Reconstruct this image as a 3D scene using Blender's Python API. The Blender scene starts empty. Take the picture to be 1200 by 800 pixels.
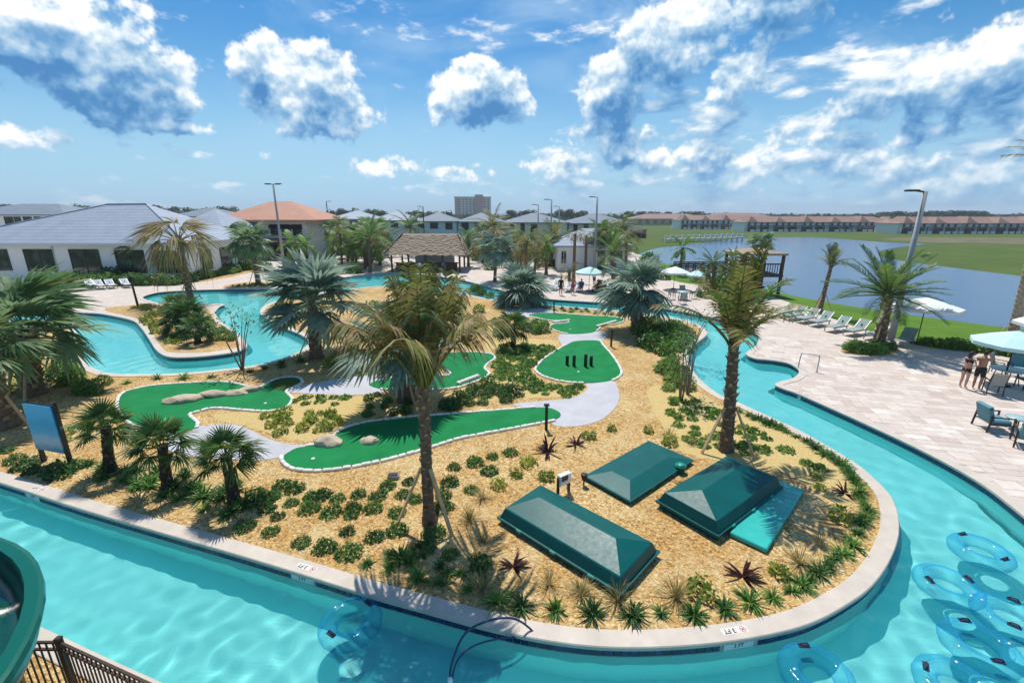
import bpy, bmesh, math, random
import numpy as np
from mathutils import Vector, Matrix, Quaternion
from mathutils.geometry import tessellate_polygon

R = math.radians
SC = bpy.context.scene
COL = SC.collection

# ------------------------------------------------------------------ camera
CAM_H = 7.6
FPX = 533.0                      # focal length in pixels of the 1200 px wide photograph
PITCH = math.atan((400 - 249) / FPX)
cam = bpy.data.cameras.new('camera')
cam.sensor_width = 36.0
cam.lens = FPX / 1200 * 36
cam.clip_start = 0.1
cam.clip_end = 6000
camo = bpy.data.objects.new('camera', cam)
COL.objects.link(camo)
camo.location = (0, 0, CAM_H)
camo.rotation_euler = (math.pi / 2 - PITCH, 0, 0)
SC.camera = camo

# ------------------------------------------------------------------ light
SUN_EL, SUN_AZ = 63.0, -12.0      # azimuth measured from +Y towards +X
sl = bpy.data.lights.new('sun', 'SUN')
sl.energy = 3.4
sl.angle = R(0.55)
sl.color = (1.0, 0.955, 0.88)
suno = bpy.data.objects.new('sun', sl)
COL.objects.link(suno)
_sd = Vector((math.sin(R(SUN_AZ)) * math.cos(R(SUN_EL)), math.cos(R(SUN_AZ)) * math.cos(R(SUN_EL)), math.sin(R(SUN_EL))))
suno.rotation_euler = _sd.to_track_quat('Z', 'Y').to_euler()
suno.location = (0, 0, 60)

SC.view_settings.view_transform = 'Standard'
SC.view_settings.look = 'None'
SC.view_settings.gamma = 1.0
SC.view_settings.exposure = 0.5
SC.view_settings.use_curve_mapping = False
SC.render.engine = 'CYCLES'
SC.cycles.use_denoising = True
SC.cycles.max_bounces = 8
SC.cycles.transparent_max_bounces = 16
SC.cycles.caustics_reflective = False
SC.cycles.caustics_refractive = True
SC.cycles.sample_clamp_indirect = 4.0

# ------------------------------------------------------------------ projection helpers (a pixel gives a direction only)
_cp, _sp = math.cos(PITCH), math.sin(PITCH)
def ray(px, py):
    u = (px - 600) / FPX
    v = (400 - py) / FPX
    return Vector((u, _cp + v * _sp, -_sp + v * _cp))
def G(px, py, z=0.0):
    d = ray(px, py)
    s = (z - CAM_H) / d.z
    return Vector((d.x * s, d.y * s, z))
def A(px, py, Y):
    d = ray(px, py)
    s = Y / d.y
    return Vector((d.x * s, Y, CAM_H + d.z * s))
def dirpx(px, py):
    return ray(px, py).normalized()

# ------------------------------------------------------------------ node helpers
class NT:
    def __init__(self, tree):
        self.t = tree; self.n = tree.nodes; self.l = tree.links
    def add(self, typ, **kw):
        nd = self.n.new(typ)
        ins = kw.pop('i', {})
        for k, v in kw.items():
            setattr(nd, k, v)
        for k, v in ins.items():
            self.set(nd, k, v)
        return nd
    def set(self, nd, k, v):
        s = nd.inputs[k]
        if isinstance(v, bpy.types.NodeSocket):
            self.l.new(v, s)
        elif isinstance(v, bpy.types.Node):
            self.l.new(v.outputs[0], s)
        else:
            s.default_value = v
    def math(self, op, a, b=0.0, c=None, clamp=False):
        nd = self.add('ShaderNodeMath', operation=op, use_clamp=clamp)
        self.set(nd, 0, a); self.set(nd, 1, b)
        if c is not None: self.set(nd, 2, c)
        return nd.outputs[0]
    def vmath(self, op, a, b=None, out=0):
        nd = self.add('ShaderNodeVectorMath', operation=op)
        self.set(nd, 0, a)
        if b is not None: self.set(nd, 1, b)
        return nd.outputs['Value'] if op in ('LENGTH', 'DOT_PRODUCT', 'DISTANCE') else nd.outputs[0]
    def rng(self, v, a, b, c=0.0, d=1.0, smooth=False):
        nd = self.add('ShaderNodeMapRange', interpolation_type='SMOOTHSTEP' if smooth else 'LINEAR')
        self.set(nd, 0, v); self.set(nd, 1, a); self.set(nd, 2, b); self.set(nd, 3, c); self.set(nd, 4, d)
        return nd.outputs[0]
    def mix(self, f, a, b, mode='MIX'):
        nd = self.add('ShaderNodeMix', data_type='RGBA', blend_type=mode)
        self.set(nd, 0, f)
        for k, v in ((6, a), (7, b)):
            if not isinstance(v, (bpy.types.NodeSocket, bpy.types.Node)) and len(v) == 3: v = (*v, 1)
            self.set(nd, k, v)
        return nd.outputs[2]
    def noise(self, vec, scale, detail=4, rough=0.5, dist=0.0, out=0):
        nd = self.add('ShaderNodeTexNoise')
        if vec is not None: self.set(nd, 'Vector', vec)
        self.set(nd, 'Scale', scale); self.set(nd, 'Detail', detail); self.set(nd, 'Roughness', rough); self.set(nd, 'Distortion', dist)
        return nd.outputs[out]
    def ramp(self, f, stops):
        nd = self.add('ShaderNodeValToRGB')
        cr = nd.color_ramp
        while len(cr.elements) < len(stops): cr.elements.new(0.5)
        for e, (p, c) in zip(cr.elements, stops):
            e.position = p; e.color = (*c, 1) if len(c) == 3 else c
        self.set(nd, 0, f)
        return nd.outputs[0]

# ------------------------------------------------------------------ world: sky with cumulus
def build_world():
    w = bpy.data.worlds.new('World')
    SC.world = w
    w.use_nodes = True
    w.node_tree.nodes.clear()
    # ---- density field of the clouds, as a function of direction
    g = bpy.data.node_groups.new('cloud_field', 'ShaderNodeTree')
    g.interface.new_socket('Vector', in_out='INPUT', socket_type='NodeSocketVector')
    g.interface.new_socket('Detail', in_out='INPUT', socket_type='NodeSocketFloat')
    g.interface.new_socket('Density', in_out='OUTPUT', socket_type='NodeSocketFloat')
    t = NT(g)
    gi = t.add('NodeGroupInput').outputs[0]
    go = t.add('NodeGroupOutput')
    blobs = [  # centre x, y, half width, half height, weight of separate cumulus heaps
        (70, 42, 108, 52, 1.0), (140, 90, 76, 52, 1.0), (196, 74, 38, 26, .9), (175, 118, 50, 20, .8), (20, 20, 60, 40, .6),
        (316, 84, 46, 34, 1.0), (366, 112, 74, 48, 1.05), (420, 130, 34, 24, .8), (330, 130, 40, 22, .6),
        (562, 116, 58, 34, 1.05), (598, 126, 30, 18, .6), (520, 132, 22, 16, .5),
        (726, 104, 44, 40, 1.1), (768, 66, 50, 46, 1.05), (812, 30, 56, 40, .85), (900, 14, 80, 40, .5), (868, 95, 28, 32, .5),
        (1110, 100, 74, 40, .95), (1176, 72, 52, 40, .85), (1020, 122, 52, 28, .85), (955, 150, 52, 20, .75), (1190, 140, 70, 26, .7), (1080, 158, 90, 18, .6),
        (24, 160, 44, 17, .8), (552, 77, 22, 9, .5),
        (800, 185, 140, 20, .6), (1010, 195, 180, 26, .7), (640, 195, 70, 18, .5), (1160, 215, 140, 20, .55), (730, 160, 70, 16, .35), (460, 196, 40, 10, .4),
        (560, 205, 40, 10, .4), (310, 182, 16, 7, .4), (200, 146, 40, 8, .4), (110, 208, 26, 6, .35),
        (-180, 90, 140, 60, .9), (1420, 80, 160, 70, .9), (300, -170, 170, 60, .8), (900, -160, 240, 90, .7),
    ]
    vec = gi
    cur = None
    for (x, y, hx, hy, wt) in blobs:
        c = dirpx(x, y)
        k = math.cos(math.atan((x - 600) / FPX)) * math.cos(math.atan((y - 400) / FPX)) / FPX
        rt = Vector((c.y, -c.x, 0)).normalized(); ut = rt.cross(c)
        if cur is None: v = vec
        else:                     # chained so that the shader stack stays small
            ma = t.add('ShaderNodeVectorMath', operation='MULTIPLY_ADD')
            t.set(ma, 0, cur); ma.inputs[1].default_value = (1e-6, 1e-6, 1e-6); t.set(ma, 2, vec)
            v = ma.outputs[0]
        du = t.vmath('DOT_PRODUCT', v, tuple(rt / (hx * k * 1.18)))
        dw = t.vmath('DOT_PRODUCT', v, tuple(ut / (hy * k * 1.18)))
        q = t.math('MULTIPLY_ADD', dw, dw, t.math('MULTIPLY', du, du))
        b = t.math('MULTIPLY_ADD', q, -wt * .85, wt * .85)
        cur = b if cur is None else t.math('MAXIMUM', cur, b)
    cur = t.math('MAXIMUM', cur, -.4)
    det = t.add('NodeGroupInput').outputs[1]
    n1 = t.noise(gi, 7.5, det, .60)
    n1b = t.noise(gi, 30.0, t.math('MULTIPLY', det, .5), .58)
    d1 = t.math('MULTIPLY_ADD', t.math('SUBTRACT', n1, .5), 3.0, cur)
    d1 = t.math('MULTIPLY_ADD', t.math('SUBTRACT', n1b, .5), .9, d1)
    # a low deck of broken cloud everywhere, thicker where the big weather lies
    st = t.vmath('MULTIPLY', gi, (1.0, 1.0, 2.8))
    n2 = t.noise(st, 8.5, det, .60)
    cov = t.noise(gi, 1.15, 2, .5)
    sx = t.add('ShaderNodeSeparateXYZ'); t.set(sx, 0, gi)
    covx = t.math('MULTIPLY_ADD', sx.outputs[0], .30, t.math('SUBTRACT', cov, .60))
    lowb = t.rng(sx.outputs[2], .02, .32, .16, -.08)
    d2 = t.math('ADD', t.math('MULTIPLY_ADD', t.math('SUBTRACT', n2, .5), 2.4, covx), lowb)
    d = t.math('MAXIMUM', d1, d2)
    t.l.new(d, go.inputs[0])

    t = NT(w.node_tree)
    tc = t.add('ShaderNodeTexCoord').outputs['Generated']
    def field(v, det):
        nd = t.add('ShaderNodeGroup'); nd.node_tree = g
        t.set(nd, 0, v); t.set(nd, 1, det)
        return nd.outputs[0]
    sky = t.add('ShaderNodeTexSky', sky_type='NISHITA', sun_disc=False)
    sky.sun_elevation = R(SUN_EL)
    sky.sun_rotation = R(SUN_AZ)
    sky.altitude = 20; sky.air_density = 1.15; sky.dust_density = .35; sky.ozone_density = 2.2
    hs = t.add('ShaderNodeHueSaturation', i={'Saturation': 1.5, 'Value': .57})
    t.set(hs, 'Color', sky.outputs[0])
    skyc = hs.outputs[0]
    d0 = field(tc, 7.0)
    up1 = field(t.vmath('ADD', tc, (-.004, .008, .062)), 2.0)      # how much cloud lies towards the sun
    up2 = field(t.vmath('ADD', tc, (-.002, .003, .014)), 5.0)      # small billows catching the light
    alpha = t.rng(d0, .06, .46, 0, 1, True)
    lit = t.rng(up1, -.35, 1.12, 1.0, 0.0)
    rel = t.math('MULTIPLY', t.math('SUBTRACT', d0, up2), .75)
    lit = t.math('ADD', lit, t.math('MINIMUM', t.math('MAXIMUM', rel, -.22), .30), clamp=True)
    ccol = t.ramp(lit, [(0.0, (.40, 1.4, 3.0)), (0.3, (1.1, 2.3, 3.8)), (0.62, (2.7, 3.7, 4.6)), (.85, (4.6, 5.1, 5.5)), (1.0, (5.7, 5.8, 5.85))])
    # thin veil
    vv = t.vmath('MULTIPLY', tc, (1.0, 1.0, 2.0))
    ci = t.noise(vv, 2.6, 5, .62, .8)
    sx = t.add('ShaderNodeSeparateXYZ'); t.set(sx, 0, tc)
    veil = t.math('MULTIPLY', t.rng(ci, .42, .80, 0, 1, True), t.rng(sx.outputs[0], -.7, .5, .35, .95))
    base = t.mix(t.math('MULTIPLY', veil, .8), skyc, (3.0, 4.1, 5.1))
    # whitish band of moist air low over the land
    hz = t.rng(sx.outputs[2], 0.0, .30, .85, 0.0, True)
    base = t.mix(hz, base, (1.75, 3.35, 4.9))
    # clouds near the horizon fade into that air
    fade = t.rng(sx.outputs[2], .0, .10, .45, 1.0, True)
    colr = t.mix(t.math('MULTIPLY', alpha, fade), base, ccol)
    bg = t.add('ShaderNodeBackground', i={'Strength': .135})
    t.set(bg, 0, colr)
    out = t.add('ShaderNodeOutputWorld')
    t.l.new(bg.outputs[0], out.inputs[0])
    w.cycles.sampling_method = 'NONE'
build_world()

# ------------------------------------------------------------------ materials
MATS = {}
def principled(name, color=(.5, .5, .5), rough=.7, metal=0.0, spec=.5, **kw):
    m = bpy.data.materials.new(name); m.use_nodes = True
    t = NT(m.node_tree)
    b = m.node_tree.nodes['Principled BSDF']
    b.inputs['Base Color'].default_value = (*color, 1)
    b.inputs['Roughness'].default_value = rough
    b.inputs['Metallic'].default_value = metal
    b.inputs['Specular IOR Level'].default_value = spec
    MATS[name] = m
    return m, t, b
def bump(t, b, h, strength=.3, dist=.02):
    nd = t.add('ShaderNodeBump', i={'Strength': strength, 'Distance': dist})
    t.set(nd, 'Height', h)
    t.l.new(nd.outputs[0], b.inputs['Normal'])
def objpos(t):
    return t.add('ShaderNodeNewGeometry').outputs['Position']
def objrand(t):
    return t.add('ShaderNodeObjectInfo').outputs['Random']
def mat_plain(name, color, rough=.7, metal=0.0, var=.12, scale=6.0, spec=.5, bmp=0.0, bscale=40, rnd=0.0):
    """base colour with soft blotches and a little grain"""
    m, t, b = principled(name, color, rough, metal, spec)
    p = objpos(t)
    n = t.noise(p, scale, 5, .6)
    f = t.rng(n, .3, .7, 1 - var, 1 + var)
    if rnd:
        f = t.math('MULTIPLY', f, t.rng(objrand(t), 0, 1, 1 - rnd, 1 + rnd))
    c = t.vmath('SCALE', t.add('ShaderNodeRGB').outputs[0], None)
    c.node.inputs[0].links[0].from_node.outputs[0].default_value = (*color, 1)
    t.set(c.node, 'Scale', f)
    t.l.new(c, b.inputs['Base Color'])
    rr = t.rng(t.noise(p, scale * 2.3, 3), .3, .7, max(0, rough - .08), min(1, rough + .08))
    t.l.new(rr, b.inputs['Roughness'])
    if bmp: bump(t, b, t.noise(p, bscale, 4), bmp, .01)
    return m
def mat_leaf(name, c0, c1, rough=.5, trans=.42, rnd=.25, spec=.35):
    """leaf: two tones by noise and by plant, some light through"""
    m, t, b = principled(name, c0, rough, 0, spec)
    p = objpos(t)
    n = t.noise(p, 7.0, 3, .6)
    f = t.math('ADD', t.math('MULTIPLY', n, 1.1), t.math('MULTIPLY', t.math('SUBTRACT', objrand(t), .5), .6), clamp=True)
    c = t.mix(t.rng(f, .25, .85, 0, 1), c0, c1)
    t.l.new(c, b.inputs['Base Color'])
    if trans:
        tr = t.add('ShaderNodeBsdfTranslucent'); t.l.new(c, tr.inputs[0])
        mx = t.add('ShaderNodeMixShader'); mx.inputs[0].default_value = trans
        t.l.new(b.outputs[0], mx.inputs[1]); t.l.new(tr.outputs[0], mx.inputs[2])
        t.l.new(mx.outputs[0], m.node_tree.nodes['Material Output'].inputs[0])
    return m

# ------------------------------------------------------------------ mesh helpers
class MB:
    def __init__(self):
        self.v = []; self.f = []; self.m = []; self.s = []
    def add(self, vs, fs, mi=0, smooth=False):
        o = len(self.v)
        self.v.extend([tuple(x) for x in vs])
        for f in fs:
            self.f.append(tuple(i + o for i in f)); self.m.append(mi); self.s.append(smooth)
        return self
    def box(self, c, size, rz=0.0, mi=0, M=None):
        sx, sy, sz = size[0] / 2, size[1] / 2, size[2] / 2
        vs = [Vector((x, y, z)) for z in (-sz, sz) for y in (-sy, sy) for x in (-sx, sx)]
        if M is None: M = Matrix.Rotation(rz, 3, 'Z')
        vs = [M @ p + Vector(c) for p in vs]
        return self.add(vs, [(0, 2, 3, 1), (4, 5, 7, 6), (0, 1, 5, 4), (2, 6, 7, 3), (0, 4, 6, 2), (1, 3, 7, 5)], mi)
    def bbox(self, c, size, bev=.02, rz=0.0, mi=0):
        """box with chamfered vertical and top edges"""
        sx, sy, sz = size[0] / 2, size[1] / 2, size[2] / 2
        b = min(bev, sx * .9, sy * .9, sz * .9)
        def ring(ax, ay, z, k):
            return [(-ax + k, -ay, z), (ax - k, -ay, z), (ax, -ay + k, z), (ax, ay - k, z), (ax - k, ay, z), (-ax + k, ay, z), (-ax, ay - k, z), (-ax, -ay + k, z)]
        M = Matrix.Rotation(rz, 3, 'Z')
        vs = ring(sx, sy, -sz, b) + ring(sx, sy, sz - b, b) + ring(sx - b, sy - b, sz, b * .6)
        vs = [M @ Vector(p) + Vector(c) for p in vs]
        fs = [tuple(range(7, -1, -1)), tuple(range(16, 24))]
        for r0 in (0, 8):
            for i in range(8):
                j = (i + 1) % 8
                fs.append((r0 + i, r0 + j, r0 + 8 + j, r0 + 8 + i))
        return self.add(vs, fs, mi)
    def bar(self, a, b, w, h=None, mi=0, up=(0, 0, 1)):
        a = Vector(a); b = Vector(b); h = h or w
        d = (b - a).normalized()
        u = Vector(up)
        if abs(d.dot(u)) > .99: u = Vector((1, 0, 0))
        s = d.cross(u).normalized(); u = s.cross(d)
        vs = []
        for p in (a, b):
            for (x, y) in ((-1, -1), (1, -1), (1, 1), (-1, 1)):
                vs.append(p + s * (x * w / 2) + u * (y * h / 2))
        return self.add(vs, [(0, 1, 2, 3), (7, 6, 5, 4), (0, 4, 5, 1), (1, 5, 6, 2), (2, 6, 7, 3), (3, 7, 4, 0)], mi)
    def tube(self, pts, rad, n=8, mi=0, cap=True, smooth=True, closed=False):
        pts = [Vector(p) for p in pts]
        if not hasattr(rad, '__len__'): rad = [rad] * len(pts)
        vs = []; N = len(pts)
        ref = None
        for i, p in enumerate(pts):
            if closed: d = pts[(i + 1) % N] - pts[i - 1]
            else: d = pts[min(i + 1, N - 1)] - pts[max(i - 1, 0)]
            d.normalize()
            if ref is None:
                ref = Vector((0, 0, 1)) if abs(d.z) < .9 else Vector((1, 0, 0))
            s = d.cross(ref).normalized(); u = s.cross(d).normalized()
            ref = u
            for k in range(n):
                a = 2 * math.pi * k / n
                vs.append(p + (s * math.cos(a) + u * math.sin(a)) * rad[i])
        fs = []
        for i in range(N if closed else N - 1):
            i2 = (i + 1) % N
            for k in range(n):
                k2 = (k + 1) % n
                fs.append((i * n + k, i * n + k2, i2 * n + k2, i2 * n + k))
        self.add(vs, fs, mi, smooth)
        if cap and not closed:
            o = len(self.v) - N * n
            self.f.append(tuple(o + k for k in range(n - 1, -1, -1))); self.m.append(mi); self.s.append(False)
            self.f.append(tuple(o + (N - 1) * n + k for k in range(n))); self.m.append(mi); self.s.append(False)
        return self
    def lathe(self, prof, c=(0, 0, 0), n=16, mi=0, smooth=True, cap=True):
        vs = []
        for (r, z) in prof:
            for k in range(n):
                a = 2 * math.pi * k / n
                vs.append((c[0] + r * math.cos(a), c[1] + r * math.sin(a), c[2] + z))
        fs = []
        for i in range(len(prof) - 1):
            for k in range(n):
                k2 = (k + 1) % n
                fs.append((i * n + k, i * n + k2, (i + 1) * n + k2, (i + 1) * n + k))
        if cap:
            fs.append(tuple(range(n - 1, -1, -1)))
            fs.append(tuple((len(prof) - 1) * n + k for k in range(n)))
        return self.add(vs, fs, mi, smooth)
    def mesh(self, name, mats):
        me = bpy.data.meshes.new(name)
        me.from_pydata(self.v, [], self.f)
        for m in (mats if isinstance(mats, (list, tuple)) else [mats]):
            me.materials.append(MATS[m] if isinstance(m, str) else m)
        if self.f:
            me.polygons.foreach_set('material_index', self.m)
            me.polygons.foreach_set('use_smooth', self.s)
        me.update()
        return me
    def build(self, name, mats, parent=None, loc=None):
        return link(name, self.mesh(name, mats), parent, loc)
def link(name, data, parent=None, loc=None, rz=0.0, scale=None):
    o = bpy.data.objects.new(name, data)
    COL.objects.link(o)
    if parent is not None: o.parent = parent
    if loc is not None: o.location = loc
    if rz: o.rotation_euler = (0, 0, rz)
    if scale is not None: o.scale = scale if hasattr(scale, '__len__') else (scale,) * 3
    return o
def tag(o, label=None, cat=None, group=None, kind=None):
    if label: o['label'] = label
    if cat: o['category'] = cat
    if group: o['group'] = group
    if kind: o['kind'] = kind
    return o
def thing(name, label, cat, loc=(0, 0, 0), rz=0.0, group=None):
    o = bpy.data.objects.new(name, None)
    o.empty_display_size = .2
    COL.objects.link(o)
    o.location = loc; o.rotation_euler = (0, 0, rz)
    return tag(o, label, cat, group)
def struct(o): return tag(o, kind='structure')
_kids = {}
def copy_tree(o, parent=None):
    c = o.copy(); COL.objects.link(c)
    if parent is not None: c.parent = parent
    for ch in o.children: copy_tree(ch, c)
    return c
def smooth_loop(pts, n=6, closed=True):
    """Catmull-Rom through 2D/3D points"""
    P = [Vector(p) for p in pts]; N = len(P); out = []
    for i in range(N if closed else N - 1):
        if closed: a, b, c, d = P[i - 1], P[i], P[(i + 1) % N], P[(i + 2) % N]
        else: a, b, c, d = P[max(i - 1, 0)], P[i], P[i + 1], P[min(i + 2, N - 1)]
        for k in range(n):
            s = k / n
            out.append(.5 * ((2 * b) + (c - a) * s + (2 * a - 5 * b + 4 * c - d) * s * s + (3 * b - a - 3 * c + d) * s ** 3))
    if not closed: out.append(P[-1].copy())
    return out
def area2(p):
    return sum(p[i].x * p[(i + 1) % len(p)].y - p[(i + 1) % len(p)].x * p[i].y for i in range(len(p)))
def ccw(p):
    return p if area2(p) > 0 else p[::-1]
def offset_loop(p, d):
    """inward offset of a ccw loop by d (simple normals)"""
    out = []; N = len(p)
    for i in range(N):
        t = (p[(i + 1) % N] - p[i - 1]); t.z = 0
        t.normalize()
        out.append(Vector((p[i].x - t.y * d, p[i].y + t.x * d, p[i].z)))
    return out
def inside(poly, x, y):
    c = False; n = len(poly); j = n - 1
    for i in range(n):
        a = poly[i]; b = poly[j]
        if (a.y > y) != (b.y > y) and x < (b.x - a.x) * (y - a.y) / (b.y - a.y) + a.x: c = not c
        j = i
    return c
def sheet(mb, loop, z, mi=0, holes=()):
    L = [[Vector((p.x, p.y, 0)) for p in loop]] + [[Vector((p.x, p.y, 0)) for p in h] for h in holes]
    tris = tessellate_polygon(L)
    vs = [(p.x, p.y, z) for l in L for p in l]
    fs = []
    for t in tris:
        a, b, c = (Vector(vs[i]) for i in t)
        fs.append(tuple(t) if (b - a).cross(c - a).z > 0 else tuple(reversed(t)))
    mb.add(vs, fs, mi)
def walls(mb, loop, z0, z1, mi=0, flip=False, smooth=True):
    """vertical skirt round a ccw loop, facing outwards"""
    N = len(loop)
    vs = [(p.x, p.y, z0) for p in loop] + [(p.x, p.y, z1) for p in loop]
    fs = []
    for i in range(N):
        j = (i + 1) % N
        f = (i, j, N + j, N + i)
        fs.append(f[::-1] if flip else f)
    mb.add(vs, fs, mi, smooth)
# =================================================================== materials of the setting
def M_gravel():
    m, t, b = principled('gravel', (.5, .4, .25), .9, 0, .2)
    p = objpos(t)
    vo = t.add('ShaderNodeTexVoronoi', i={'Scale': 21.0, 'Randomness': 1.0}); t.set(vo, 'Vector', t.vmath('ADD', p, t.vmath('SCALE', t.noise(p, 12, 2, out=1), None)))
    vo.inputs['Vector'].links[0].from_node.inputs[1].links[0].from_node.inputs['Scale'].default_value = .12
    sp = t.add('ShaderNodeSeparateColor'); t.set(sp, 0, vo.outputs['Color'])
    stone = t.ramp(sp.outputs[0], [(0, (.26, .165, .07)), (.3, (.48, .30, .115)), (.6, (.62, .42, .165)), (.85, (.70, .52, .25)), (1, (.76, .66, .44))])
    big = t.noise(p, .35, 4, .6)
    c = t.mix(t.rng(big, .35, .65, .0, .6), stone, (.72, .51, .24), 'MULTIPLY')
    c = t.mix(t.rng(t.noise(p, .9, 5, .65), .5, .68, 0, .55), c, (.66, .53, .28))
    t.l.new(c, b.inputs['Base Color'])
    bump(t, b, vo.outputs['Distance'], .8, .03)
M_gravel()
def M_straw():
    m, t, b = principled('straw', (.6, .5, .25), .95, 0, .1)
    p = objpos(t)
    n = t.noise(t.vmath('MULTIPLY', p, (9, 3, 1)), 3, 5, .7)
    c = t.ramp(n, [(.25, (.34, .23, .09)), (.5, (.58, .43, .18)), (.75, (.72, .58, .28))])
    t.l.new(c, b.inputs['Base Color'])
    bump(t, b, n, .7, .04)
M_straw()
def M_deck(name, scale=1.0):
    m, t, b = principled(name, (.5, .42, .37), .75, 0, .3)
    p = objpos(t)
    br = t.add('ShaderNodeTexBrick', offset=.5, i={'Scale': 1.0, 'Mortar Size': .012, 'Brick Width': .62, 'Row Height': .42, 'Color1': (.57, .48, .405, 1), 'Color2': (.66, .58, .50, 1), 'Mortar': (.36, .30, .25, 1)})
    t.set(br, 'Vector', p)
    c = t.mix(t.rng(t.noise(p, .5, 4, .6), .35, .7, 0, .5), br.outputs[0], (.50, .40, .35))
    t.l.new(c, b.inputs['Base Color'])
    bump(t, b, t.noise(p, 30, 4), .15, .01)
M_deck('deck')
def M_paver():
    m, t, b = principled('paver', (.5, .42, .37), .7, 0, .35)
    p = objpos(t)
    at = t.add('ShaderNodeAttribute', attribute_name='tone').outputs['Fac']
    r = t.math('FRACT', t.math('ADD', at, t.math('MULTIPLY', objrand(t), 7.31)))
    c = t.ramp(r, [(0, (.52, .42, .35)), (.25, (.62, .52, .44)), (.5, (.69, .60, .515)), (.75, (.57, .475, .41)), (1, (.74, .67, .59))])
    n = t.noise(p, 3.2, 6, .65)
    c = t.mix(t.rng(n, .42, .72, 0, .4), c, (.42, .335, .285))
    c = t.mix(t.rng(t.noise(p, .6, 4, .6), .5, .75, 0, .4), c, (.52, .40, .36))
    t.l.new(c, b.inputs['Base Color'])
    bump(t, b, t.noise(p, 26, 5, .6), .25, .01)
M_paver()
mat_plain('coping', (.55, .48, .40), .7, var=.10, scale=2.2, bmp=.15, bscale=35)
mat_plain('curb_white', (.72, .69, .62), .75, var=.12, scale=9, bmp=.2, rnd=.10)
mat_plain('concrete_path', (.46, .46, .48), .85, var=.10, scale=1.2, bmp=.2, bscale=50)
mat_plain('concrete_grey', (.42, .42, .41), .8, var=.12, scale=2, bmp=.15)
mat_plain('plaster_floor', (.44, .89, .87), .8, var=.06, scale=.5)
mat_plain('plaster_wall', (.44, .89, .87), .8, var=.06, scale=.7)
mat_plain('tile_blue', (.012, .035, .10), .15, var=.35, scale=9, rnd=.35)
mat_plain('tile_white', (.75, .77, .78), .2, var=.05)
def M_grass(name, c0, c1, sc=1.0):
    m, t, b = principled(name, c0, .9, 0, .15)
    p = objpos(t)
    n = t.noise(t.vmath('MULTIPLY', p, (1, 1, 1)), .09 * sc, 6, .6)
    n2 = t.noise(p, 2.2 * sc, 5, .7)
    f = t.math('ADD', t.math('MULTIPLY', n, .6), t.math('MULTIPLY', n2, .5))
    t.l.new(t.mix(t.rng(f, .35, .75), c0, c1), b.inputs['Base Color'])
    bump(t, b, t.noise(p, 9 * sc, 4, .7), .6, .06)
M_grass('grass_far', (.045, .085, .014), (.11, .15, .026))
M_grass('grass_lawn', (.05, .13, .010), (.14, .25, .022), 4)
def M_turf():
    m, t, b = principled('turf', (.01, .16, .05), .85, 0, .15)
    p = objpos(t)
    n = t.noise(p, 1.1, 4, .6); n2 = t.noise(p, 60, 3, .7)
    c = t.mix(t.rng(n, .3, .7), (.005, .175, .048), (.011, .245, .072))
    c = t.mix(t.rng(n2, .35, .7, 0, .35), c, (.003, .09, .022))
    t.l.new(c, b.inputs['Base Color'])
    bump(t, b, n2, .35, .006)
    m, t, b = principled('turf_rough', (.05, .10, .02), .95, 0, .1)
    n = t.noise(objpos(t), 45, 4, .7)
    t.l.new(t.mix(t.rng(n, .3, .7), (.035, .085, .015), (.10, .13, .03)), b.inputs['Base Color'])
    bump(t, b, n, .6, .02)
M_turf()
def M_water():
    m = bpy.data.materials.new('pool_water'); m.use_nodes = True
    t = NT(m.node_tree); m.node_tree.nodes.clear()
    gl = t.add('ShaderNodeBsdfGlass', i={'Color': (.80, .985, .99, 1), 'Roughness': 0.0, 'IOR': 1.333})
    df = t.add('ShaderNodeBsdfDiffuse', i={'Color': (.05, .58, .58, 1)})   # light scattered back by the treated water
    mx = t.add('ShaderNodeMixShader', i={0: .22}); t.l.new(gl.outputs[0], mx.inputs[1]); t.l.new(df.outputs[0], mx.inputs[2])
    t.l.new(mx.outputs[0], t.add('ShaderNodeOutputMaterial').inputs[0])
    MATS['pool_water'] = m
    m, t, b = principled('lake_water', (.035, .10, .19), .2, 0, .35)
    p = objpos(t)
    bump(t, b, t.noise(t.vmath('MULTIPLY', p, (.6, 1.6, 1)), 1.3, 5, .6), .25, .08)
M_water()

# =================================================================== ground, lake, far land
WATER_Z, FLOOR_Z, LOW = -.235, -1.13, -1.3
mb = MB()
mb.lathe([(4200, 0), (900, 0), (300, 0), (2, 0)], (0, 60, LOW), n=48, cap=False, smooth=False)
mb.f = [f[::-1] for f in mb.f]
struct(mb.build('ground', 'grass_far'))
for o in bpy.data.objects:
    if o.name == 'ground':
        me = o.data; bm = bmesh.new(); bm.from_mesh(me); bmesh.ops.recalc_face_normals(bm, faces=bm.faces)
        if bm.faces[0].normal.z < 0: bmesh.ops.reverse_faces(bm, faces=bm.faces)
        bm.to_mesh(me); bm.free()

SHORE = [(1700, 452), (1500, 430), (1300, 402), (1200, 389), (1150, 383), (1100, 376), (1030, 366), (960, 354), (915, 345), (880, 335), (850, 326), (810, 318), (780, 310), (752, 302)]
FARSHORE = [(748, 298), (765, 292), (790, 288), (830, 284), (880, 279), (950, 278), (1040, 284), (1085, 286), (1060, 289), (1036, 293), (1029, 297.5), (1040, 303), (1080, 309), (1120, 314), (1160, 319), (1200, 324), (1300, 338), (1500, 365), (1700, 395)]
shore = smooth_loop([G(x, y, LOW + .05) for x, y in SHORE], 4, False)
far = smooth_loop([G(x, y, LOW + .05) for x, y in FARSHORE], 4, False)
mb = MB()
near_push = [p + Vector((-.8, -.8, 0)) for p in shore]
sheet(mb, ccw(near_push + far), LOW + .05)
struct(mb.build('lake', 'lake_water'))

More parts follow.
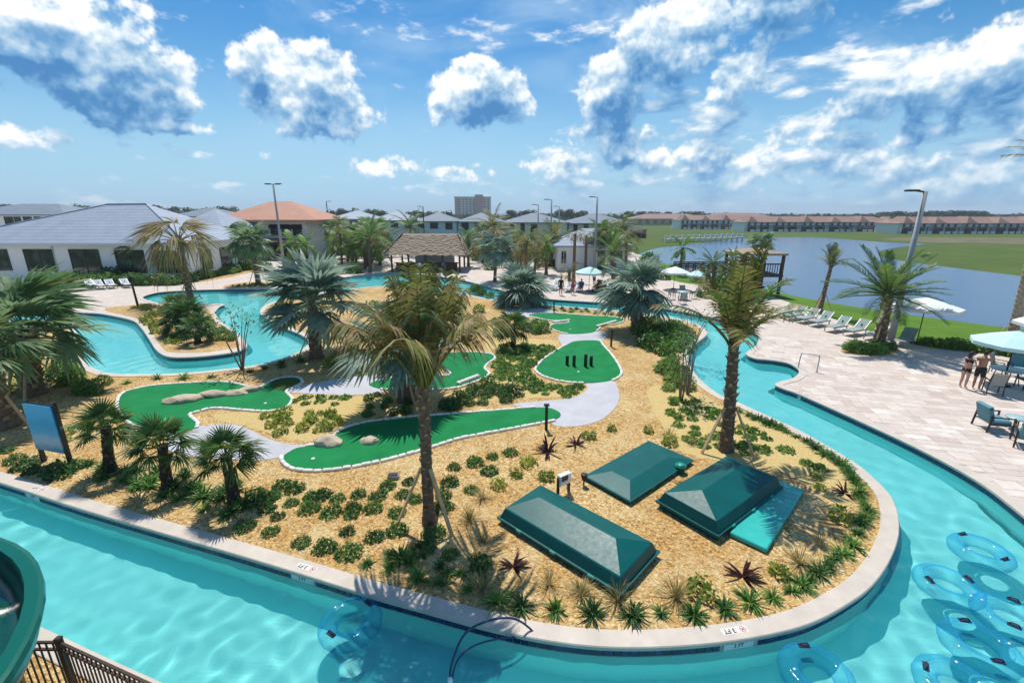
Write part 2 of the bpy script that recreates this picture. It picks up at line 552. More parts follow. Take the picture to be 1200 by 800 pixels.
mb = MB()
sheet(mb, ccw(smooth_loop([G(x, y, LOW) for x, y in [(1035, 279.5), (1100, 278), (1200, 279), (1450, 283), (1450, 290), (1200, 286), (1130, 284.5), (1088, 284.2)]], 4)), LOW + .012)
mat_plain('bank_soil', (.13, .11, .05), .95, var=.35, scale=.25)
struct(mb.build('bank', 'bank_soil'))
# ------------------------------------------------------------------- the raised pool terrace
EDGE = [(-420, 345), (-260, 352), (-100, 358), (0, 362), (60, 364.5), (100, 366.5), (121, 368), (154, 375), (165, 383), (175, 397), (182, 408), (190, 415), (203, 418.5), (230, 418), (260, 415), (281, 411), (289, 405), (283, 396), (265, 382), (256, 374), (252, 366), (257, 359.5), (263, 357), (250, 356), (225, 357.5), (195, 357), (175, 352.5), (167, 348.5), (175, 345), (191, 342), (226, 340), (260, 339), (300, 338.5), (336, 337), (370, 331), (410, 324), (445, 320), (490, 321), (540, 328), (580, 338), (610, 345), (640, 350), (680, 353), (740, 356.5), (785, 362.5), (825, 370), (855, 377), (878, 386), (889, 395), (887, 404), (878, 411), (875, 415), (885, 420), (905, 422), (925, 426), (937, 434), (931, 442.5), (914, 447.5), (909, 451), (920, 456), (937, 462), (1000, 490), (1075, 525), (1145, 563), (1200, 604), (1260, 655), (1330, 725), (1450, 860)]
edge = smooth_loop([G(x, y) for x, y in EDGE], 5, False)
LAWN = [(1900, 540), (1500, 466), (1400, 447), (1290, 432), (1200, 418), (1150, 411), (1080, 405), (1040, 394), (1000, 382), (962, 368), (930, 356), (905, 348), (880, 343), (850, 338), (820, 334), (790, 329), (772, 320), (763, 310), (758, 302)]
lawn_in = smooth_loop([G(x, y) for x, y in LAWN], 4, False)
outer = lawn_in + [Vector((24, 96, 0)), Vector((-150, 96, 0)), Vector((-150, 60, 0))]
far_east = [Vector((34, 3, 0))]
deck_loop = edge + far_east + outer
mb = MB()
sheet(mb, ccw(deck_loop), 0.0)
N_ = len(outer)
mb.add([(p.x, p.y, LOW - .1) for p in outer] + [(p.x, p.y, 0) for p in outer], [(i, i + 1, N_ + i + 1, N_ + i) for i in range(N_ - 1)])
terrace = struct(mb.build('terrace', 'deck'))

ISLAND = [(-330, 466), (-200, 507), (-100, 536), (0, 565), (90, 594.5), (180, 621), (270, 647), (353, 672), (433, 697), (500, 715.5), (567, 734), (633, 748.5), (702, 757), (772, 757.5), (843, 752), (899, 743), (945, 731), (984, 712), (1020, 686), (1043, 652), (1052, 618), (1044, 584), (1020, 558), (1000, 542), (967, 522), (933, 503), (900, 488), (867, 473), (840, 461), (817, 442), (807, 425), (808, 411), (816, 402), (828, 392), (825, 385), (810, 378), (790, 373), (750, 367.5), (700, 362.5), (640, 358), (600, 354.5), (570, 350), (540, 344), (490, 337), (445, 335.5), (410, 339), (370, 344), (335, 350), (312, 357.5), (305, 365.5), (312, 373), (330, 383), (350, 391), (361, 398), (360, 405), (345, 415), (300, 428), (220, 437), (170, 438.5), (130, 438), (112, 433), (100, 425), (93, 408), (90, 393), (84, 382), (70, 377.5), (40, 376), (0, 377), (-100, 379), (-330, 384)]
isl = ccw(smooth_loop([G(x, y) for x, y in ISLAND], 5))
mb = MB()
sheet(mb, offset_loop(isl, .1), 0.0)
island = struct(mb.build('island_bed', 'gravel'))

BANK = [(25, 1.0), (10, 1.3), (3, 2.0)]
bank = [Vector((x, y, 0)) for x, y in BANK] + [G(x, y) for x, y in ((420, 905), (330, 862), (186, 801), (120, 771), (50, 738), (0, 716), (-100, 676), (-250, 624), (-420, 572))]
bank = smooth_loop(bank, 5, False)
mb = MB()
sheet(mb, ccw(bank + [Vector((-40, 10, 0)), Vector((-40, -10, 0)), Vector((25, -10, 0))]), 0.0)
near_bank = struct(mb.build('near_bank', 'gravel'))

def sweep(mb, path, prof, closed, mi=0, smooth=True):
    """profile (offset to the left of the path, z) swept along it"""
    N = len(path); K = len(prof); vs = []
    for i in range(N):
        if closed: t = path[(i + 1) % N] - path[i - 1]
        else: t = path[min(i + 1, N - 1)] - path[max(i - 1, 0)]
        t = Vector((t.x, t.y, 0)).normalized()
        nx, ny = -t.y, t.x
        for (o, z) in prof: vs.append((path[i].x + nx * o, path[i].y + ny * o, z))
    fs = []
    for i in range(N if closed else N - 1):
        j = (i + 1) % N
        for k in range(K - 1): fs.append((i * K + k, j * K + k, j * K + k + 1, i * K + k + 1))
    mb.add(vs, fs, mi, smooth)
COPE = [(-.03, -.055), (-.03, .012), (-.012, .03), (.33, .03), (.345, .022), (.345, -.02)]
COPE2 = [(-.03, -.055), (-.03, .008), (-.015, .022), (.30, .022), (.30, -.02)]
for nm, path, closed, par, prof in (('coping', isl, True, island, COPE), ('coping', edge, False, terrace, COPE2), ('coping', bank, False, near_bank, COPE)):
    mb = MB(); sweep(mb, path, prof, closed, smooth=False); mb.build(nm, 'coping', par)
    mb = MB(); sweep(mb, path, [(.02, FLOOR_Z - .05), (.02, -.05)], closed); w = mb.build('pool_wall', 'plaster_wall', par)
    w.cycles.is_caustics_receiver = True
    mb = MB(); sweep(mb, path, [(.014, -.26), (.014, -.05)], closed); w = mb.build('tile_grout', 'concrete_grey', par)

# ------------------------------------------------------------------- waterline tiles, one by one along the near edge of the island
def walk(path, step, closed=True):
    out = []; acc = 0.0; N = len(path)
    for i in range(N if closed else N - 1):
        a, b = path[i], path[(i + 1) % N]
        L = (b - a).length
        while acc < L:
            p = a.lerp(b, acc / L); out.append((p, (b - a).normalized()))
            acc += step
        acc -= L
    return out
def isnear(p, x0=-60, x1=1290, dmax=26):
    d = p - Vector((0, 0, CAM_H))
    f = d.y * _cp - d.z * _sp
    if f < .5: return False
    px = 600 + FPX * d.x / f
    py = 400 - FPX * (d.y * _sp + d.z * _cp) / f
    return x0 < px < x1 and -40 < py < 850 and d.length < dmax
tm = MB().bbox((0, 0, 0), (.148, .16, .014), .006).mesh('tile', 'tile_blue')
Trot = Matrix.Rotation(math.pi / 2, 4, 'X')
far_t = MB(); n_t = 0
markers = [G(x, y) for x, y in ((38, 573), (352, 672), (868, 748), (122, 772))]
def tiles(path, closed, par, single):
    global n_t
    for p, d in walk(path, .155, closed):
        if not isnear(p, dmax=60): continue
        if min((p - m).length for m in markers) < .32: continue
        nx, ny = -d.y, d.x
        c = Vector((p.x + nx * .008, p.y + ny * .008, -.14))
        if nx > -.2 and single and n_t < 290 and isnear(p, dmax=17) and ny > -.3:
            o = link('tile', tm, par)
            o.matrix_basis = Matrix.Translation(c) @ Matrix.Rotation(math.atan2(d.y, d.x), 4, 'Z') @ Trot
            n_t += 1
        else:
            far_t.box(c, (.148, .014, .16), math.atan2(d.y, d.x))
tiles(isl, True, island, True)
tiles(edge, False, terrace, False)
tag(far_t.build('waterline_tiles', 'tile_blue', terrace), kind='stuff')

# ------------------------------------------------------------------- pool floor and river water
mb = MB()
sheet(mb, ccw([p + Vector((0, .5, 0)) for p in edge] + [Vector((35, 3, 0))] + [p - Vector((0, .5, 0)) for p in bank]), FLOOR_Z)
fl = struct(mb.build('pool_floor', 'plaster_floor'))
fl.cycles.is_caustics_receiver = True
def np_inside(poly, X, Y):
    c = np.zeros(X.shape, bool); n = len(poly); j = n - 1
    for i in range(n):
        a, b = poly[i], poly[j]
        if a.y != b.y:
            c ^= ((a.y > Y) != (b.y > Y)) & (X < (b.x - a.x) * (Y - a.y) / (b.y - a.y) + a.x)
        j = i
    return c
def make_water():
    xs = np.arange(-62, 30, .085)
    ys = [1.5]
    while ys[-1] < 66: ys.append(ys[-1] + .075 + .006 * max(0, ys[-1] - 12))
    X, Y = np.meshgrid(xs, np.array(ys))
    rg = np.random.default_rng(7)
    Z = np.zeros_like(X)
    for i in range(54):
        a = rg.uniform(0, 2 * np.pi); lam = .24 * (.95 / .24) ** rg.random(); k = 2 * np.pi / lam
        Z += np.sin(k * (X * np.cos(a) + Y * np.sin(a)) + rg.uniform(0, 6)) * .021 / k * np.clip(1.5 - Y * (.045 / lam) , 0.12, 1)
    # gust patches
    mod = .75 + .35 * np.sin(.5 * X + 1.3 * np.sin(.33 * Y)) * np.sin(.42 * Y + .8)
    Z *= mod
    keep = ~np_inside(offset_loop(isl, .6), X, Y) & np_inside(edge + [Vector((34, 3, 0))] + bank, X, Y)
    # widen into the terrace by one cell so no gap opens
    k2 = keep.copy()
    for dx, dy in ((1, 0), (-1, 0), (0, 1), (0, -1), (1, 1), (-1, -1), (1, -1), (-1, 1)):
        k2 |= np.roll(np.roll(keep, dy, 0), dx, 1)
    far = np.hypot(X, Y)
    n0, n1 = X.shape
    idx = np.arange(n0 * n1).reshape(n0, n1)
    q = np.stack([idx[:-1, :-1], idx[:-1, 1:], idx[1:, 1:], idx[1:, :-1]], -1)
    kq = k2[:-1, :-1] & k2[:-1, 1:] & k2[1:, 1:] & k2[1:, :-1]
    ang = np.abs(X[:-1, :-1]) < 1.35 * Y[:-1, :-1] + 6
    q = q[kq & ang]
    used = np.unique(q); remap = -np.ones(n0 * n1, int); remap[used] = np.arange(len(used))
    V = np.stack([X, Y, Z + WATER_Z], -1).reshape(-1, 3)[used]
    q = remap[q]
    me = bpy.data.meshes.new('river_water')
    me.vertices.add(len(V)); me.vertices.foreach_set('co', V.ravel())
    me.loops.add(q.size); me.loops.foreach_set('vertex_index', q.ravel().astype(np.int32))
    me.polygons.add(len(q)); me.polygons.foreach_set('loop_start', np.arange(0, q.size, 4, dtype=np.int32))
    me.polygons.foreach_set('use_smooth', np.ones(len(q), bool))
    me.update(); me.validate()
    me.materials.append(MATS['pool_water'])
    o = struct(link('river_water', me))
    o.cycles.is_caustics_caster = True
    return len(q)
print('water quads', make_water())
sl.cycles.is_caustics_light = True

# ------------------------------------------------------------------- lawn slope down to the lake
mb = MB()
def resample(path, n):
    L = [0]
    for a, b in zip(path, path[1:]): L.append(L[-1] + (b - a).length)
    out = []; k = 0
    for i in range(n):
        s = L[-1] * i / (n - 1)
        while k < len(L) - 2 and L[k + 1] < s: k += 1
        f = (s - L[k]) / max(1e-6, L[k + 1] - L[k])
        out.append(path[k].lerp(path[k + 1], min(1, f)))
    return out
NL = 60
la, lb = resample(lawn_in, NL), resample(shore, NL)
vs = []
for i in range(NL):
    for k in range(6):
        s = k / 5
        p = la[i].lerp(lb[i], s * 1.12)
        z = .0 + (LOW + .02) * (s ** 1.5) * 1.05 - .004 + .05 * (s > 0 and s < .9)
        vs.append((p.x, p.y, z))
fs = [(i * 6 + k, i * 6 + k + 1, (i + 1) * 6 + k + 1, (i + 1) * 6 + k) for i in range(NL - 1) for k in range(5)]
mb.add(vs, fs, 0, True)
lawn = struct(mb.build('lawn', 'grass_lawn'))
bm = bmesh.new(); bm.from_mesh(lawn.data); bmesh.ops.recalc_face_normals(bm, faces=bm.faces)
if sum(f.normal.z for f in bm.faces) < 0: bmesh.ops.reverse_faces(bm, faces=bm.faces)
bm.to_mesh(lawn.data); bm.free()

# ------------------------------------------------------------------- pavers of the pool terrace
def pavers():
    rnd = random.Random(4)
    ang = R(-14)
    ca, sa = math.cos(ang), math.sin(ang)
    cand = []
    row = -26.0
    din = edge + far_east + outer
    o_in = Vector((12, 18, 0))
    while row < 30:
        h = rnd.choice((.36, .45, .55))
        x = -30 + rnd.random() * .5
        while x < 40:
            w = rnd.choice((.36, .5, .62, .74))
            lx, ly = x + w / 2, row + h / 2
            cx, cy = o_in.x + lx * ca - ly * sa, o_in.y + lx * sa + ly * ca
            p = Vector((cx, cy, 0))
            if cx > 0 and isnear(p, -40, 1240, 34):
                ok = True
                for sx, sy in ((-1, -1), (1, -1), (1, 1), (-1, 1)):
                    qx, qy = lx + sx * w * .5, ly + sy * h * .5
                    if not inside(deck_poly_in, o_in.x + qx * ca - qy * sa, o_in.y + qx * sa + qy * ca): ok = False; break
                if ok: cand.append((p.length, p, w, h))
            x += w
        row += h
    cand.sort(key=lambda c: c[0])
    meshes = {}
    stuff = MB(); tone = []
    for i, (_, p, w, h) in enumerate(cand):
        if i < 295:
            k = (w, h)
            if k not in meshes:
                meshes[k] = MB().bbox((0, 0, .006), (w - .012, h - .012, .014), .006).mesh('paver', 'paver')
            o = link('paver', meshes[k], terrace, (p.x, p.y, rnd.uniform(-.0015, .002)), ang)
        else:
            stuff.bbox((p.x, p.y, .006 + rnd.uniform(-.0015, .002)), (w - .014, h - .014, .014), .006, ang)
            tv = rnd.random(); tone += [tv] * 18
    o = stuff.build('paver_field', 'paver', terrace)
    a = o.data.attributes.new('tone', 'FLOAT', 'FACE')
    a.data.foreach_set('value', tone)
    tag(o, kind='stuff')
deck_poly_in = [p for p in offset_loop(ccw(deck_loop), .05)]
pavers()

# ------------------------------------------------------------------- planting beds and golf paths
def bed(name, px, mat, z, smoothn=4, parent=None, kind=True, ragged=0.0):
    loop = ccw(smooth_loop([G(x, y) for x, y in px], smoothn))
    if ragged:
        rr = random.Random(len(px))
        loop = [p + Vector((rr.gauss(0, ragged), rr.gauss(0, ragged), 0)) for p in smooth_loop(loop, 3)]
    mb = MB(); sheet(mb, loop, z); walls(mb, loop, z - .03, z)
    o = mb.build(name, mat, parent)
    if kind and parent is None: struct(o)
    return loop
PEN = [(128, 365.5), (158, 372), (170, 383), (186, 406), (195, 412), (230, 413), (260, 410), (281, 404), (262, 386), (250, 374), (246, 364), (235, 359), (200, 358.5), (180, 355), (150, 358), (125, 361)]
pen = bed('planting_bed', PEN, 'gravel', .012)
bed('planting_bed', [(262, 335.5), (285, 331), (320, 331), (336, 333.5), (320, 336), (280, 337)], 'gravel', .012)
bed('planting_bed', [(60, 334), (100, 332.5), (200, 331), (250, 322), (300, 312), (304, 316), (262, 326), (200, 334), (100, 335.5), (60, 337)], 'gravel', .012)
bed('planting_bed', [(985, 411), (1000, 405), (1030, 404), (1052, 408), (1050, 414), (1025, 417), (995, 415)], 'gravel', .026)
# straw mulch of the planted fields on the island
for k, px in enumerate(([(565, 400), (600, 396), (640, 398), (655, 402), (640, 412), (625, 426), (622, 440), (640, 450), (688, 455), (680, 463), (620, 467), (560, 470), (520, 466), (545, 455), (575, 445), (585, 425)],
                        [(305, 480), (345, 474), (345, 462), (420, 464), (470, 464), (520, 470), (560, 472), (500, 482), (440, 490), (395, 500), (378, 513), (345, 516), (312, 506), (250, 490), (262, 484)],
                        [(760, 455), (800, 452), (830, 468), (870, 486), (930, 512), (980, 545), (1000, 570), (985, 600), (950, 570), (900, 548), (870, 545), (800, 530), (775, 500)])):
    bed('mulch_bed', px, 'straw', .006 + .001 * k, ragged=.055)
PATHS = [[(336, 459), (352, 452), (375, 448), (400, 443), (430, 440), (452, 441), (446, 447), (436, 452), (450, 459), (410, 463), (360, 461)],
         [(205, 505), (240, 499), (270, 497), (292, 503), (312, 513), (340, 521), (368, 521), (350, 527), (336, 534), (300, 539), (235, 536), (195, 526)],
         [(600, 474), (645, 469), (672, 466), (688, 457), (688, 447), (715, 445), (724, 455), (725, 470), (716, 483), (702, 493), (676, 499.5), (648, 498), (652, 488), (640, 480)],
         [(655, 393), (672, 390), (698, 388), (712, 391), (708, 397), (700, 401), (676, 401), (662, 406), (656, 400)],
         [(596, 361), (640, 361.5), (652, 366), (628, 371), (598, 371)],
         [(470, 405), (486, 402), (497, 408), (494, 418), (480, 422), (468, 416)]]
for k, px in enumerate(PATHS):
    bed('path', px, 'concrete_path', .010 + .0006 * k)
# =================================================================== buildings
mat_plain('wall_white', (.84, .83, .80), .85, var=.05, scale=.8, bmp=.1)
mat_plain('wall_cream', (.74, .72, .64), .85, var=.06, scale=.6)
mat_plain('wall_blue', (.60, .70, .78), .85, var=.06, scale=.6)
mat_plain('wall_tan', (.55, .44, .28), .85, var=.08, scale=.4)
mat_plain('trim', (.62, .62, .60), .6, var=.04)
mat_plain('frame_dark', (.02, .022, .024), .4, var=.1)
mat_plain('metal_dark', (.028, .026, .026), .45, metal=.6, var=.2)
mat_plain('metal_brown', (.045, .028, .018), .5, metal=.3, var=.2)
mat_plain('metal_grey', (.34, .35, .36), .5, metal=.5, var=.12)
mat_plain('pole_concrete', (.40, .40, .40), .8, var=.10, scale=3)
mat_plain('wood_brown', (.12, .06, .035), .8, var=.3, scale=8, bmp=.3)
mat_plain('wood_light', (.52, .36, .19), .75, var=.2, scale=7, bmp=.2)
mat_plain('awning_black', (.012, .012, .014), .8, var=.2)
mat_plain('hotel_wall', (.80, .62, .56), .85, var=.08, scale=.1)
mat_plain('hotel_red', (.62, .34, .30), .85, var=.1, scale=.1)
def M_glass():
    m, t, b = principled('pane', (.015, .025, .03), .06, 0, .8)
    p = objpos(t)
    t.l.new(t.mix(t.rng(t.noise(p, .9, 3), .4, .65), (.008, .014, .016), (.05, .075, .08)), b.inputs['Base Color'])
M_glass()
def M_roof(name, c0, c1, row=.33, mode='x'):
    m, t, b = principled(name, c0, .7, 0, .35)
    p = objpos(t)
    sp = t.add('ShaderNodeSeparateXYZ'); t.set(sp, 0, p)
    w = t.math('PINGPONG', t.math('MULTIPLY', sp.outputs[2], 1 / row), .5)
    n = t.noise(p, .7, 5, .65); n2 = t.noise(t.vmath('MULTIPLY', p, (2.2, 2.2, 3.0)), 2.0, 2)
    f = t.math('ADD', t.math('MULTIPLY', n, .6), t.math('MULTIPLY', n2, .5))
    c = t.mix(t.rng(f, .35, .75), c0, c1)
    c = t.mix(t.rng(w, .0, .12, .35, 0), c, tuple(x * .4 for x in c0))
    t.l.new(c, b.inputs['Base Color'])
    bump(t, b, w, .5, .05)
M_roof('roof_grey', (.27, .32, .39), (.38, .43, .50))
M_roof('roof_slate', (.13, .17, .21), (.22, .27, .32))
M_roof('roof_orange', (.42, .19, .115), (.56, .29, .19))
M_roof('roof_brown', (.22, .13, .105), (.34, .21, .17))
def M_thatch():
    m, t, b = principled('thatch', (.3, .23, .16), .95, 0, .1)
    p = objpos(t)
    n = t.noise(t.vmath('MULTIPLY', p, (6, 6, 1.2)), 2, 5, .7)
    t.l.new(t.ramp(n, [(.25, (.16, .12, .085)), (.5, (.38, .295, .215)), (.75, (.54, .44, .33))]), b.inputs['Base Color'])
    bump(t, b, n, .8, .08)
M_thatch()

def hip(mb, x0, x1, y0, y1, ze, zr, inset=None, th=.18, mi=0, ridge='x'):
    """hipped roof with fascia thickness"""
    w, d = x1 - x0, y1 - y0
    if ridge == 'x':
        k = d / 2 if inset is None else inset
        k = min(k, w / 2 - .01)
        r = [((x0 + k), (y0 + y1) / 2), ((x1 - k), (y0 + y1) / 2)]
    else:
        k = w / 2 if inset is None else inset
        k = min(k, d / 2 - .01)
        r = [((x0 + x1) / 2, y0 + k), ((x0 + x1) / 2, y1 - k)]
    b = [(x0, y0), (x1, y0), (x1, y1), (x0, y1)]
    vs = [(*p, ze - th) for p in b] + [(*p, ze) for p in b] + [(*p, zr) for p in r]
    if ridge == 'x':
        top = [(4, 5, 9, 8), (5, 6, 9), (6, 7, 8, 9), (7, 4, 8)]
    else:
        top = [(4, 5, 8), (5, 6, 9, 8), (6, 7, 9), (7, 4, 8, 9)]
    mb.add(vs, [(3, 2, 1, 0), (0, 1, 5, 4), (1, 2, 6, 5), (2, 3, 7, 6), (3, 0, 4, 7)] + top, mi)
    return r
def win(par, x0, x1, z0, z1, y, fr=.07, mull=1, frame='frame_dark', pane='pane', name='window', bars=0):
    """window on a wall facing -Y: frame ring part with its pane as a sub-part; coordinates local to par"""
    mb = MB(); c = (x0 + x1) / 2
    mb.box((x0 + fr / 2, y - .03, (z0 + z1) / 2), (fr, .10, z1 - z0)); mb.box((x1 - fr / 2, y - .03, (z0 + z1) / 2), (fr, .10, z1 - z0))
    mb.box((c, y - .03, z0 + fr / 2), (x1 - x0 - 2 * fr, .098, fr)); mb.box((c, y - .03, z1 - fr / 2), (x1 - x0 - 2 * fr, .098, fr))
    for k in range(mull):
        xx = x0 + (x1 - x0) * (k + 1) / (mull + 1)
        mb.box((xx, y - .028, (z0 + z1) / 2), (fr * .8, .09, z1 - z0 - 2 * fr))
    for k in range(bars):
        zz = z0 + (z1 - z0) * (k + 1) / (bars + 1)
        mb.box((c, y - .027, zz), (x1 - x0 - 2 * fr, .084, fr * .6))
    w = mb.build(name, frame, par)
    MB().box((c, y - .008, (z0 + z1) / 2), (x1 - x0 - fr, .03, z1 - z0 - fr)).build('pane', pane, w)
    return w
def rel(par, p): return p - Vector(par.location)

# ---- long white clubhouse behind the left pool
Yc = G(130, 329).y
cl = thing('clubhouse', 'long low white clubhouse with pale grey hipped roof and black-framed windows', 'building', (A(95, 328, Yc).x, Yc, 0))
xl, xr = A(-75, 300, Yc).x - cl.location.x, A(219, 300, Yc).x - cl.location.x
DEP = 13.0
ze = 4.25
mb = MB(); mb.box(((xl + xr) / 2, DEP / 2, ze / 2), (xr - xl, DEP, ze)); mb.build('wall', 'wall_white', cl)
mb = MB(); mb.box(((xl + xr) / 2, -.03, .2), (xr - xl + .06, .06, .4)); mb.build('plinth', 'trim', cl)
mb = MB()
x0r, x1r = xl - .7, xr + .7
ra, rb = A(126, 241, Yc + 6.5).x - cl.location.x, A(172, 241, Yc + 6.5).x - cl.location.x
vs = [(x0r, -.7, ze + .02), (x1r, -.7, ze + .02), (x1r, DEP + .7, ze + .02), (x0r, DEP + .7, ze + .02), (ra, DEP / 2, 8.55), (rb, DEP / 2, 8.6)]
mb.add(vs, [(3, 2, 1, 0), (0, 1, 5, 4), (1, 2, 5), (2, 3, 4, 5), (3, 0, 4)])
roof = mb.build('roof', 'roof_grey', cl)
mb = MB(); mb.box(((x0r + x1r) / 2, -.62, ze - .12), (x1r - x0r, .22, .26)); mb.box((x1r - .11, DEP / 2, ze - .12), (.22, DEP + 1.0, .256)); mb.build('fascia', 'trim', cl)
mb = MB(); mb.tube([(ra, DEP / 2, 8.57), (rb, DEP / 2, 8.62)], .12, 6); mb.tube([(ra, DEP / 2, 8.57), (x0r, -.7, ze + .04)], .10, 6); mb.tube([(rb, DEP / 2, 8.62), (x1r, -.7, ze + .04)], .10, 6); mb.build('ridge_cap', 'roof_grey', roof)
for (a, b, t0, t1) in ((-22, 8, 292, 317), (34, 62, 292, 318), (87, 115, 292, 319), (140, 168, 293, 320), (186, 211, 294, 320)):
    p0, p1 = rel(cl, A(a, t1, Yc)), rel(cl, A(b, t0, Yc))
    win(cl, p0.x, p1.x, p0.z, p1.z, 0)
for xx in (rel(cl, A(64, 300, Yc)).x,):
    MB().tube([(xx, -.06, .3), (xx, -.06, ze - .2)], .05, 6).build('downpipe', 'trim', cl)
def side_win(par, x, y0, y1, z0, z1, name):
    mb = MB()
    for yy in (y0 + .05, y1 - .05): mb.box((x + .03, yy, (z0 + z1) / 2), (.1, .1, z1 - z0))
    for zz in (z0 + .05, z1 - .05): mb.box((x + .03, (y0 + y1) / 2, zz), (.098, y1 - y0 - .2, .1))
    w = mb.build(name, 'frame_dark', par)
    MB().box((x + .008, (y0 + y1) / 2, (z0 + z1) / 2), (.03, y1 - y0 - .08, z1 - z0 - .08)).build('pane', 'pane', w)
side_win(cl, xr, 2.2, 4.2, .9, 3.3, 'window'); side_win(cl, xr, 6.0, 8.2, .1, 3.3, 'door'); side_win(cl, xr, 9.6, 11.6, .9, 3.3, 'window')
mb = MB(); mb.box((rel(cl, A(190, 300, Yc)).x, -.12, 2.9), (.25, .2, .4)); mb.build('wall_lamp', 'frame_dark', cl)
# ---- wing set back at its right
Yw = Yc + 15
wg = thing('clubhouse_wing', 'white wing with grey hipped roof behind the end of the long clubhouse', 'building', (A(246, 300, Yw).x, Yw, 0))
x0, x1 = A(196, 300, Yw).x - wg.location.x, A(266, 300, Yw).x - wg.location.x
mb = MB(); mb.box(((x0 + x1) / 2, 6, 2.2), (x1 - x0, 12, 4.4)); mb.build('wall', 'wall_white', wg)
mb = MB(); hip(mb, x0 - .7, x1 + .7, -.7, 12.7, 4.5, 8.1); mb.build('roof', 'roof_grey', wg)
win(wg, x0 + 3.6, x0 + 4.9, .1, 3.0, 0, name='door'); win(wg, x1 - 1.9, x1 - .7, .8, 3.0, 0)

# ---- orange tiled pavilion building
Yo = G(330, 303).y
ob = thing('tiled_roof_building', 'two-storey white building with orange clay tile pyramid roof and black awnings', 'building', (A(327, 300, Yo).x, Yo, 0))
x0, x1 = A(277, 290, Yo).x - ob.location.x, A(362, 290, Yo).x - ob.location.x
zE = A(330, 258.5, Yo).z
DO = 11.0
mb = MB(); mb.box(((x0 + x1) / 2, DO / 2, zE / 2), (x1 - x0, DO, zE)); mb.build('wall', 'wall_white', ob)
mb = MB(); hip(mb, A(252, 259, Yo).x - ob.location.x, A(376, 259, Yo).x - ob.location.x, -1.6, DO + 1.6, zE + .15, A(330, 236, Yo + DO / 2).z, inset=7.0, th=.35); rf = mb.build('roof', 'roof_orange', ob)
mb = MB(); mb.box(((x0 + x1) / 2, -.06, zE - .5), (x1 - x0 + .1, .14, .5)); mb.build('frieze', 'trim', ob)
mb = MB(); mb.box(((x0 + x1) / 2, -.05, 3.1), (x1 - x0 + .1, .12, .3)); mb.build('string_course', 'trim', ob)
for (a, b) in ((280, 288), (291, 299), (318, 326), (331, 340), (344, 353)):
    p0, p1 = rel(ob, A(a, 276, Yo)), rel(ob, A(b, 263, Yo))
    w = win(ob, p0.x, p1.x, p0.z, p1.z, 0)
    mb = MB(); c = (p0.x + p1.x) / 2; ww = p1.x - p0.x + .2
    mb.add([(p0.x - .1, -.05, p1.z + .1), (p1.x + .1, -.05, p1.z + .1), (p1.x + .1, -.95, p1.z - .75), (p0.x - .1, -.95, p1.z - .75), (p0.x - .1, -.05, p1.z - .75), (p1.x + .1, -.05, p1.z - .75)],
           [(3, 2, 1, 0), (0, 4, 3), (1, 2, 5), (2, 3, 4, 5)])
    mb.build('awning', 'awning_black', ob)
for (a, b) in ((279, 290), (292, 303), (305, 316), (319, 331), (333, 345), (347, 359)):
    p0, p1 = rel(ob, A(a, 302, Yo)), rel(ob, A(b, 284, Yo))
    win(ob, p0.x, p1.x, .02, p1.z, 0, fr=.12, mull=1, name='arcade_opening')
mb = MB()
# porch roof with posts along the ground floor
mb.box(((x0 + x1) / 2, -1.6, 3.32), (x1 - x0 + 1.0, 3.0, .16)); mb.build('porch_roof', 'wood_brown', ob)
for k in range(8):
    MB().box((x0 + (x1 - x0) * k / 7, -2.9, 1.62), (.24, .24, 3.22)).build('porch_post', 'wood_brown', ob)

# ---- thatched bar hut
Yh = G(500, 319).y
hut = thing('thatched_hut', 'open bar hut with broad thatched hip roof on timber posts', 'hut', (A(498, 318, Yh).x, Yh, 0))
hx0, hx1 = A(450, 298, Yh).x - hut.location.x, A(545, 298, Yh).x - hut.location.x
zt, ztop = A(500, 298, Yh).z, A(500, 274, Yh + 3.5).z
def thatch_roof():
    rnd = random.Random(3); mb = MB(); DH = 7.0
    xa, xb = A(472, 273, Yh + 3.5).x - hut.location.x, A(536, 273, Yh + 3.5).x - hut.location.x
    base = [(hx0, 0), (hx1, 0), (hx1, DH), (hx0, DH)]
    rid = [(xa, DH / 2), (xb, DH / 2)]
    vs = [(*p, zt) for p in base] + [(*p, ztop) for p in rid]
    mb.add(vs, [(0, 1, 5, 4), (1, 2, 5), (2, 3, 4, 5), (3, 0, 4), (3, 2, 1, 0)])
    # layered palm-leaf bundles
    def slope(a, b, c, d, n, rows):
        a, b, c, d = map(Vector, (a, b, c, d))
        nrm = (b - a).cross(d - a).normalized()
        for r in range(rows):
            s = r / rows
            for k in range(n):
                u = (k + rnd.random()) / n
                p = a.lerp(b, u).lerp(d.lerp(c, u), s)
                q = a.lerp(b, u).lerp(d.lerp(c, u), min(1, s + 1.5 / rows))
                dn = (p - q).normalized(); sd = nrm.cross(dn).normalized()
                w = .16 + .16 * rnd.random(); e = .04 + .10 * rnd.random()
                p = p + dn * (.08 + .35 * rnd.random()) + nrm * e
                mb.add([p - sd * w, p + sd * w, q + sd * w * .8 + nrm * .03, q - sd * w * .8 + nrm * .03], [(0, 1, 2, 3)])
    v3 = [Vector(v) for v in vs]
    slope(v3[0], v3[1], v3[5], v3[4], 60, 12); slope(v3[3], v3[0], v3[4], v3[4], 30, 10); slope(v3[1], v3[2], v3[5], v3[5], 30, 10)
    return mb
thatch_roof().build('thatched_roof', 'thatch', hut)
for k in range(5):
    for yy in (.5, 6.5):
        MB().tube([(hx0 + .8 + (hx1 - hx0 - 1.6) * k / 4, yy, 0), (hx0 + .8 + (hx1 - hx0 - 1.6) * k / 4, yy, zt + .3)], .13, 8).build('post', 'wood_brown', hut)
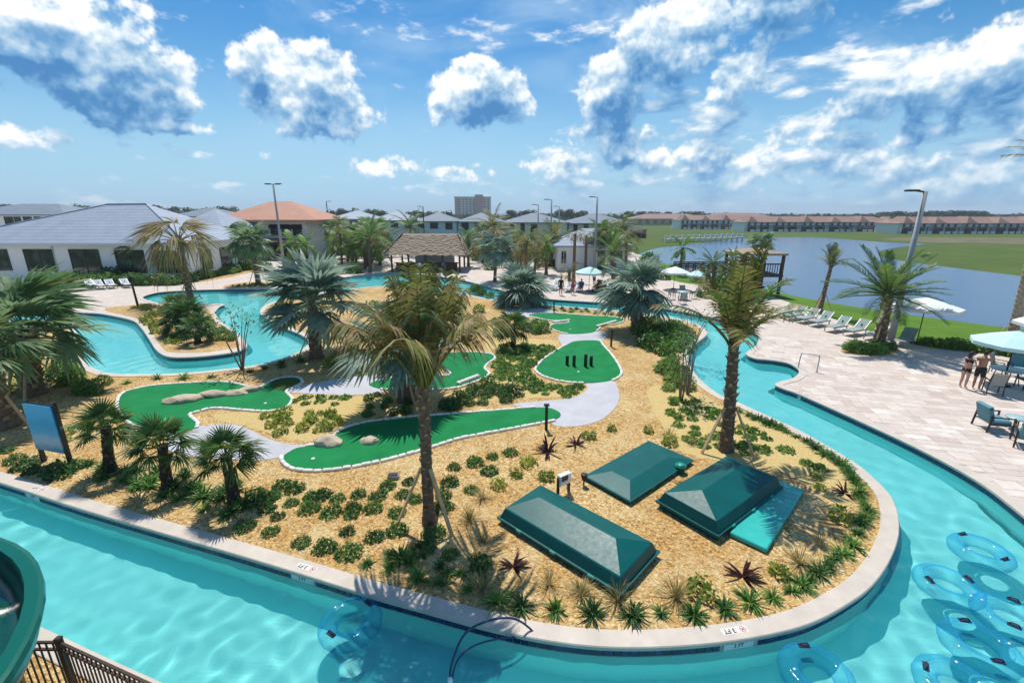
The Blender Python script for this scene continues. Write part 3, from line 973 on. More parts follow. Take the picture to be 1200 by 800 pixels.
mb = MB(); mb.box((0, 1.6, .52), (hx1 - hx0 - 2.4, .5, 1.04)); mb.box((0, 1.5, 1.08), (hx1 - hx0 - 2.0, .8, .07)); mb.build('bar_counter', 'wood_brown', hut)
mb = MB(); mb.box((.5, 5.4, 1.0), (5.5, .8, 2.0)); mb.build('back_bar', 'wall_blue', hut)

# ---- small white pump pavilion
Yp = G(690, 317).y
pv = thing('white_pavilion', 'small white pavilion with pale grey pyramid roof beside the pool terrace', 'building', (A(696, 317, Yp).x, Yp, 0))
x0, x1 = A(654, 300, Yp).x - pv.location.x, A(736, 300, Yp).x - pv.location.x
zE = A(690, 288.5, Yp).z
mb = MB(); mb.box(((x0 + x1) / 2, 4, zE / 2), (x1 - x0, 8, zE)); mb.build('wall', 'wall_white', pv)
mb = MB(); hip(mb, x0 - .6, x1 + .6, -.6, 8.6, zE + .1, A(692, 267.5, Yp + 4).z, inset=4.4); mb.build('roof', 'roof_grey', pv)
for (a, b) in ((657, 664), (700, 709), (722, 730)):
    p0, p1 = rel(pv, A(a, 312, Yp)), rel(pv, A(b, 294, Yp)); win(pv, p0.x, p1.x, .05 if a == 700 else .9, p1.z, 0, name='door' if a == 700 else 'window', frame='trim' if a != 700 else 'frame_dark')

# ---- houses beyond the terrace
def house(label, a, b, ridge, eave, D, depth, base, wall='wall_white', roof='roof_grey', wins=(), ridge_in=None, name='house', group=None, ridge_dir='x', floors=()):
    p0, p1 = A(a, eave, D), A(b, eave, D)
    h = thing(name, label, 'house', ((p0.x + p1.x) / 2, D, base), group=group)
    w = p1.x - p0.x; ze = p0.z - base
    mb = MB(); mb.box((0, depth / 2, ze / 2), (w - 1.2, depth - .6, ze)); mb.build('wall', wall, h)
    zr = A(a, ridge, D + depth / 2).z - base
    mb = MB(); hip(mb, -w / 2, w / 2, -.6, depth + .3, ze + .1, max(zr, ze + 1.2), inset=ridge_in, ridge=ridge_dir); mb.build('roof', roof, h)
    for (xa, xb, ya, yb) in wins:
        q0, q1 = A(xa, yb, D) - h.location, A(xb, ya, D) - h.location
        win(h, q0.x, q1.x, max(.1, q0.z), q1.z, .3 - .0, fr=.12, mull=0 if q1.x - q0.x < 1.6 else 1)
    return h
FL = LOW
house('grey roofed two-storey house behind the left end of the clubhouse', -60, 78, 239, 252, 92, 14, 0, 'wall_white', 'roof_slate', [(5, 13, 254, 263), (17, 22, 254, 264), (27, 35, 254, 262), (40, 46, 254, 262), (52, 58, 254, 261), (63, 70, 254, 260)])
house('low grey roof seen between the clubhouse ridge and the orange roof', 196, 262, 243, 254, 120, 14, FL, 'wall_white', 'roof_slate', [(226, 232, 256, 262), (240, 246, 256, 262), (252, 257, 256, 262)])
house('white house with grey hip roof right of the orange tiled building', 384, 434, 246.5, 257, 118, 14, FL, 'wall_white', 'roof_grey', [(389, 396, 259, 267), (410, 424, 258, 266), (401, 406, 259, 266)])
house('white house with grey hip roof second from the orange tiled building', 432, 486, 247.5, 258.5, 124, 14, FL, 'wall_white', 'roof_grey', [(440, 448, 260, 267), (458, 466, 260, 267), (474, 480, 260, 267)])
house('pale blue-walled house with slate roof behind the thatched hut', 484, 536, 248.5, 259.5, 128, 14, FL, 'wall_blue', 'roof_slate', [(490, 496, 261, 268), (504, 513, 261, 268), (522, 530, 261, 269)])
house('pale blue-walled house with slate roof under the distant hotel', 534, 590, 249, 260, 132, 14, FL, 'wall_blue', 'roof_slate', [(541, 549, 261, 270), (556, 562, 261, 269), (570, 582, 261, 272)])
house('cream house with long slate roof behind the lamp posts', 588, 668, 249.5, 261, 112, 14, FL, 'wall_cream', 'roof_slate', [(598, 603, 262, 275), (610, 615, 262, 275), (622, 630, 263, 274), (650, 655, 262, 274)], name='house')
house('cream house with slate roof above the white pavilion', 664, 742, 250.5, 262, 116, 14, FL, 'wall_cream', 'roof_slate', [(672, 677, 263, 273), (684, 690, 263, 273), (700, 705, 263, 272), (728, 736, 263, 273)])
# low dark screened shed by the lake
sp_ = G(742, 279, FL)
sh = thing('screened_shed', 'low black screened enclosure on the grass near the lake', 'shed', (sp_.x, sp_.y, FL))
wS = 29 / FPX * sp_.y
mb = MB(); mb.box((0, 3, 1.4), (wS, 6, 2.8)); mb.build('screen_wall', 'awning_black', sh)
mb = MB(); hip(mb, -wS / 2 - .3, wS / 2 + .3, -.3, 6.3, 2.9, 3.7); mb.build('roof', 'frame_dark', sh)
for k in range(6): MB().box((-wS / 2 + wS * k / 5, -.05, 1.4), (.14, .12, 2.8)).build('post', 'metal_grey', sh)

# ---- tan building far behind the lake
house('long yellow-tan building far across the grass left of the townhouses', 742, 832, 250.5, 256.5, 340, 24, FL, 'wall_tan', 'roof_brown', [(748 + 9 * k, 752 + 9 * k, 258, 262) for k in range(9)], name='far_building')
# ---- townhouses across the lake
def townhouse(label, a, b, D, nun, ridge=254, eave=260.5, depth=13):
    p0, p1 = A(a, eave, D), A(b, eave, D)
    h = thing('townhouse_row', label, 'townhouses', ((p0.x + p1.x) / 2, D, FL), group=None)
    w = p1.x - p0.x; ze = p0.z - FL
    mb = MB(); mb.box((0, depth / 2, ze / 2), (w - 1, depth, ze)); mb.build('wall', 'wall_white', h)
    zr = A(a, ridge, D + depth / 2).z - FL
    mb = MB(); hip(mb, -w / 2, w / 2, -.8, depth + .8, ze + .1, zr); mb.build('roof', 'roof_brown', h)
    un = w / nun
    for k in range(nun):
        cx = -w / 2 + un * (k + .5)
        if k % 2 == 0:
            mb = MB(); hip(mb, cx - un * .36, cx + un * .36, -2.0, depth * .6, ze + .22, zr + .25 - (k % 4) * .2, ridge='y'); mb.build('gable_roof', 'roof_brown', h)
            MB().box((cx, .4, ze / 2 + .02), (un * .62, 3.4, ze)).build('bay', 'wall_white', h)
        yf = -1.3 if k % 2 == 0 else 0
        for s in (-.22, .22):
            win(h, cx + un * s - .55, cx + un * s + .55, ze * .62, ze * .62 + 1.5, yf, fr=.1, mull=0)
        # screened lanai on the ground floor
        l = MB(); l.box((cx, yf - 2.2, 2.75), (un * .86, 3.4, .22)); l.build('lanai_roof', 'frame_dark', h)
        for s in (-.41, 0, .41): MB().box((cx + un * s, yf - 3.75, 1.32), (.35, .25, 2.64)).build('lanai_post', 'frame_dark', h)
        MB().box((cx, yf - 3.7, .55), (un * .70, .10, 1.1)).build('lanai_panel', 'wall_white', h)
        win(h, cx - un * .3, cx + un * .3, .1, 2.3, yf, fr=.1, mull=2, name='sliding_door')
    return h
townhouse('white townhouse row with brown roof on the far shore, next to the tan building', 796, 880, 262, 7, 252, 258)
townhouse('white townhouse row with brown roof between lake and wooded skyline', 872, 1050, 228, 11, 253.5, 260.5)
townhouse('white townhouse row with brown roof opposite the grassy peninsula', 1052, 1235, 205, 10, 254.0, 262)
townhouse('white townhouse row with brown roof beyond the peninsula, far end', 1242, 1420, 196, 9, 254.5, 262)
house('far pale house with brown roof behind the tan building', 832, 905, 249.5, 254, 420, 20, FL, 'wall_white', 'roof_brown', [], name='far_building')

# ---- hotel on the skyline
Dh = 700
hp = A(554, 250, Dh)
ht = thing('hotel', 'distant pink-beige mid-rise hotel block rising over the skyline', 'hotel', (hp.x, Dh, FL))
wH = 41 / FPX * Dh * .98
zH = A(554, 231.5, Dh).z - FL
mb = MB(); mb.box((0, 9, zH / 2), (wH, 18, zH)); mb.build('wall', 'hotel_wall', ht)
mb = MB(); mb.box((wH * .18, 6.5, zH / 2 + 2), (wH * .22, 18, zH + 4)); mb.build('tower', 'hotel_red', ht)
MB().box((-wH * .44, 8, zH / 2 - 1), (wH * .10, 19, zH)).build('tower', 'hotel_red', ht)
mb = MB(); mb.box((0, 9, zH + .6), (wH + 1.5, 19.5, 1.2)); mb.build('parapet', 'hotel_red', ht)
for f in range(9):
    for k in range(9):
        x = -wH * .36 + wH * .80 * k / 8
        if abs(x - wH * .18) < wH * .12: continue
        MB().box((x, -.05, zH - 3.2 - f * 3.3), (2.4, .3, 1.8)).build('window', 'pane', ht)

# ---- white foot bridge / pier at the head of the lake
b0, b1 = G(776, 281, FL), G(872, 287.5, FL)
b0 = G(778, 284, FL); b1 = G(868, 281.5, FL)
br = thing('white_footbridge', 'low white railed footbridge at the far head of the lake', 'bridge', (b0.x, b0.y, FL))
dv = b1 - b0
MB().bar((0, 0, .9), dv + Vector((0, 0, .9)), 2.2, .3).build('deck', 'concrete_grey', br)
for k in range(15):
    MB().box(dv * (k / 14) + Vector((0, -1.1, 1.1)), (.5, .4, 2.2)).build('rail_post', 'wall_white', br)
MB().bar(Vector((0, -1.1, 1.9)), dv + Vector((0, -1.1, 1.9)), .2, .25).build('rail', 'wall_white', br)

# ---- timber overlook with railing at the near shore
def overlook():
    base = G(896, 352, -.5)
    th = thing('timber_overlook', 'raised brown timber overlook with railed deck beside the lake', 'pavilion', (base.x, base.y, 0))
    x0, x1 = A(866, 320, base.y).x - base.x, A(917, 320, base.y).x - base.x
    zd = A(890, 322, base.y).z
    MB().box(((x0 + x1) / 2, 1.6, zd - .1), (x1 - x0, 3.6, .2)).build('deck', 'wood_brown', th)
    zr = A(890, 297, base.y).z
    for x in (x0 + .12, (x0 + x1) / 2, x1 - .12):
        for y in (.0, 3.2): MB().box((x, y, (zr - 1.2) / 2), (.22, .22, zr + 1.2)).build('post', 'wood_brown', th)
    for y in (0, 3.2):
        MB().box(((x0 + x1) / 2, y, zd + 1.0), (x1 - x0 - .3, .10, .12)).build('handrail', 'wood_brown', th)
        n = 16
        for k in range(n): MB().box((x0 + .3 + (x1 - x0 - .6) * k / (n - 1), y, zd + .5), (.06, .05, .9)).build('baluster', 'wood_brown', th)
    mb = MB(); hip(mb, x0 - .15, x1 + .15, -.25, 3.45, zr, zr + .4); mb.build('roof', 'thatch', th)
    # boardwalk running out left
    bw = G(830, 322, -.4)
    p = thing('boardwalk', 'brown timber boardwalk with rails along the lake by the overlook', 'boardwalk', (bw.x, bw.y, 0))
    xa, xb = A(794, 320, bw.y).x - bw.x, A(856, 320, bw.y).x - bw.x
    za = A(820, 318, bw.y).z
    MB().box(((xa + xb) / 2, .9, za - .1), (xb - xa, 1.8, .2)).build('deck', 'wood_brown', p)
    for y in (0, 1.8):
        for zz in (.45, .75, 1.05): MB().box(((xa + xb) / 2, y, za + zz), (xb - xa, .08, .14)).build('rail', 'wood_brown', p)
        for k in range(8): MB().box((xa + .1 + (xb - xa - .2) * k / 7, y + .1, (za + 1.1 - 1.4) / 2), (.14, .14, za + 1.1 + 1.4)).build('post', 'wood_brown', p)
overlook()
# =================================================================== plants
mat_leaf('leaf_silver', (0.138, 0.218, 0.161), (0.356, 0.460, 0.356), .45)
mat_leaf('leaf_silver_green', (0.106, 0.200, 0.075), (0.300, 0.413, 0.213), .45)
mat_leaf('leaf_fan', (0.035, 0.096, 0.022), (0.104, 0.200, 0.045), .4)
mat_leaf('leaf_olive', (0.136, 0.152, 0.032), (0.320, 0.320, 0.088), .55)
mat_leaf('leaf_dead', (0.230, 0.155, 0.069), (0.460, 0.345, 0.172), .8, .2)
mat_leaf('leaf_date', (0.064, 0.136, 0.032), (0.160, 0.264, 0.064), .45)
mat_leaf('leaf_dark', (0.030, 0.097, 0.026), (0.097, 0.216, 0.047), .5)
mat_leaf('leaf_mid', (0.058, 0.163, 0.029), (0.163, 0.326, 0.058), .5)
mat_leaf('leaf_lime', (0.115, 0.218, 0.023), (0.276, 0.391, 0.057), .5)
mat_leaf('leaf_yellow', (0.220, 0.260, 0.020), (0.420, 0.440, 0.050), .5)
mat_leaf('leaf_red', (0.039, 0.013, 0.013), (0.094, 0.028, 0.028), .4)
mat_leaf('leaf_tan', (0.224, 0.208, 0.072), (0.544, 0.432, 0.192), .8, .25)
mat_leaf('leaf_far', (0.022, 0.054, 0.022), (0.048, 0.090, 0.036), .7, .2)
mat_leaf('flower', (0.450, 0.120, 0.160), (0.600, 0.250, 0.250), .6)
mat_plain('bark_palm', (.17, .11, .07), .95, var=.4, scale=9, bmp=.6, bscale=24)
mat_plain('bark_boot', (.38, .29, .20), .95, var=.35, scale=10, bmp=.4, bscale=24)
mat_plain('bark_grey', (.22, .19, .16), .9, var=.3, scale=7, bmp=.4)
mat_plain('bark_dark', (.035, .024, .018), .95, var=.4, scale=9, bmp=.6)

def leaflet(mb, base, d, up, L, w, droop, seg=3, mi=0, wbase=.5, twist=0.0):
    """narrow strip curving down under its own weight"""
    base = Vector(base); d = Vector(d).normalized()
    s = d.cross(up)
    if s.length < 1e-3: s = Vector((1, 0, 0))
    s.normalize()
    if twist:
        s = Quaternion(d, twist) @ s
    vs = []
    for k in range(seg + 1):
        t = k / seg
        p = base + d * (L * t) + Vector((0, 0, -1)) * (droop * L * t * t)
        ww = w * (wbase + (1 - wbase) * math.sin(min(1, t * 2) * math.pi / 2)) * (1 - t ** 3) * .5
        if k == seg: vs.append(p)
        else: vs += [p - s * ww, p + s * ww]
    fs = [(2 * k, 2 * k + 1, 2 * k + 3, 2 * k + 2) for k in range(seg - 1)] + [(2 * seg - 2, 2 * seg - 1, 2 * seg)]
    mb.add(vs, fs, mi)

def fan_mesh(name, mats, Lp, Lr, n=26, spread=230, droop=.25, rag=0.0, seed=0, pet_droop=.08, cup=.25, join=.5, thick=.02, dead=0.0, pitch=None):
    """palmate frond along +X: petiole then a pleated fan; with a pitch the leaf hangs by its own weight"""
    r = random.Random(seed); mb = MB()
    Rp = Matrix.Rotation(-R(pitch or 0), 3, 'Y')
    pts = [Vector((Lp * t, 0, -pet_droop * Lp * t * t)) for t in (0, .35, .7, 1)]
    tip = (pts[-1] - pts[-2]).normalized()
    pts = [Rp @ p for p in pts]
    mb.tube(pts, [thick * 1.6, thick, thick * .8, thick * .6], 4, 0, smooth=False)
    c = pts[-1]
    da = R(spread) / (n - 1)
    for i in range(n):
        if r.random() < rag * .35: continue
        a = -R(spread) / 2 + da * i
        L = Lr * (.72 + .28 * math.cos(a * .55)) * (1 - rag * .45 * r.random()) * r.uniform(.93, 1.04)
        d0 = Vector((math.cos(a), math.sin(a), 0))
        d = Vector((d0.x * tip.x, d0.y, d0.x * tip.z + cup * abs(math.sin(a)) + r.uniform(-.06, .06)))
        up = Rp @ Vector((0, 0, 1)); d = Rp @ d
        w = da * L * join * 1.25 * r.uniform(.85, 1.1)
        leaflet(mb, c, d, up, L, w, droop * r.uniform(.7, 1.5) * (1 + .6 * abs(math.sin(a))), 4, 1 if r.random() > dead else 2, .08, r.uniform(-.35, .35))
    return mb.mesh(name, mats)
def pinnate_mesh(name, mats, L, n=30, ll=.45, droop=.35, seed=0, w=.04, vee=.5, rag=0.0, rise=0.0, dead=0.0, pitch=None, t0=.14, ldroop=.18):
    """feather frond along +X"""
    r = random.Random(seed); mb = MB()
    K = 8
    pts = [Vector((L * (t / K) * (1 - .08 * (t / K) ** 2), 0, rise * L * (t / K) - droop * L * (t / K) ** 2.0)) for t in range(K + 1)]
    if pitch is not None:
        e = Vector((math.cos(R(pitch)), 0, math.sin(R(pitch))))
        pts = [e * (L * t / K) + Vector((.35, 0, -1)) * (droop * L * (t / K) ** 2.2) for t in range(K + 1)]
    mb.tube(pts, [.03 * (1 - .85 * k / K) * L / 2.2 for k in range(K + 1)], 4, 0, smooth=False)
    for i in range(n):
        t = t0 + (1 - t0) * (i + .5) / n
        k = min(K - 1, int(t * K)); p = pts[k].lerp(pts[k + 1], t * K - k)
        tan = (pts[k + 1] - pts[k]).normalized()
        sz = math.sin(math.pi * (.12 + .80 * (t - t0 * .6) / (1 - t0 * .6))) ** .6
        for s in (-1, 1):
            if r.random() < rag * .4: continue
            fw = .45 + .55 * t
            up = Vector((-tan.z, 0, tan.x))
            d = tan * fw + Vector((0, s, 0)) * .85 + up * vee * r.uniform(.6, 1.3)
            leaflet(mb, p, d, up, ll * sz * r.uniform(.85, 1.1), w * r.uniform(.7, 1.2), ldroop + rag * r.random() * .9, 3, 1 if r.random() > dead else 2, .5)
    return mb.mesh(name, mats)

FR = {}
def fronds(kind):
    if kind in FR: return FR[kind]
    L = []
    if kind == 'bismarck':      # big stiff silver fans
        L = [fan_mesh('frond', ['leaf_silver', 'leaf_silver', 'leaf_silver'], .90, 1.10, 36, 290, .16 + .12 * k, .2, 10 + k, .14, .40, .85, .04) for k in range(4)]
    elif kind == 'silvergreen':
        L = [fan_mesh('frond', ['leaf_silver_green', 'leaf_silver_green', 'leaf_olive'], .9, 1.0, 32, 275, .18 + .13 * k, .2, 20 + k, .14, .35, .8, .03, .08) for k in range(4)]
    elif kind == 'windmill':    # small dark fans
        L = [fan_mesh('frond', ['leaf_fan', 'leaf_fan', 'leaf_olive'], .55, .62, 26, 250, .14 + .12 * k, .1, 30 + k, .10, .25, .52, .014, .04) for k in range(4)]
    elif kind == 'sabal_up':    # the same with its crown still bundled upwards
        L = [pinnate_mesh('frond', ['leaf_olive', ('leaf_olive', 'leaf_silver_green')[k % 4 == 1], 'leaf_dead'], 2.7, 30, .95, .06 + .035 * k, 140 + k, .055, .15, .5, 0, .16 + .05 * k, 87 - 3.5 * k, .46, .70) for k in range(9)]
    elif kind == 'ragged_up':
        L = [pinnate_mesh('frond', ['leaf_olive', ('leaf_olive', 'leaf_date')[k % 2], 'leaf_dead'], 2.3, 34, .52, .06 + .075 * k, 150 + k, .05, .25, .5, 0, .28, 88 - 6.0 * k) for k in range(7)]
    elif kind == 'sabal':       # transplanted cabbage palm, ragged, half dry
        L = [fan_mesh('frond', ['leaf_olive', 'leaf_olive', 'leaf_dead'], 1.15, .78, 24, 175, .85 + .25 * k, .65, 40 + k, .12, .0, .40, .024, .30 + .10 * k) for k in range(5)]
    elif kind == 'ragged':      # brown-tipped feather fronds
        L = [pinnate_mesh('frond', ['leaf_olive', 'leaf_olive', 'leaf_dead'], 1.9, 30, .50, .16 + .14 * k, 50 + k, .05, .25, .55, .0, .30) for k in range(4)]
    elif kind == 'date':
        L = [pinnate_mesh('frond', ['leaf_date', 'leaf_date', 'leaf_olive'], 2.2, 40, .42, .14 + .09 * k, 60 + k, .035, .45, .1, .0, .05) for k in range(4)]
    elif kind == 'dry':         # nearly leafless brown crown
        L = [fan_mesh('frond', ['leaf_dead', 'leaf_dead', 'leaf_olive'], .9, .8, 18, 170, 1.0 + .2 * k, .6, 70 + k, .2, 0, .45, .026, .25) for k in range(4)]
    elif kind == 'queen':       # far palms
        L = [pinnate_mesh('frond', ['leaf_mid', 'leaf_mid', 'leaf_olive'], 2.0, 18, .55, .30 + .14 * k, 80 + k, .09, .2, .2, .0, .12) for k in range(3)]
    FR[kind] = L
    return L

def trunk_mesh(h, r0, r1, lean, style, seed=0):
    rnd = random.Random(seed); mb = MB()
    n = max(6, int(h / .13)) if style != 'smooth' else 8
    pts, rad = [], []
    for k in range(n + 1):
        t = k / n
        pts.append(Vector((lean[0] * t ** 1.4, lean[1] * t ** 1.4, h * t)))
        rr = r0 + (r1 - r0) * t + (r0 * .35 * max(0, 1 - t * 9))
        rad.append(rr * ((1.05 if k % 2 else .95) if style != 'smooth' else 1))
    mb.tube(pts, rad, 10, 0, smooth=False)
    if style == 'boots':
        m = int(h / .055)
        for k in range(m):
            t = (k + .5) / m
            if t < .06: continue
            a = k * 2.39996
            p = Vector((lean[0] * t ** 1.4, lean[1] * t ** 1.4, h * t))
            rr = r0 + (r1 - r0) * t
            o = Vector((math.cos(a), math.sin(a), 0)); s = Vector((-o.y, o.x, 0))
            L = r0 * rnd.uniform(.55, 1.0); w = r0 * .34
            a0 = p + o * rr * .9
            tip = p + o * (rr * 1.0 + L * .42) + Vector((0, 0, L * .75))
            mb.add([a0 - s * w, a0 + s * w, tip + s * w * .5, tip - s * w * .5, a0 + Vector((0, 0, L * .45)) - s * w * .4, a0 + Vector((0, 0, L * .45)) + s * w * .4],
                   [(0, 1, 2, 3), (3, 2, 5, 4), (0, 3, 4), (1, 5, 2)], 1)
    elif style == 'fibre':
        m = int(h / .05)
        for k in range(m):
            t = (k + .5) / m; a = k * 2.39996
            p = Vector((lean[0] * t ** 1.4, lean[1] * t ** 1.4, h * t)); rr = r0 + (r1 - r0) * t
            o = Vector((math.cos(a), math.sin(a), 0)); s = Vector((-o.y, o.x, 0)); L = .16
            a0 = p + o * rr * .95
            mb.add([a0 - s * .05, a0 + s * .05, a0 + o * .05 + Vector((0, 0, L))], [(0, 1, 2)], 1)
    return mb
def palm(label, base, h, kind, R_, n, pitch=(75, -15), r0=.17, r1=.14, lean=(0, 0), style='boots', seed=1, group=None, name='palm', braces=0, base_scale=None, trunkmat=('bark_palm', 'bark_boot'), az_bias=None, brace_len=1.6):
    """trunk + separate fronds; R_ is the reach of a frond in metres"""
    rnd = random.Random(seed)
    t = thing(name, label, 'palm tree', base, group=group)
    trunk_mesh(h, r0, r1, lean, style, seed).build('trunk', list(trunkmat), t)
    F = fronds(kind)
    ref = {'bismarck': 2.0, 'silvergreen': 1.9, 'windmill': 1.17, 'sabal': 1.9, 'sabal_up': 2.7, 'ragged_up': 2.3, 'ragged': 1.9, 'date': 2.2, 'dry': 1.6, 'queen': 2.0}[kind]
    for k in range(n):
        f = (k + .5) / n
        a = k * 2.39996 + rnd.uniform(-.3, .3)
        p = pitch[0] + (pitch[1] - pitch[0]) * (f ** .85) + rnd.uniform(-8, 8)
        s = R_ / ref * rnd.uniform(.85, 1.08)
        baked = kind.endswith('_up')
        o = link('frond', F[min(len(F) - 1, int(len(F) * f ** 1.1))] if baked else F[rnd.randrange(len(F))], t, (lean[0] + .06 * math.cos(a), lean[1] + .06 * math.sin(a), h - .02 - .12 * f))
        o.rotation_mode = 'XYZ'
        o.rotation_euler = (rnd.uniform(-.12, .12), rnd.uniform(-.1, .1), a) if baked else (rnd.uniform(-.25, .25), -R(p), a)
        o.scale = (s, s, s)
    for k in range(braces):
        a = 2 * math.pi * k / braces + .5 + seed
        q = Vector((math.cos(a), math.sin(a), 0))
        hb = min(h * .42, brace_len)
        MB().bar(q * (r0 * 1.3 + hb * .42), q * (r0 * .95) + Vector((lean[0] * .2, lean[1] * .2, hb)), .09, .045).build('brace', 'wood_light', t)
    return t
def topz(px, py, Y): return A(px, py, Y).z

def palm_px(label, bx, by, tx, ty, kind, reach_px, n, **kw):
    """base pixel on the ground, pixel of the trunk's top, reach of the fronds in photo pixels"""
    g = G(bx, by)
    tp = A(tx, ty, g.y)
    dist = (tp - Vector((0, 0, CAM_H)))
    t = dist.y * _cp - dist.z * _sp
    return palm(label, g, max(.3, tp.z), kind, reach_px / FPX * t, n, lean=(tp.x - g.x, 0), **kw)

palm_px('tall cabbage palm with ragged half-dry crown and braced trunk on the gravel island', 503, 611, 496, 450, 'sabal_up', 144, 38, pitch=(89, 42), r0=.145, r1=.125, seed=3, braces=3, name='cabbage_palm')
palm_px('silver fan palm standing behind the tall ragged palm on the island', 477, 469, 470, 410, 'bismarck', 76, 17, pitch=(80, -20), r0=.34, r1=.30, seed=8, braces=2, name='fan_palm', trunkmat=('bark_palm', 'bark_palm'))
palm_px('braced palm with olive ragged feather crown beside the river bend', 850, 527, 860, 402, 'ragged_up', 122, 22, pitch=(88, 5), r0=.21, r1=.15, seed=5, braces=3, name='feather_palm')
palm_px('broad silver-green fan palm with thick trunk above the blue sign', 40, 462, 30, 386, 'silvergreen', 84, 26, pitch=(85, -30), r0=.38, r1=.34, seed=11, braces=2, name='fan_palm')
palm_px('leaning palm trunk left of the blue sign, crown cut by the picture edge', 8, 500, -18, 410, 'silvergreen', 62, 20, pitch=(80, -20), r0=.34, r1=.28, seed=12, braces=2, name='fan_palm')
for k, (bx, by, tx, ty, rp, lab) in enumerate(((130, 551, 124, 500, 36, 'small dark fan palm beside the blue sign'), (197, 570, 190, 521, 41, 'small dark fan palm in the middle of the three by the pool edge'), (275, 588, 264, 533, 42, 'small dark fan palm of the three, farthest from the blue sign'))):
    palm_px(lab, bx, by, tx, ty, 'windmill', rp, 22, pitch=(85, -12), r0=.15, r1=.12, seed=20 + k, style='fibre', name='fan_palm', trunkmat=('bark_dark', 'bark_palm'))
palm_px('silver-blue fan palm with braced trunk at the tip of the river bend', 371, 419, 366, 352, 'bismarck', 72, 21, pitch=(86, -20), r0=.33, r1=.28, seed=31, braces=2, name='fan_palm')
palm_px('silver fan palm with thick grey trunk at the far end of the putting greens', 747, 388, 746, 340, 'bismarck', 50, 22, pitch=(86, -30), r0=.40, r1=.33, seed=33, name='fan_palm')
palm_px('silver fan palm at the north bank of the river near the path', 610, 357, 610, 340, 'bismarck', 40, 28, pitch=(86, -35), r0=.3, r1=.26, seed=34, name='fan_palm')
palm_px('small green fan palm with dark trunk in the shrub field', 602, 408, 601, 383, 'windmill', 26, 22, pitch=(85, -30), r0=.16, r1=.13, seed=35, style='fibre', name='fan_palm', trunkmat=('bark_dark', 'bark_palm'))
palm_px('date palm with arching feather crown in its round hedge bed on the terrace', 1029, 406, 1041, 344, 'date', 64, 34, pitch=(84, -8), r0=.30, r1=.25, seed=41, braces=2, name='date_palm')
palm_px('slim young palm with small crown on the lawn by the lake', 960, 368, 974, 312, 'ragged_up', 30, 16, pitch=(85, -60), r0=.17, r1=.12, seed=43, braces=3, name='cabbage_palm')
palm_px('braced palm trunk at the lawn edge by the white umbrellas', 1180, 413, 1236, 182, 'ragged', 44, 16, pitch=(85, 10), r0=.23, r1=.2, seed=44, braces=3, name='feather_palm', brace_len=1.5, style='rings', trunkmat=('bark_boot', 'bark_boot'))
# left side
palm_px('palm with drooping brown crown on the bank before the clubhouse', 224, 353, 209, 282, 'dry', 40, 24, pitch=(80, -10), r0=.28, r1=.2, seed=51, braces=2, name='cabbage_palm')
palm_px('palm with green and yellow crown against the clubhouse wall', 176, 327, 163, 292, 'silvergreen', 26, 22, pitch=(80, -45), r0=.32, r1=.3, seed=52, name='cabbage_palm', braces=2)
palm_px('palm with shaggy green crown before the orange-roofed building', 303, 333, 294, 283, 'silvergreen', 30, 24, pitch=(80, -40), r0=.26, r1=.22, seed=53, braces=2, name='cabbage_palm')
palm_px('slim palm between the clubhouse wing and the orange-roofed building', 275, 310, 264, 276, 'silvergreen', 24, 20, pitch=(80, -40), r0=.24, r1=.2, seed=54, name='cabbage_palm')
for k, (bx, by, tx, ty, rp) in enumerate(((211, 392, 207, 375, 24), (219, 391, 220, 368, 26), (232, 402, 231, 383, 22), (205, 372, 206, 358, 20))):
    palm_px(('lowest', 'bushiest', 'nearest to the water', 'shaded rear')[k] + ' dark fan palm in the clump on the planted peninsula', bx, by, tx, ty, 'windmill', rp, 22, pitch=(85, -35), r0=.18, r1=.14, seed=60 + k, style='fibre', name='fan_palm', trunkmat=('bark_dark', 'bark_palm'), group='dark palms on the peninsula')
# background palms: base pixel, top pixel, reach, kind
bgp = [(408, 306, 404, 278, 22, 'queen'), (430, 312, 432, 276, 24, 'queen'), (446, 300, 448, 270, 22, 'queen'), (478, 300, 481, 266, 26, 'date'), (388, 312, 392, 284, 20, 'queen'),
       (549, 312, 548, 276, 18, 'queen'), (566, 308, 564, 282, 18, 'dry'), (582, 310, 580, 280, 20, 'dry'), (600, 312, 603, 284, 18, 'queen'), (616, 326, 617, 284, 24, 'sabal'),
       (640, 322, 641, 283, 18, 'queen'), (672, 330, 674, 274, 9, 'dry'), (667, 338, 667, 316, 14, 'sabal'), (686, 318, 687, 276, 7, 'dry'), (718, 344, 718, 296, 32, 'date'),
       (720, 330, 720, 270, 12, 'queen'), (797, 322, 800, 290, 18, 'queen'), (836, 345, 836, 308, 22, 'date'), (893, 318, 893, 284, 20, 'silvergreen'), (580, 330, 582, 290, 30, 'bismarck'), (345, 322, 344, 284, 22, 'queen'), (357, 318, 358, 288, 20, 'queen')]
where = ['by the lawn beside the orange-roofed building', 'left of the thatched hut', 'beyond the thatched hut corner', 'rising above the thatched hut roof', 'at the foot of the orange-roofed building', 'at the right end of the thatched hut', 'behind the terrace hedge, dry crown', 'behind the terrace hedge, second dry crown', 'in the green strip before the slate roofs', 'with full olive crown left of the pavilion', 'by the left corner of the white pavilion', 'very slim, before the white pavilion door', 'low and bushy before the white pavilion', 'bare brown trunk before the white pavilion', 'full green crown beside the white pavilion', 'tall tuft over the white pavilion roof', 'by the boardwalk rails', 'dark spiky crown by the overlook', 'standing above the timber overlook roof', 'silver crown near the thatched hut', 'behind the tall lamp post', 'right of the tall lamp post']
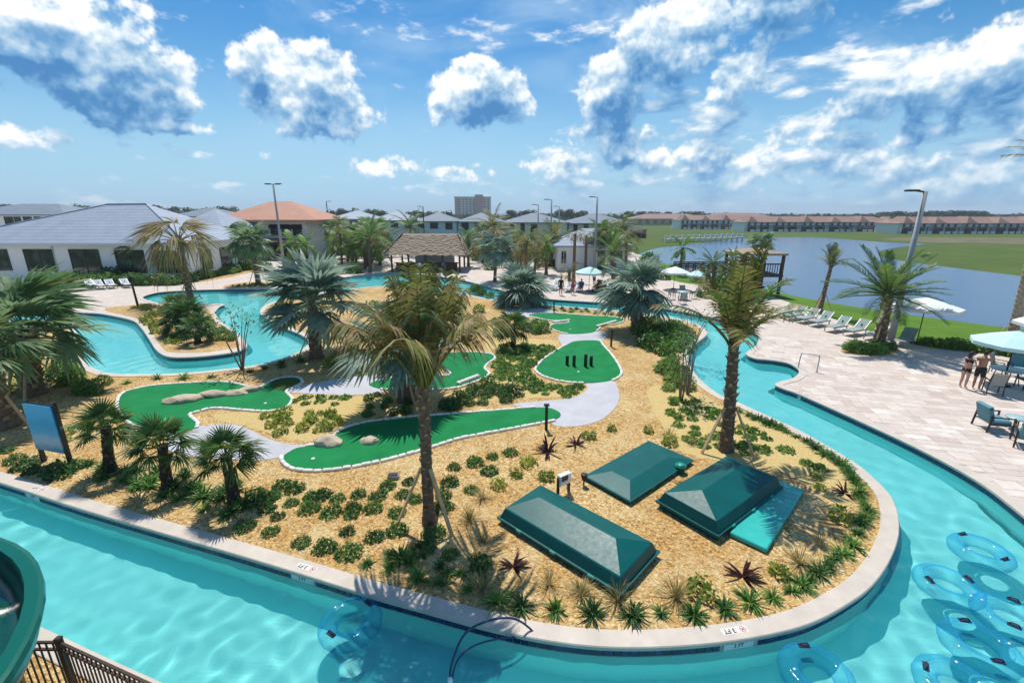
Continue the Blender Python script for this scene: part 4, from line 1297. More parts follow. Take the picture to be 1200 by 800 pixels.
for k, (bx, by, tx, ty, rp, kd) in enumerate(bgp):
    palm_px('background palm ' + where[k], bx, by, tx, ty, kd, rp, 16 if kd != 'date' else 22, pitch=(80, -35), r0=.2, r1=.15, seed=100 + k, style='smooth', name='background_palm', group='palms around the far terrace')

# ------------------------------------------------------------------- low plants
def tuft_mesh(seed, n=46, L=.34, w=.028, mat='leaf_mid', up=.9, droop=.55, spread=.05):
    r = random.Random(seed); mb = MB()
    for k in range(n):
        a = r.uniform(0, 2 * math.pi); e = r.uniform(.25, 1.0) * up
        d = Vector((math.cos(a) * (1.15 - e), math.sin(a) * (1.15 - e), e))
        rr = r.random() * spread
        leaflet(mb, (math.cos(a) * rr, math.sin(a) * rr, 0), d, Vector((0, 0, 1)), L * r.uniform(.7, 1.15), w, droop * r.uniform(.5, 1.3), 3, 0, .7, r.uniform(-.5, .5))
    return mb.mesh('tuft', mat)
def leafball_mesh(seed, rx=.3, rz=.2, n=170, s=.06, mats=('leaf_dark',), second=.0, shell=.45, zc=.0):
    """mound of small leaves in clumps with an uneven outline"""
    r = random.Random(seed); mb = MB()
    bumps = [(r.uniform(0, 6.28), r.uniform(.1, 1.2), r.uniform(.75, 1.2)) for _ in range(9)]
    for k in range(n):
        a = r.uniform(0, 2 * math.pi); z = r.random()
        rad = shell + (1 - shell) * r.random() ** .5
        f = 1.0
        for (ba, bz, bs) in bumps:
            dd = math.cos(a - ba) * math.cos(bz) * math.sqrt(1 - z * z) + math.sin(bz) * z
            f = max(f * .999, .78 + .45 * bs * max(0, dd) ** 6) if dd > .3 else f
        rr = math.sqrt(max(0, 1 - z * z)) * rad * f
        p = Vector((math.cos(a) * rr * rx, math.sin(a) * rr * rx, z * rad * f * rz + zc))
        nrm = Vector((math.cos(a) * .6 + r.uniform(-.7, .7), math.sin(a) * .6 + r.uniform(-.7, .7), .5 + r.uniform(-.4, .8))).normalized()
        u = nrm.cross(Vector((r.uniform(-1, 1), r.uniform(-1, 1), .3))).normalized(); v = nrm.cross(u)
        ss = s * r.uniform(.6, 1.3)
        mb.add([p - u * ss * .9, p - v * ss * .5 + u * ss * .1, p + u * ss, p + v * ss * .5 + u * ss * .1], [(0, 1, 2, 3)], 1 if len(mats) > 1 and r.random() < second else 0)
    return mb.mesh('leaves', list(mats))
PM = {
    'mound': [leafball_mesh(k, .30, .17, 190, .055, ('leaf_dark', 'leaf_mid'), .3) for k in range(4)],
    'tuft': [tuft_mesh(10 + k, 54, .36, .030, 'leaf_mid') for k in range(3)] + [tuft_mesh(13, 50, .34, .030, 'leaf_dark')],
    'lime': [leafball_mesh(20 + k, .24, .26, 120, .06, ('leaf_lime', 'leaf_yellow'), .4) for k in range(3)],
    'tan': [tuft_mesh(30 + k, 90, .58, .012, 'leaf_tan', 1.05, .45) for k in range(3)],
    'red': [tuft_mesh(40 + k, 15, .62, .075, 'leaf_red', .95, .45, .03) for k in range(3)],
    'cover': [leafball_mesh(50 + k, .19, .10, 85, .058, ('leaf_mid', 'leaf_lime'), .35) for k in range(4)],
    'shrub': [leafball_mesh(60 + k, .55, .65, 420, .085, ('leaf_mid', 'leaf_lime', 'leaf_dark'), .3) for k in range(3)],
    'dshrub': [leafball_mesh(64 + k, .55, .60, 420, .085, ('leaf_dark', 'leaf_mid'), .3) for k in range(3)],
    'yshrub': [leafball_mesh(68 + k, .5, .42, 300, .075, ('leaf_yellow', 'leaf_lime'), .4) for k in range(2)],
}
KIND = {'mound': ('low_shrub', 'shrub'), 'tuft': ('strappy_plant', 'plant'), 'lime': ('bright_shrub', 'shrub'), 'tan': ('fountain_grass', 'ornamental grass'), 'red': ('red_cordyline', 'plant'), 'cover': ('ground_cover', 'plant'), 'shrub': ('leafy_shrub', 'shrub'), 'dshrub': ('dark_shrub', 'shrub'), 'yshrub': ('yellow_shrub', 'shrub')}
prnd = random.Random(99)
NPL = {}
def plant(kind, p, s=1.0, label='', group=None, z=.0):
    m = prnd.choice(PM[kind])
    o = link(KIND[kind][0], m, None, (p.x, p.y, z), prnd.uniform(0, 6.28), s * prnd.uniform(.72, 1.30))
    o.scale.z *= prnd.uniform(.85, 1.2)
    NPL[kind] = NPL.get(kind, 0) + 1
    return tag(o, label, KIND[kind][1], group)
def plants_px(kind, pts, label, group, s=1.0):
    for (x, y) in pts:
        plant(kind, G(x, y), s, label, group)
plants_px('mound', [(320, 582), (341, 590), (313, 597), (362, 597), (367, 584), (378, 581), (395, 585), (420, 580), (388, 601), (412, 604), (413, 596), (443, 582), (437, 596), (407, 623), (440, 630), (465, 602), (466, 622), (380, 642), (353, 636), (410, 648), (317, 624), (325, 606), (473, 580), (480, 565), (497, 644), (508, 627), (527, 650), (532, 548), (527, 566), (520, 581), (520, 595), (557, 543), (577, 536), (573, 553), (598, 531), (553, 575), (563, 661), (287, 618), (345, 574), (332, 570), (300, 577), (310, 586), (486, 586), (455, 570)],
          'low dark green shrub mound dotted over the gravel around the tall palm', 'shrub mounds around the tall palm', .85)
plants_px('tuft', [(457, 652), (430, 662), (480, 658), (457, 667), (517, 664), (583, 706), (611, 711), (651, 716), (695, 721), (741, 721), (775, 718), (813, 721), (849, 713), (879, 706), (905, 701), (541, 673), (516, 684), (548, 691), (490, 679), (525, 673), (566, 672), (470, 655)],
          'dark strappy clump along the pool edge below the green covers', 'strappy clumps along the pool edge', 1.05)
plants_px('tuft', [(928, 692), (950, 681), (969, 664), (987, 649), (999, 639), (1005, 625), (1014, 606), (1012, 591), (1006, 576), (1000, 562), (994, 554), (986, 545), (978, 541), (966, 533), (955, 524), (944, 518), (933, 512), (922, 507), (911, 501), (900, 497), (889, 492), (878, 487), (866, 482), (960, 672), (978, 655), (940, 686), (1010, 613), (1018, 598), (1003, 566), (972, 533), (950, 519), (916, 503), (884, 491), (1008, 583), (992, 549), (903, 499)],
          'strappy green clump in the border row along the curved river coping', 'border row along the curved coping', 1.05)
plants_px('lime', [(620, 543), (605, 557), (585, 569), (821, 693), (912, 672), (984, 609), (960, 572), (717, 504), (760, 506), (690, 512), (957, 560), (785, 520), (640, 560)], 'small bright lime shrub on the open gravel', 'lime shrubs on the gravel')
plants_px('tan', [(565, 584), (550, 610), (567, 634), (643, 685), (682, 697), (724, 704), (792, 700), (936, 660), (960, 637), (678, 692), (566, 690), (810, 520), (784, 512)], 'tan fountain grass tuft on the gravel near the green covers', 'fountain grasses')
plants_px('red', [(642, 530), (675, 521), (602, 664), (871, 676), (990, 578)], 'dark red spiky cordyline on the gravel', 'red cordylines', 1.0)
def scatter(kind, px, spacing, label, group, s=1.0, jit=.35, seed=0, keep=1.0, avoid=(), z=0.0):
    """jittered grid of plants inside a pixel outline laid on the ground"""
    r = random.Random(seed)
    L = [G(x, y) for x, y in px]
    x0, x1 = min(p.x for p in L), max(p.x for p in L); y0, y1 = min(p.y for p in L), max(p.y for p in L)
    n = 0; y = y0; row = 0
    while y < y1:
        x = x0 + (row % 2) * spacing * .5
        while x < x1:
            qx, qy = x + r.uniform(-jit, jit) * spacing, y + r.uniform(-jit, jit) * spacing
            if r.random() < keep and inside(L, qx, qy) and not any(inside(a, qx, qy) for a in avoid):
                plant(kind, Vector((qx, qy, 0)), s, label, group, z); n += 1
            x += spacing
        y += spacing * .87; row += 1
    return n
GREENS = {
    'A': [(143, 463), (157, 457), (187, 452), (233, 449), (267, 449), (287, 453), (302, 455), (313, 450), (328, 444), (347, 443), (353, 448), (346, 453), (334, 459), (341, 468), (333, 478), (313, 482), (283, 480), (253, 478), (233, 482), (221, 487), (230, 497), (222, 505), (190, 506), (158, 498), (143, 485), (139, 474)],
    'B': [(433, 451), (444, 446), (460, 443.6), (500, 442), (527, 440), (524, 434), (512, 428), (503, 423), (506, 417), (520, 415), (540, 413.5), (564, 414), (576, 416), (579, 420), (571, 426), (567, 432), (572, 438), (564, 444), (552, 449), (536, 454), (520, 456), (496, 456.5), (470, 456), (448, 456)],
    'C': [(332, 536), (339, 530), (350, 525), (372, 522), (387, 515), (400, 505), (423, 497), (457, 492), (487, 489), (517, 487), (567, 483), (617, 479), (640, 478), (653, 482), (657, 487), (650, 492), (633, 495.5), (583, 505), (540, 513), (513, 521), (487, 529), (450, 539), (410, 547), (377, 551), (350, 550), (336, 544)],
    'D': [(675, 400), (700, 399.5), (706, 405), (715, 415), (722, 425), (727, 435), (725, 441), (715, 446), (690, 449), (660, 447), (640, 442), (630, 436), (629, 431), (637, 422), (650, 413), (664, 404.5)],
    'F': [(620, 369), (642, 367), (665, 368.5), (690, 370.5), (715, 371.5), (731, 375), (722, 379.5), (704, 382), (701, 386), (692, 390), (670, 391.5), (655, 389), (645, 384), (650, 380.5), (664, 379), (666, 376.5), (647, 376), (630, 373)],
    'E': [(468, 398), (480, 394), (495, 396), (500, 402), (492, 407), (478, 408), (467, 404)],
}
avoidL = [[G(x, y) for x, y in g] for g in GREENS.values()] + [[G(x, y) for x, y in g] for g in PATHS]
# planted fields
scatter('cover', [(585, 402), (640, 404), (652, 408), (634, 420), (622, 437), (640, 450), (686, 453), (680, 464), (640, 466), (600, 452), (580, 440), (575, 420)], .50, 'tiny green ground-cover tuft in the straw field beside the posts green', 'ground cover by the posts green', 1.35, seed=1, avoid=avoidL)
scatter('dshrub', [(525, 458), (560, 452), (590, 452), (620, 462), (600, 472), (550, 477), (520, 480)], .75, 'dark leafy shrub between the front green and the straw field', 'dark shrubs behind the front green', .62, seed=2, avoid=avoidL)
scatter('dshrub', [(405, 468), (440, 462), (470, 464), (500, 474), (470, 486), (430, 489), (408, 480)], .85, 'dark leafy shrub at the foot of the silver fan palm', 'dark shrubs under the silver palm', .40, seed=3, avoid=avoidL)
scatter('cover', [(340, 464), (405, 465), (410, 478), (390, 478), (345, 474)], .6, 'small green ground-cover tuft beside the grey path bend', 'ground cover by the path bend', 1.1, seed=4, avoid=avoidL)
scatter('lime', [(305, 484), (345, 478), (400, 482), (412, 488), (390, 505), (375, 512), (345, 514), (316, 504)], .60, 'bright green shrub in the bed between the two front greens', 'shrubs between the front greens', .95, seed=5, avoid=avoidL)
scatter('cover', [(765, 470), (800, 462), (830, 478), (880, 500), (940, 530), (975, 560), (940, 560), (900, 540), (860, 535), (800, 520)], .56, 'small green tuft in the straw mulch beside the river palm', 'ground cover by the river palm', 1.25, seed=6, keep=.85)
scatter('shrub', [(745, 385), (770, 378), (800, 382), (808, 396), (795, 415), (775, 415), (750, 400)], 1.0, 'tall leafy green shrub massed by the narrow river bend', 'tall shrubs at the river bend', 1.05, seed=7)
scatter('shrub', [(765, 425), (785, 418), (800, 425), (805, 445), (800, 465), (775, 462), (768, 440)], 1.0, 'leafy green shrub in the strip beside the sand walk', 'shrubs beside the sand walk', .78, seed=8)
scatter('shrub', [(575, 378), (600, 374), (640, 378), (650, 392), (630, 398), (600, 398), (580, 392)], 1.25, 'leafy green shrub behind the straw field', 'shrubs behind the straw field', .85, seed=9, avoid=avoidL)
scatter('tuft', [(622, 362), (640, 359.8), (690, 363.4), (740, 369), (736, 372), (690, 367.5), (640, 364.5)], .7, 'strappy clump in the hedge row along the north river bank', 'hedge row along the north bank', 1.2, seed=10, avoid=avoidL)
scatter('yshrub', [(385, 418), (400, 410), (425, 412), (430, 430), (400, 432), (380, 428)], 1.2, 'yellow-green shrub around the silver-blue palm', 'yellow shrubs at the river tip', .9, seed=11)
scatter('yshrub', [(318, 362), (340, 355), (360, 358), (362, 380), (350, 386), (330, 376)], 1.3, 'yellow-green shrub on the point of the island', 'yellow shrubs on the island point', .85, seed=12)
scatter('shrub', [(380, 408), (420, 395), (440, 385), (460, 380), (450, 400), (430, 415), (400, 425)], 1.6, 'green shrub behind the tall ragged palm', 'shrubs behind the tall palm', .8, seed=13)
scatter('shrub', [(430, 362), (470, 350), (520, 352), (560, 360), (575, 375), (560, 400), (520, 405), (500, 390), (460, 388)], 1.8, 'green shrub on the bare rise behind the ragged palm crown', 'shrubs on the rise', .8, seed=31, keep=.8, avoid=avoidL)
scatter('tuft', [(130, 443), (180, 443), (240, 441), (300, 433), (345, 421), (365, 424), (340, 434), (290, 442), (220, 446), (150, 450), (110, 446)], .85, 'strappy green clump in the row along the left pool coping', 'row along the left pool', 1.25, seed=14, avoid=avoidL)
scatter('shrub', [(58, 432), (75, 420), (90, 430), (110, 442), (135, 452), (130, 462), (100, 470), (70, 468), (60, 450)], .95, 'leafy green shrub in the bed between the sign and the left pool', 'shrubs by the left pool', .72, seed=15, avoid=avoidL)
scatter('yshrub', [(0, 425), (30, 405), (60, 410), (60, 440), (30, 470), (0, 480)], 1.5, 'yellow-green shrub under the broad fan palm', 'yellow shrubs under the broad palm', .85, seed=16)
scatter('tuft', [(95, 548), (110, 535), (150, 548), (190, 550), (230, 560), (260, 565), (300, 588), (290, 606), (240, 606), (200, 590), (150, 572), (110, 560)], .50, 'long-leaved clump under the three small fan palms', 'clumps under the small palms', 1.35, seed=17, jit=.45)
scatter('mound', [(0, 535), (0, 520), (25, 530), (60, 545), (90, 545), (95, 560), (60, 560), (25, 548)], .55, 'low dark shrub at the foot of the blue sign', 'low shrubs under the sign', 1.1, seed=18)
scatter('lime', [(20, 500), (35, 490), (40, 515), (100, 500), (115, 470), (140, 470), (140, 500), (100, 535), (60, 540), (30, 525)], 1.15, 'scattered bright shrub around the blue sign', 'shrubs around the sign', 1.0, seed=19, keep=.7, avoid=avoidL)
scatter('shrub', [(200, 366), (235, 362), (240, 372), (262, 388), (276, 403), (262, 405), (240, 392), (215, 380)], .95, 'green shrub on the planted peninsula', 'shrubs on the peninsula', .62, seed=20, z=.01)
scatter('lime', [(160, 372), (185, 368), (205, 388), (225, 409), (210, 411), (190, 400), (178, 388)], .9, 'lime shrub in the curved row on the peninsula', 'lime row on the peninsula', 1.2, seed=21, z=.01)
scatter('yshrub', [(150, 362), (175, 358), (200, 362), (180, 368)], 1.2, 'yellow shrub at the neck of the peninsula', 'yellow shrubs at the neck', .7, seed=22, z=.01)
for k in range(64):
    f = k / 63; x = 70 + 232 * f; yb = 334.5 - 2.0 * f - 19 * max(0, f - .58) / .42
    plant(('shrub', 'dshrub', 'shrub', 'yshrub')[k % 4], G(x, yb + prnd.uniform(-.7, .7)), 1.45, ('leafy green shrub', 'dark green shrub', 'leafy green shrub', 'yellow-green shrub')[k % 4] + ' in the hedge along the clubhouse front', 'clubhouse hedge', .01)
for (x, y, k) in ((95, 333, 2.2), (128, 331, 2.6), (66, 336, 2.0), (240, 322, 1.9)):
    plant('dshrub', G(x, y), k, 'large rounded dark shrub rising above the clubhouse hedge', 'round clubhouse shrubs', .01)
for k in range(26):
    f = k / 25; x = 1082 + 112 * f
    plant(('shrub', 'lime')[k % 2], G(x, 404.5 + 12.5 * f + prnd.uniform(-1.5, .5)), .9 if k % 2 == 0 else 1.6, 'low green shrub in the border between lawn and pavers', 'lawn border shrubs', -.02)
scatter('tuft', [(266, 335.4), (290, 332), (320, 332), (332, 334), (316, 335.4), (284, 336.2)], .8, 'strappy clump in the bed on the north river bank', 'north bank bed', 1.2, seed=24, z=.01)
scatter('shrub', [(988, 411), (1003, 406), (1030, 405.5), (1049, 409), (1046, 413), (1022, 416), (997, 414)], .55, 'clipped green shrub in the round bed at the date palm', 'date palm bed hedge', .72, seed=25, z=.02)
scatter('dshrub', [(552, 338), (590, 350), (578, 352), (548, 346)], 1.2, 'dark shrub on the north bank behind the tall palm crown', 'dark shrubs behind the crown', .8, seed=26)
# trees and hedges of the far terrace
def scatter_w(kind, pts, label, group, s):
    for (x, y, k) in pts: plant(kind, G(x, y), s * k, label, group)
scatter_w('dshrub', [(395, 298, 1), (420, 300, 1.1), (440, 305, 1), (415, 320, .8), (400, 318, .9), (560, 305, 1.2), (590, 304, 1.2), (620, 306, 1.1), (636, 312, 1), (650, 312, .8), (575, 316, .8), (605, 318, .9), (726, 334, 1), (708, 342, .8), (344, 318, 1), (365, 312, 1.1), (310, 318, 1), (820, 330, 1), (845, 340, 1.1), (870, 345, 1.1), (860, 352, .9), (790, 318, 1), (760, 312, 1.2), (380, 292, 1.3), (462, 296, 1)], 'big dark shrub around the far pool terrace', 'far terrace shrubs', 2.2)
scatter_w('shrub', [(430, 292, 1.4), (450, 291, 1.4), (545, 300, 1.2), (640, 297, 1.2), (610, 296, 1.3), (570, 296, 1.3), (745, 322, 1), (775, 327, .9), (880, 352, .8), (830, 348, .8)], 'big bright shrub around the far pool terrace', 'far bright shrubs', 2.0)

bgr = random.Random(77)
for k in range(60):
    x = bgr.uniform(384, 740); y = 289 + 10 * bgr.random() + (8 if 540 < x < 650 else 0)
    if 440 < x < 556 and y > 293: continue
    plant(bgr.choice(('dshrub', 'shrub', 'dshrub', 'yshrub')), G(x, y), bgr.uniform(1.6, 3.6), 'leafy shrub in the green belt between the terrace and the houses', 'green belt shrubs')
for k in range(26):
    x = bgr.choice((bgr.uniform(386, 446), bgr.uniform(548, 650), bgr.uniform(700, 742)))
    y = bgr.uniform(297, 316)
    palm_px('young palm in the green belt behind the terrace', x, y, x + bgr.uniform(-3, 3), y - bgr.uniform(14, 34), bgr.choice(('queen', 'sabal', 'silvergreen', 'date')), bgr.uniform(15, 24), 15, pitch=(82, -35), r0=.18, r1=.14, seed=300 + k, style='smooth', name='background_palm', group='palms in the green belt')
for k in range(18):
    x = bgr.choice((bgr.uniform(388, 444), bgr.uniform(562, 655), bgr.uniform(705, 735)))
    y = bgr.uniform(304, 322)
    palm_px('leafy young palm at the back edge of the far pool terrace', x, y, x + bgr.uniform(-3, 3), y - bgr.uniform(22, 44), bgr.choice(('queen', 'sabal', 'date', 'ragged')), bgr.uniform(19, 28), 17, pitch=(82, -30), r0=.18, r1=.14, seed=400 + k, style='smooth', name='background_palm', group='palms at the back of the far terrace')
# thin multi-stem tree in front of the left pool, saplings beside the river
def sapling(label, bx, by, hpx, spread_px, stems=6, mats=('leaf_dark', 'leaf_mid'), dens=150, group=None, lsz=.07):
    g = G(bx, by); t_ = (g - Vector((0, 0, CAM_H))); dep = t_.y * _cp - t_.z * _sp
    h = topz(bx, by - hpx, g.y); sp = spread_px / FPX * dep
    t = thing('sapling', label, 'tree', g, group=group)
    r = random.Random(bx)
    tips = []
    for k in range(stems):
        a = 2 * math.pi * k / stems + r.uniform(-.3, .3)
        tip = Vector((math.cos(a) * sp * r.uniform(.5, 1), math.sin(a) * sp * r.uniform(.5, 1), h * r.uniform(.7, .95)))
        mid = tip * .5 + Vector((0, 0, h * .06))
        MB().tube([(math.cos(a) * .05, math.sin(a) * .05, 0), mid, tip], [.035, .024, .008], 5).build('stem', 'bark_grey', t)
        tips += [mid.lerp(tip, r.uniform(.3, 1)) for _ in range(5)] + [tip]
    mb = MB()
    for k in range(dens):
        c = r.choice(tips) + Vector((r.gauss(0, .20), r.gauss(0, .20), r.gauss(.05, .20)))
        d = Vector((r.uniform(-1, 1), r.uniform(-1, 1), r.uniform(-.5, .6)))
        leaflet(mb, c, d, Vector((0, 0, 1)), lsz * 2.2 * r.uniform(.6, 1.3), lsz * 1.2, .3, 2, r.randrange(len(mats)), .5)
    mb.build('crown', list(mats), t)
sapling('thin multi-stem tree with sparse leaves in front of the left pool', 284, 433, 80, 30, 7, dens=260)
sapling('thin sapling with reddish tips by the narrow river bend', 808, 415, 58, 24, 5, ('leaf_mid', 'leaf_dark', 'flower'), dens=190)
sapling('slender brown-stemmed sapling in the strip beside the sand walk', 798, 470, 92, 12, 5, dens=120)
sapling('slender sapling at the edge of the river coping beside the shrubs', 806, 462, 78, 12, 4, dens=90)

# far tree line on the skyline
def tree(label, x, D, top_px, wpx, seed, group):
    base = Vector((A(x, 250, D).x, D, LOW))
    h = topz(x, top_px, D) - LOW; w = wpx / FPX * D
    t = thing('skyline_tree', label, 'tree', base, group=group)
    r = random.Random(seed)
    MB().tube([(0, 0, 0), (.2, 0, h * .5), (.1, .1, h * .8)], [w * .04, w * .03, w * .01], 6).build('trunk', 'bark_grey', t)
    mb = MB()
    cl = [(r.uniform(-.75, .75) * w, r.uniform(-.4, .4) * w, h * r.uniform(.45, .82), r.uniform(.3, .5) * w) for _ in range(12)]
    for k in range(520):
        cx, cy, cz, cr = r.choice(cl)
        d = Vector((r.gauss(0, 1), r.gauss(0, 1), r.gauss(0, 1))).normalized() * cr * r.uniform(.6, 1)
        p = Vector((cx, cy, cz)) + Vector((d.x, d.y, d.z * min(1, .42 * h / w)))
        p.z = min(max(p.z, h * .12), h)
        s = w * .085 * r.uniform(.6, 1.3)
        n = (d + Vector((r.uniform(-.5, .5), r.uniform(-.5, .5), .6)) * cr * .5).normalized()
        u = n.cross(Vector((r.uniform(-1, 1), r.uniform(-1, 1), .2))).normalized(); v = n.cross(u)
        mb.add([p - u * s, p - v * s, p + u * s, p + v * s], [(0, 1, 2, 3)])
    mb.build('crown', 'leaf_far', t)
r_ = random.Random(5)
sky_trees = [(10, 300, 237.5, 22), (28, 300, 239, 16), (88, 320, 239, 15), (100, 320, 237.5, 14), (112, 330, 240, 16), (130, 330, 240.5, 14), (152, 340, 240, 14), (180, 330, 239.5, 16), (200, 330, 239, 20), (216, 340, 240.5, 14), (234, 330, 241, 14), (258, 330, 239.5, 16), (272, 330, 241, 12), (392, 360, 243.5, 14), (408, 360, 242.5, 12), (424, 360, 243.5, 12), (444, 380, 245, 12), (488, 400, 245.5, 12), (508, 400, 246, 10), (524, 380, 245.5, 10), (604, 380, 245, 12), (622, 380, 245, 10), (660, 380, 244, 12), (676, 380, 244.5, 12), (736, 400, 246.5, 10), (758, 460, 246, 12), (776, 460, 247, 10), (806, 460, 247, 14), (826, 460, 247.5, 10), (850, 470, 247.5, 12), (1040, 420, 247.5, 16), (1056, 420, 246.5, 16), (1075, 420, 246.5, 18), (1095, 420, 246, 18), (1112, 420, 246, 18), (1130, 420, 246, 18), (1146, 420, 246.5, 16), (1015, 430, 249, 12), (1170, 430, 249.5, 14), (1195, 430, 249.5, 14), (960, 450, 249.5, 12), (905, 450, 250, 12)]
for k, (x, D, tp, w) in enumerate(sky_trees):
    side = 'over the clubhouse roofs' if x < 300 else ('behind the slate-roofed houses' if x < 745 else ('behind the townhouse rows' if x < 1035 else 'in the wooded ridge behind the townhouses'))
    tree('dark tree on the skyline ' + side, x, D, tp, w, k, 'skyline trees ' + side)
mb = MB(); rr = random.Random(8)
for k in range(5200):
    x = rr.uniform(-640, 820); D = 480 + rr.uniform(0, 160); p = Vector((x, D, LOW + rr.uniform(0, 7.4) ** 1.0 * (.75 + .25 * math.sin(x * .05) * math.sin(x * .013 + 1))))
    s = rr.uniform(1.2, 2.6); n = Vector((rr.uniform(-.5, .5), -1, rr.uniform(-.2, 1))).normalized()
    u = n.cross(Vector((0, 0, 1))).normalized(); v = n.cross(u)
    mb.add([p - u * s, p - v * s, p + u * s, p + v * s], [(0, 1, 2, 3)])
tag(mb.build('far_woodland', 'leaf_far'), 'dark woodland band along the far horizon', 'woodland', kind='stuff')
print('plants', NPL)
# =================================================================== putting greens
mat_plain('boulder', (.50, .40, .28), .9, var=.25, scale=4, bmp=.6, bscale=14)
mat_plain('post_black', (.012, .012, .012), .6, var=.2)
mat_plain('golf_white', (.85, .85, .85), .3, var=.02)
stone_m = [MB().bbox((0, 0, .03), (w, .13, .10), .025).mesh('edging_stone', 'curb_white') for w in (.24, .27, .30)]
def green(key, label, step=.285):
    loop = ccw(smooth_loop([G(x, y) for x, y in GREENS[key]], 5))
    c = sum(loop, Vector()) / len(loop)
    t = thing('putting_green', label, 'putting green', (c.x, c.y, 0))
    L = [p - Vector((c.x, c.y, 0)) for p in loop]
    # turf crowned very slightly, higher than the path and gravel
    mb = MB(); sheet(mb, L, .034); walls(mb, L, -.02, .034); mb.build('turf', 'turf', t)
    r = random.Random(len(L))
    for k, (p, d) in enumerate(walk(offset_loop(L, -.05), step)):
        if any(inside(a, p.x + c.x, p.y + c.y) for a in [[G(x, y) for x, y in g] for g in PATHS]): continue
        o = link('edging_stone', stone_m[k % 3], t, (p.x, p.y, r.uniform(-.012, .008)), math.atan2(d.y, d.x) + r.uniform(-.06, .06))
    return t, Vector((c.x, c.y, 0))
gA, cA = green('A', 'kidney-shaped putting green lined with a row of flat boulders')
gB, cB = green('B', 'putting green behind the tall palm with a straw notch and pale block bumper')
gC, cC = green('C', 'long front putting green with two flat boulders at its near end')
gD, cD = green('D', 'egg-shaped putting green with four black posts standing on it')
gF, cF = green('F', 'far putting green near the north river bank')
gE, cE = green('E', 'small putting green half hidden behind the ragged palm crown')
rl = ccw(smooth_loop([G(x, y) - cA for x, y in [(317, 450), (329, 445), (346, 444), (351, 448), (344, 452), (333, 457), (322, 457)]], 4))
mb = MB(); sheet(mb, rl, .048); walls(mb, rl, .03, .048); tag(mb.build('rough_turf', 'turf_rough', gA), 'olive longer turf at the tip of the green')
# cups and balls
for (gt, c, x, y) in ((gC, cC, 367, 538), (gA, cA, 311, 473), (gD, cD, 678, 436), (gB, cB, 546, 420), (gF, cF, 668, 386)):
    q = G(x, y) - c
    mb = MB(); mb.lathe([(.0, 0), (.062, 0), (.062, .006), (0, .006)], (q.x, q.y, .032), 16); mb.build('cup', 'golf_white', gt)
def boulder(label, x, y, rx, ry, h, seed, group):
    r = random.Random(seed); bm = bmesh.new()
    bmesh.ops.create_icosphere(bm, subdivisions=3, radius=1)
    k = [(Vector((r.uniform(-1, 1), r.uniform(-1, 1), r.uniform(-1, 1))).normalized(), r.uniform(.72, .95)) for _ in range(9)]
    for v in bm.verts:
        for (n, d) in k:
            e = v.co.dot(n) - d
            if e > 0: v.co -= n * e * .85
        v.co *= 1 + .05 * math.sin(7 * v.co.x + seed) * math.sin(6 * v.co.y)
        v.co.x *= rx; v.co.y *= ry; v.co.z *= h
    me = bpy.data.meshes.new('boulder'); bm.to_mesh(me); bm.free()
    me.materials.append(MATS['boulder'])
    p = G(x, y)
    return tag(link('boulder', me, None, (p.x, p.y, .03 + h * .25), r.uniform(-.3, .3)), label, 'boulder', group)
boulder('largest flat tan boulder at the left end of the row on the kidney green', 213, 470, .78, .40, .20, 1, 'boulders on the kidney green')
boulder('flat tan boulder second in the row on the kidney green', 250, 464, .62, .33, .19, 2, 'boulders on the kidney green')
boulder('thin flat boulder third in the row on the kidney green', 276, 462, .55, .26, .14, 3, 'boulders on the kidney green')
boulder('flat tan boulder at the right end of the row on the kidney green', 295, 457.5, .52, .32, .16, 4, 'boulders on the kidney green')
boulder('small tan boulder beside the largest on the kidney green', 232, 467, .32, .22, .14, 9, 'boulders on the kidney green')
boulder('flat tan boulder on the edge of the long front green', 385, 520, .50, .34, .22, 5, None)
boulder('round flat boulder standing on the turf of the long front green', 433, 518, .36, .26, .14, 6, None)
# bumper of pale blocks on the middle green
def bumper(label, a, b, n):
    p, q = G(*a), G(*b)
    t = thing('block_bumper', label, 'bumper', p)
    for k in range(n):
        c = (q - p) * ((k + .5) / n)
        MB().bbox((c.x, c.y, .10), ((q - p).length / n - .02, .20, .14), .03, math.atan2((q - p).y, (q - p).x)).build('block', 'curb_white', t)
bumper('low bumper of pale blocks on the putting green behind the palm', (536, 451.5), (561, 442), 6)
bumper('low bumper of pale blocks across the far putting green', (648, 379), (668, 376.5), 5)
bumper('low bumper of pale blocks at the right side of the far green', (699, 384), (722, 377.5), 6)
for k, (x, y, h) in enumerate(((664.5, 428, .50), (672.5, 429.5, .58), (686, 430, .66), (692.5, 429, .52))):
    p = G(x, y)
    mb = MB(); mb.lathe([(.085, 0), (.085, h - .02), (.07, h), (.0, h)], (0, 0, 0), 12)
    o = mb.build('obstacle_post', 'post_black', None, (p.x, p.y, .034))
    tag(o, ('short black post at the left of the four on the egg-shaped green', 'black post second of the four on the egg-shaped green', 'tallest black post of the four on the egg-shaped green', 'black post at the right of the four on the egg-shaped green')[k], 'post', 'posts on the green')
def path_light(label, x, y, hpx):
    p = G(x, y); h = topz(x, y - hpx, p.y)
    t = thing('path_bollard', label, 'bollard', p)
    mb = MB(); mb.box((0, 0, h / 2), (.10, .10, h)); mb.build('post', 'post_black', t)
    MB().bbox((0, 0, h + .03), (.20, .16, .06), .02).build('cap', 'frame_dark', t)
path_light('black bollard light standing at the end of the long front green', 640, 503, 28)
path_light('black bollard light beside the sand walk near the egg-shaped green', 716, 406, 19)
path_light('black bollard light by the path before the north river bank', 649, 366.5, 12)

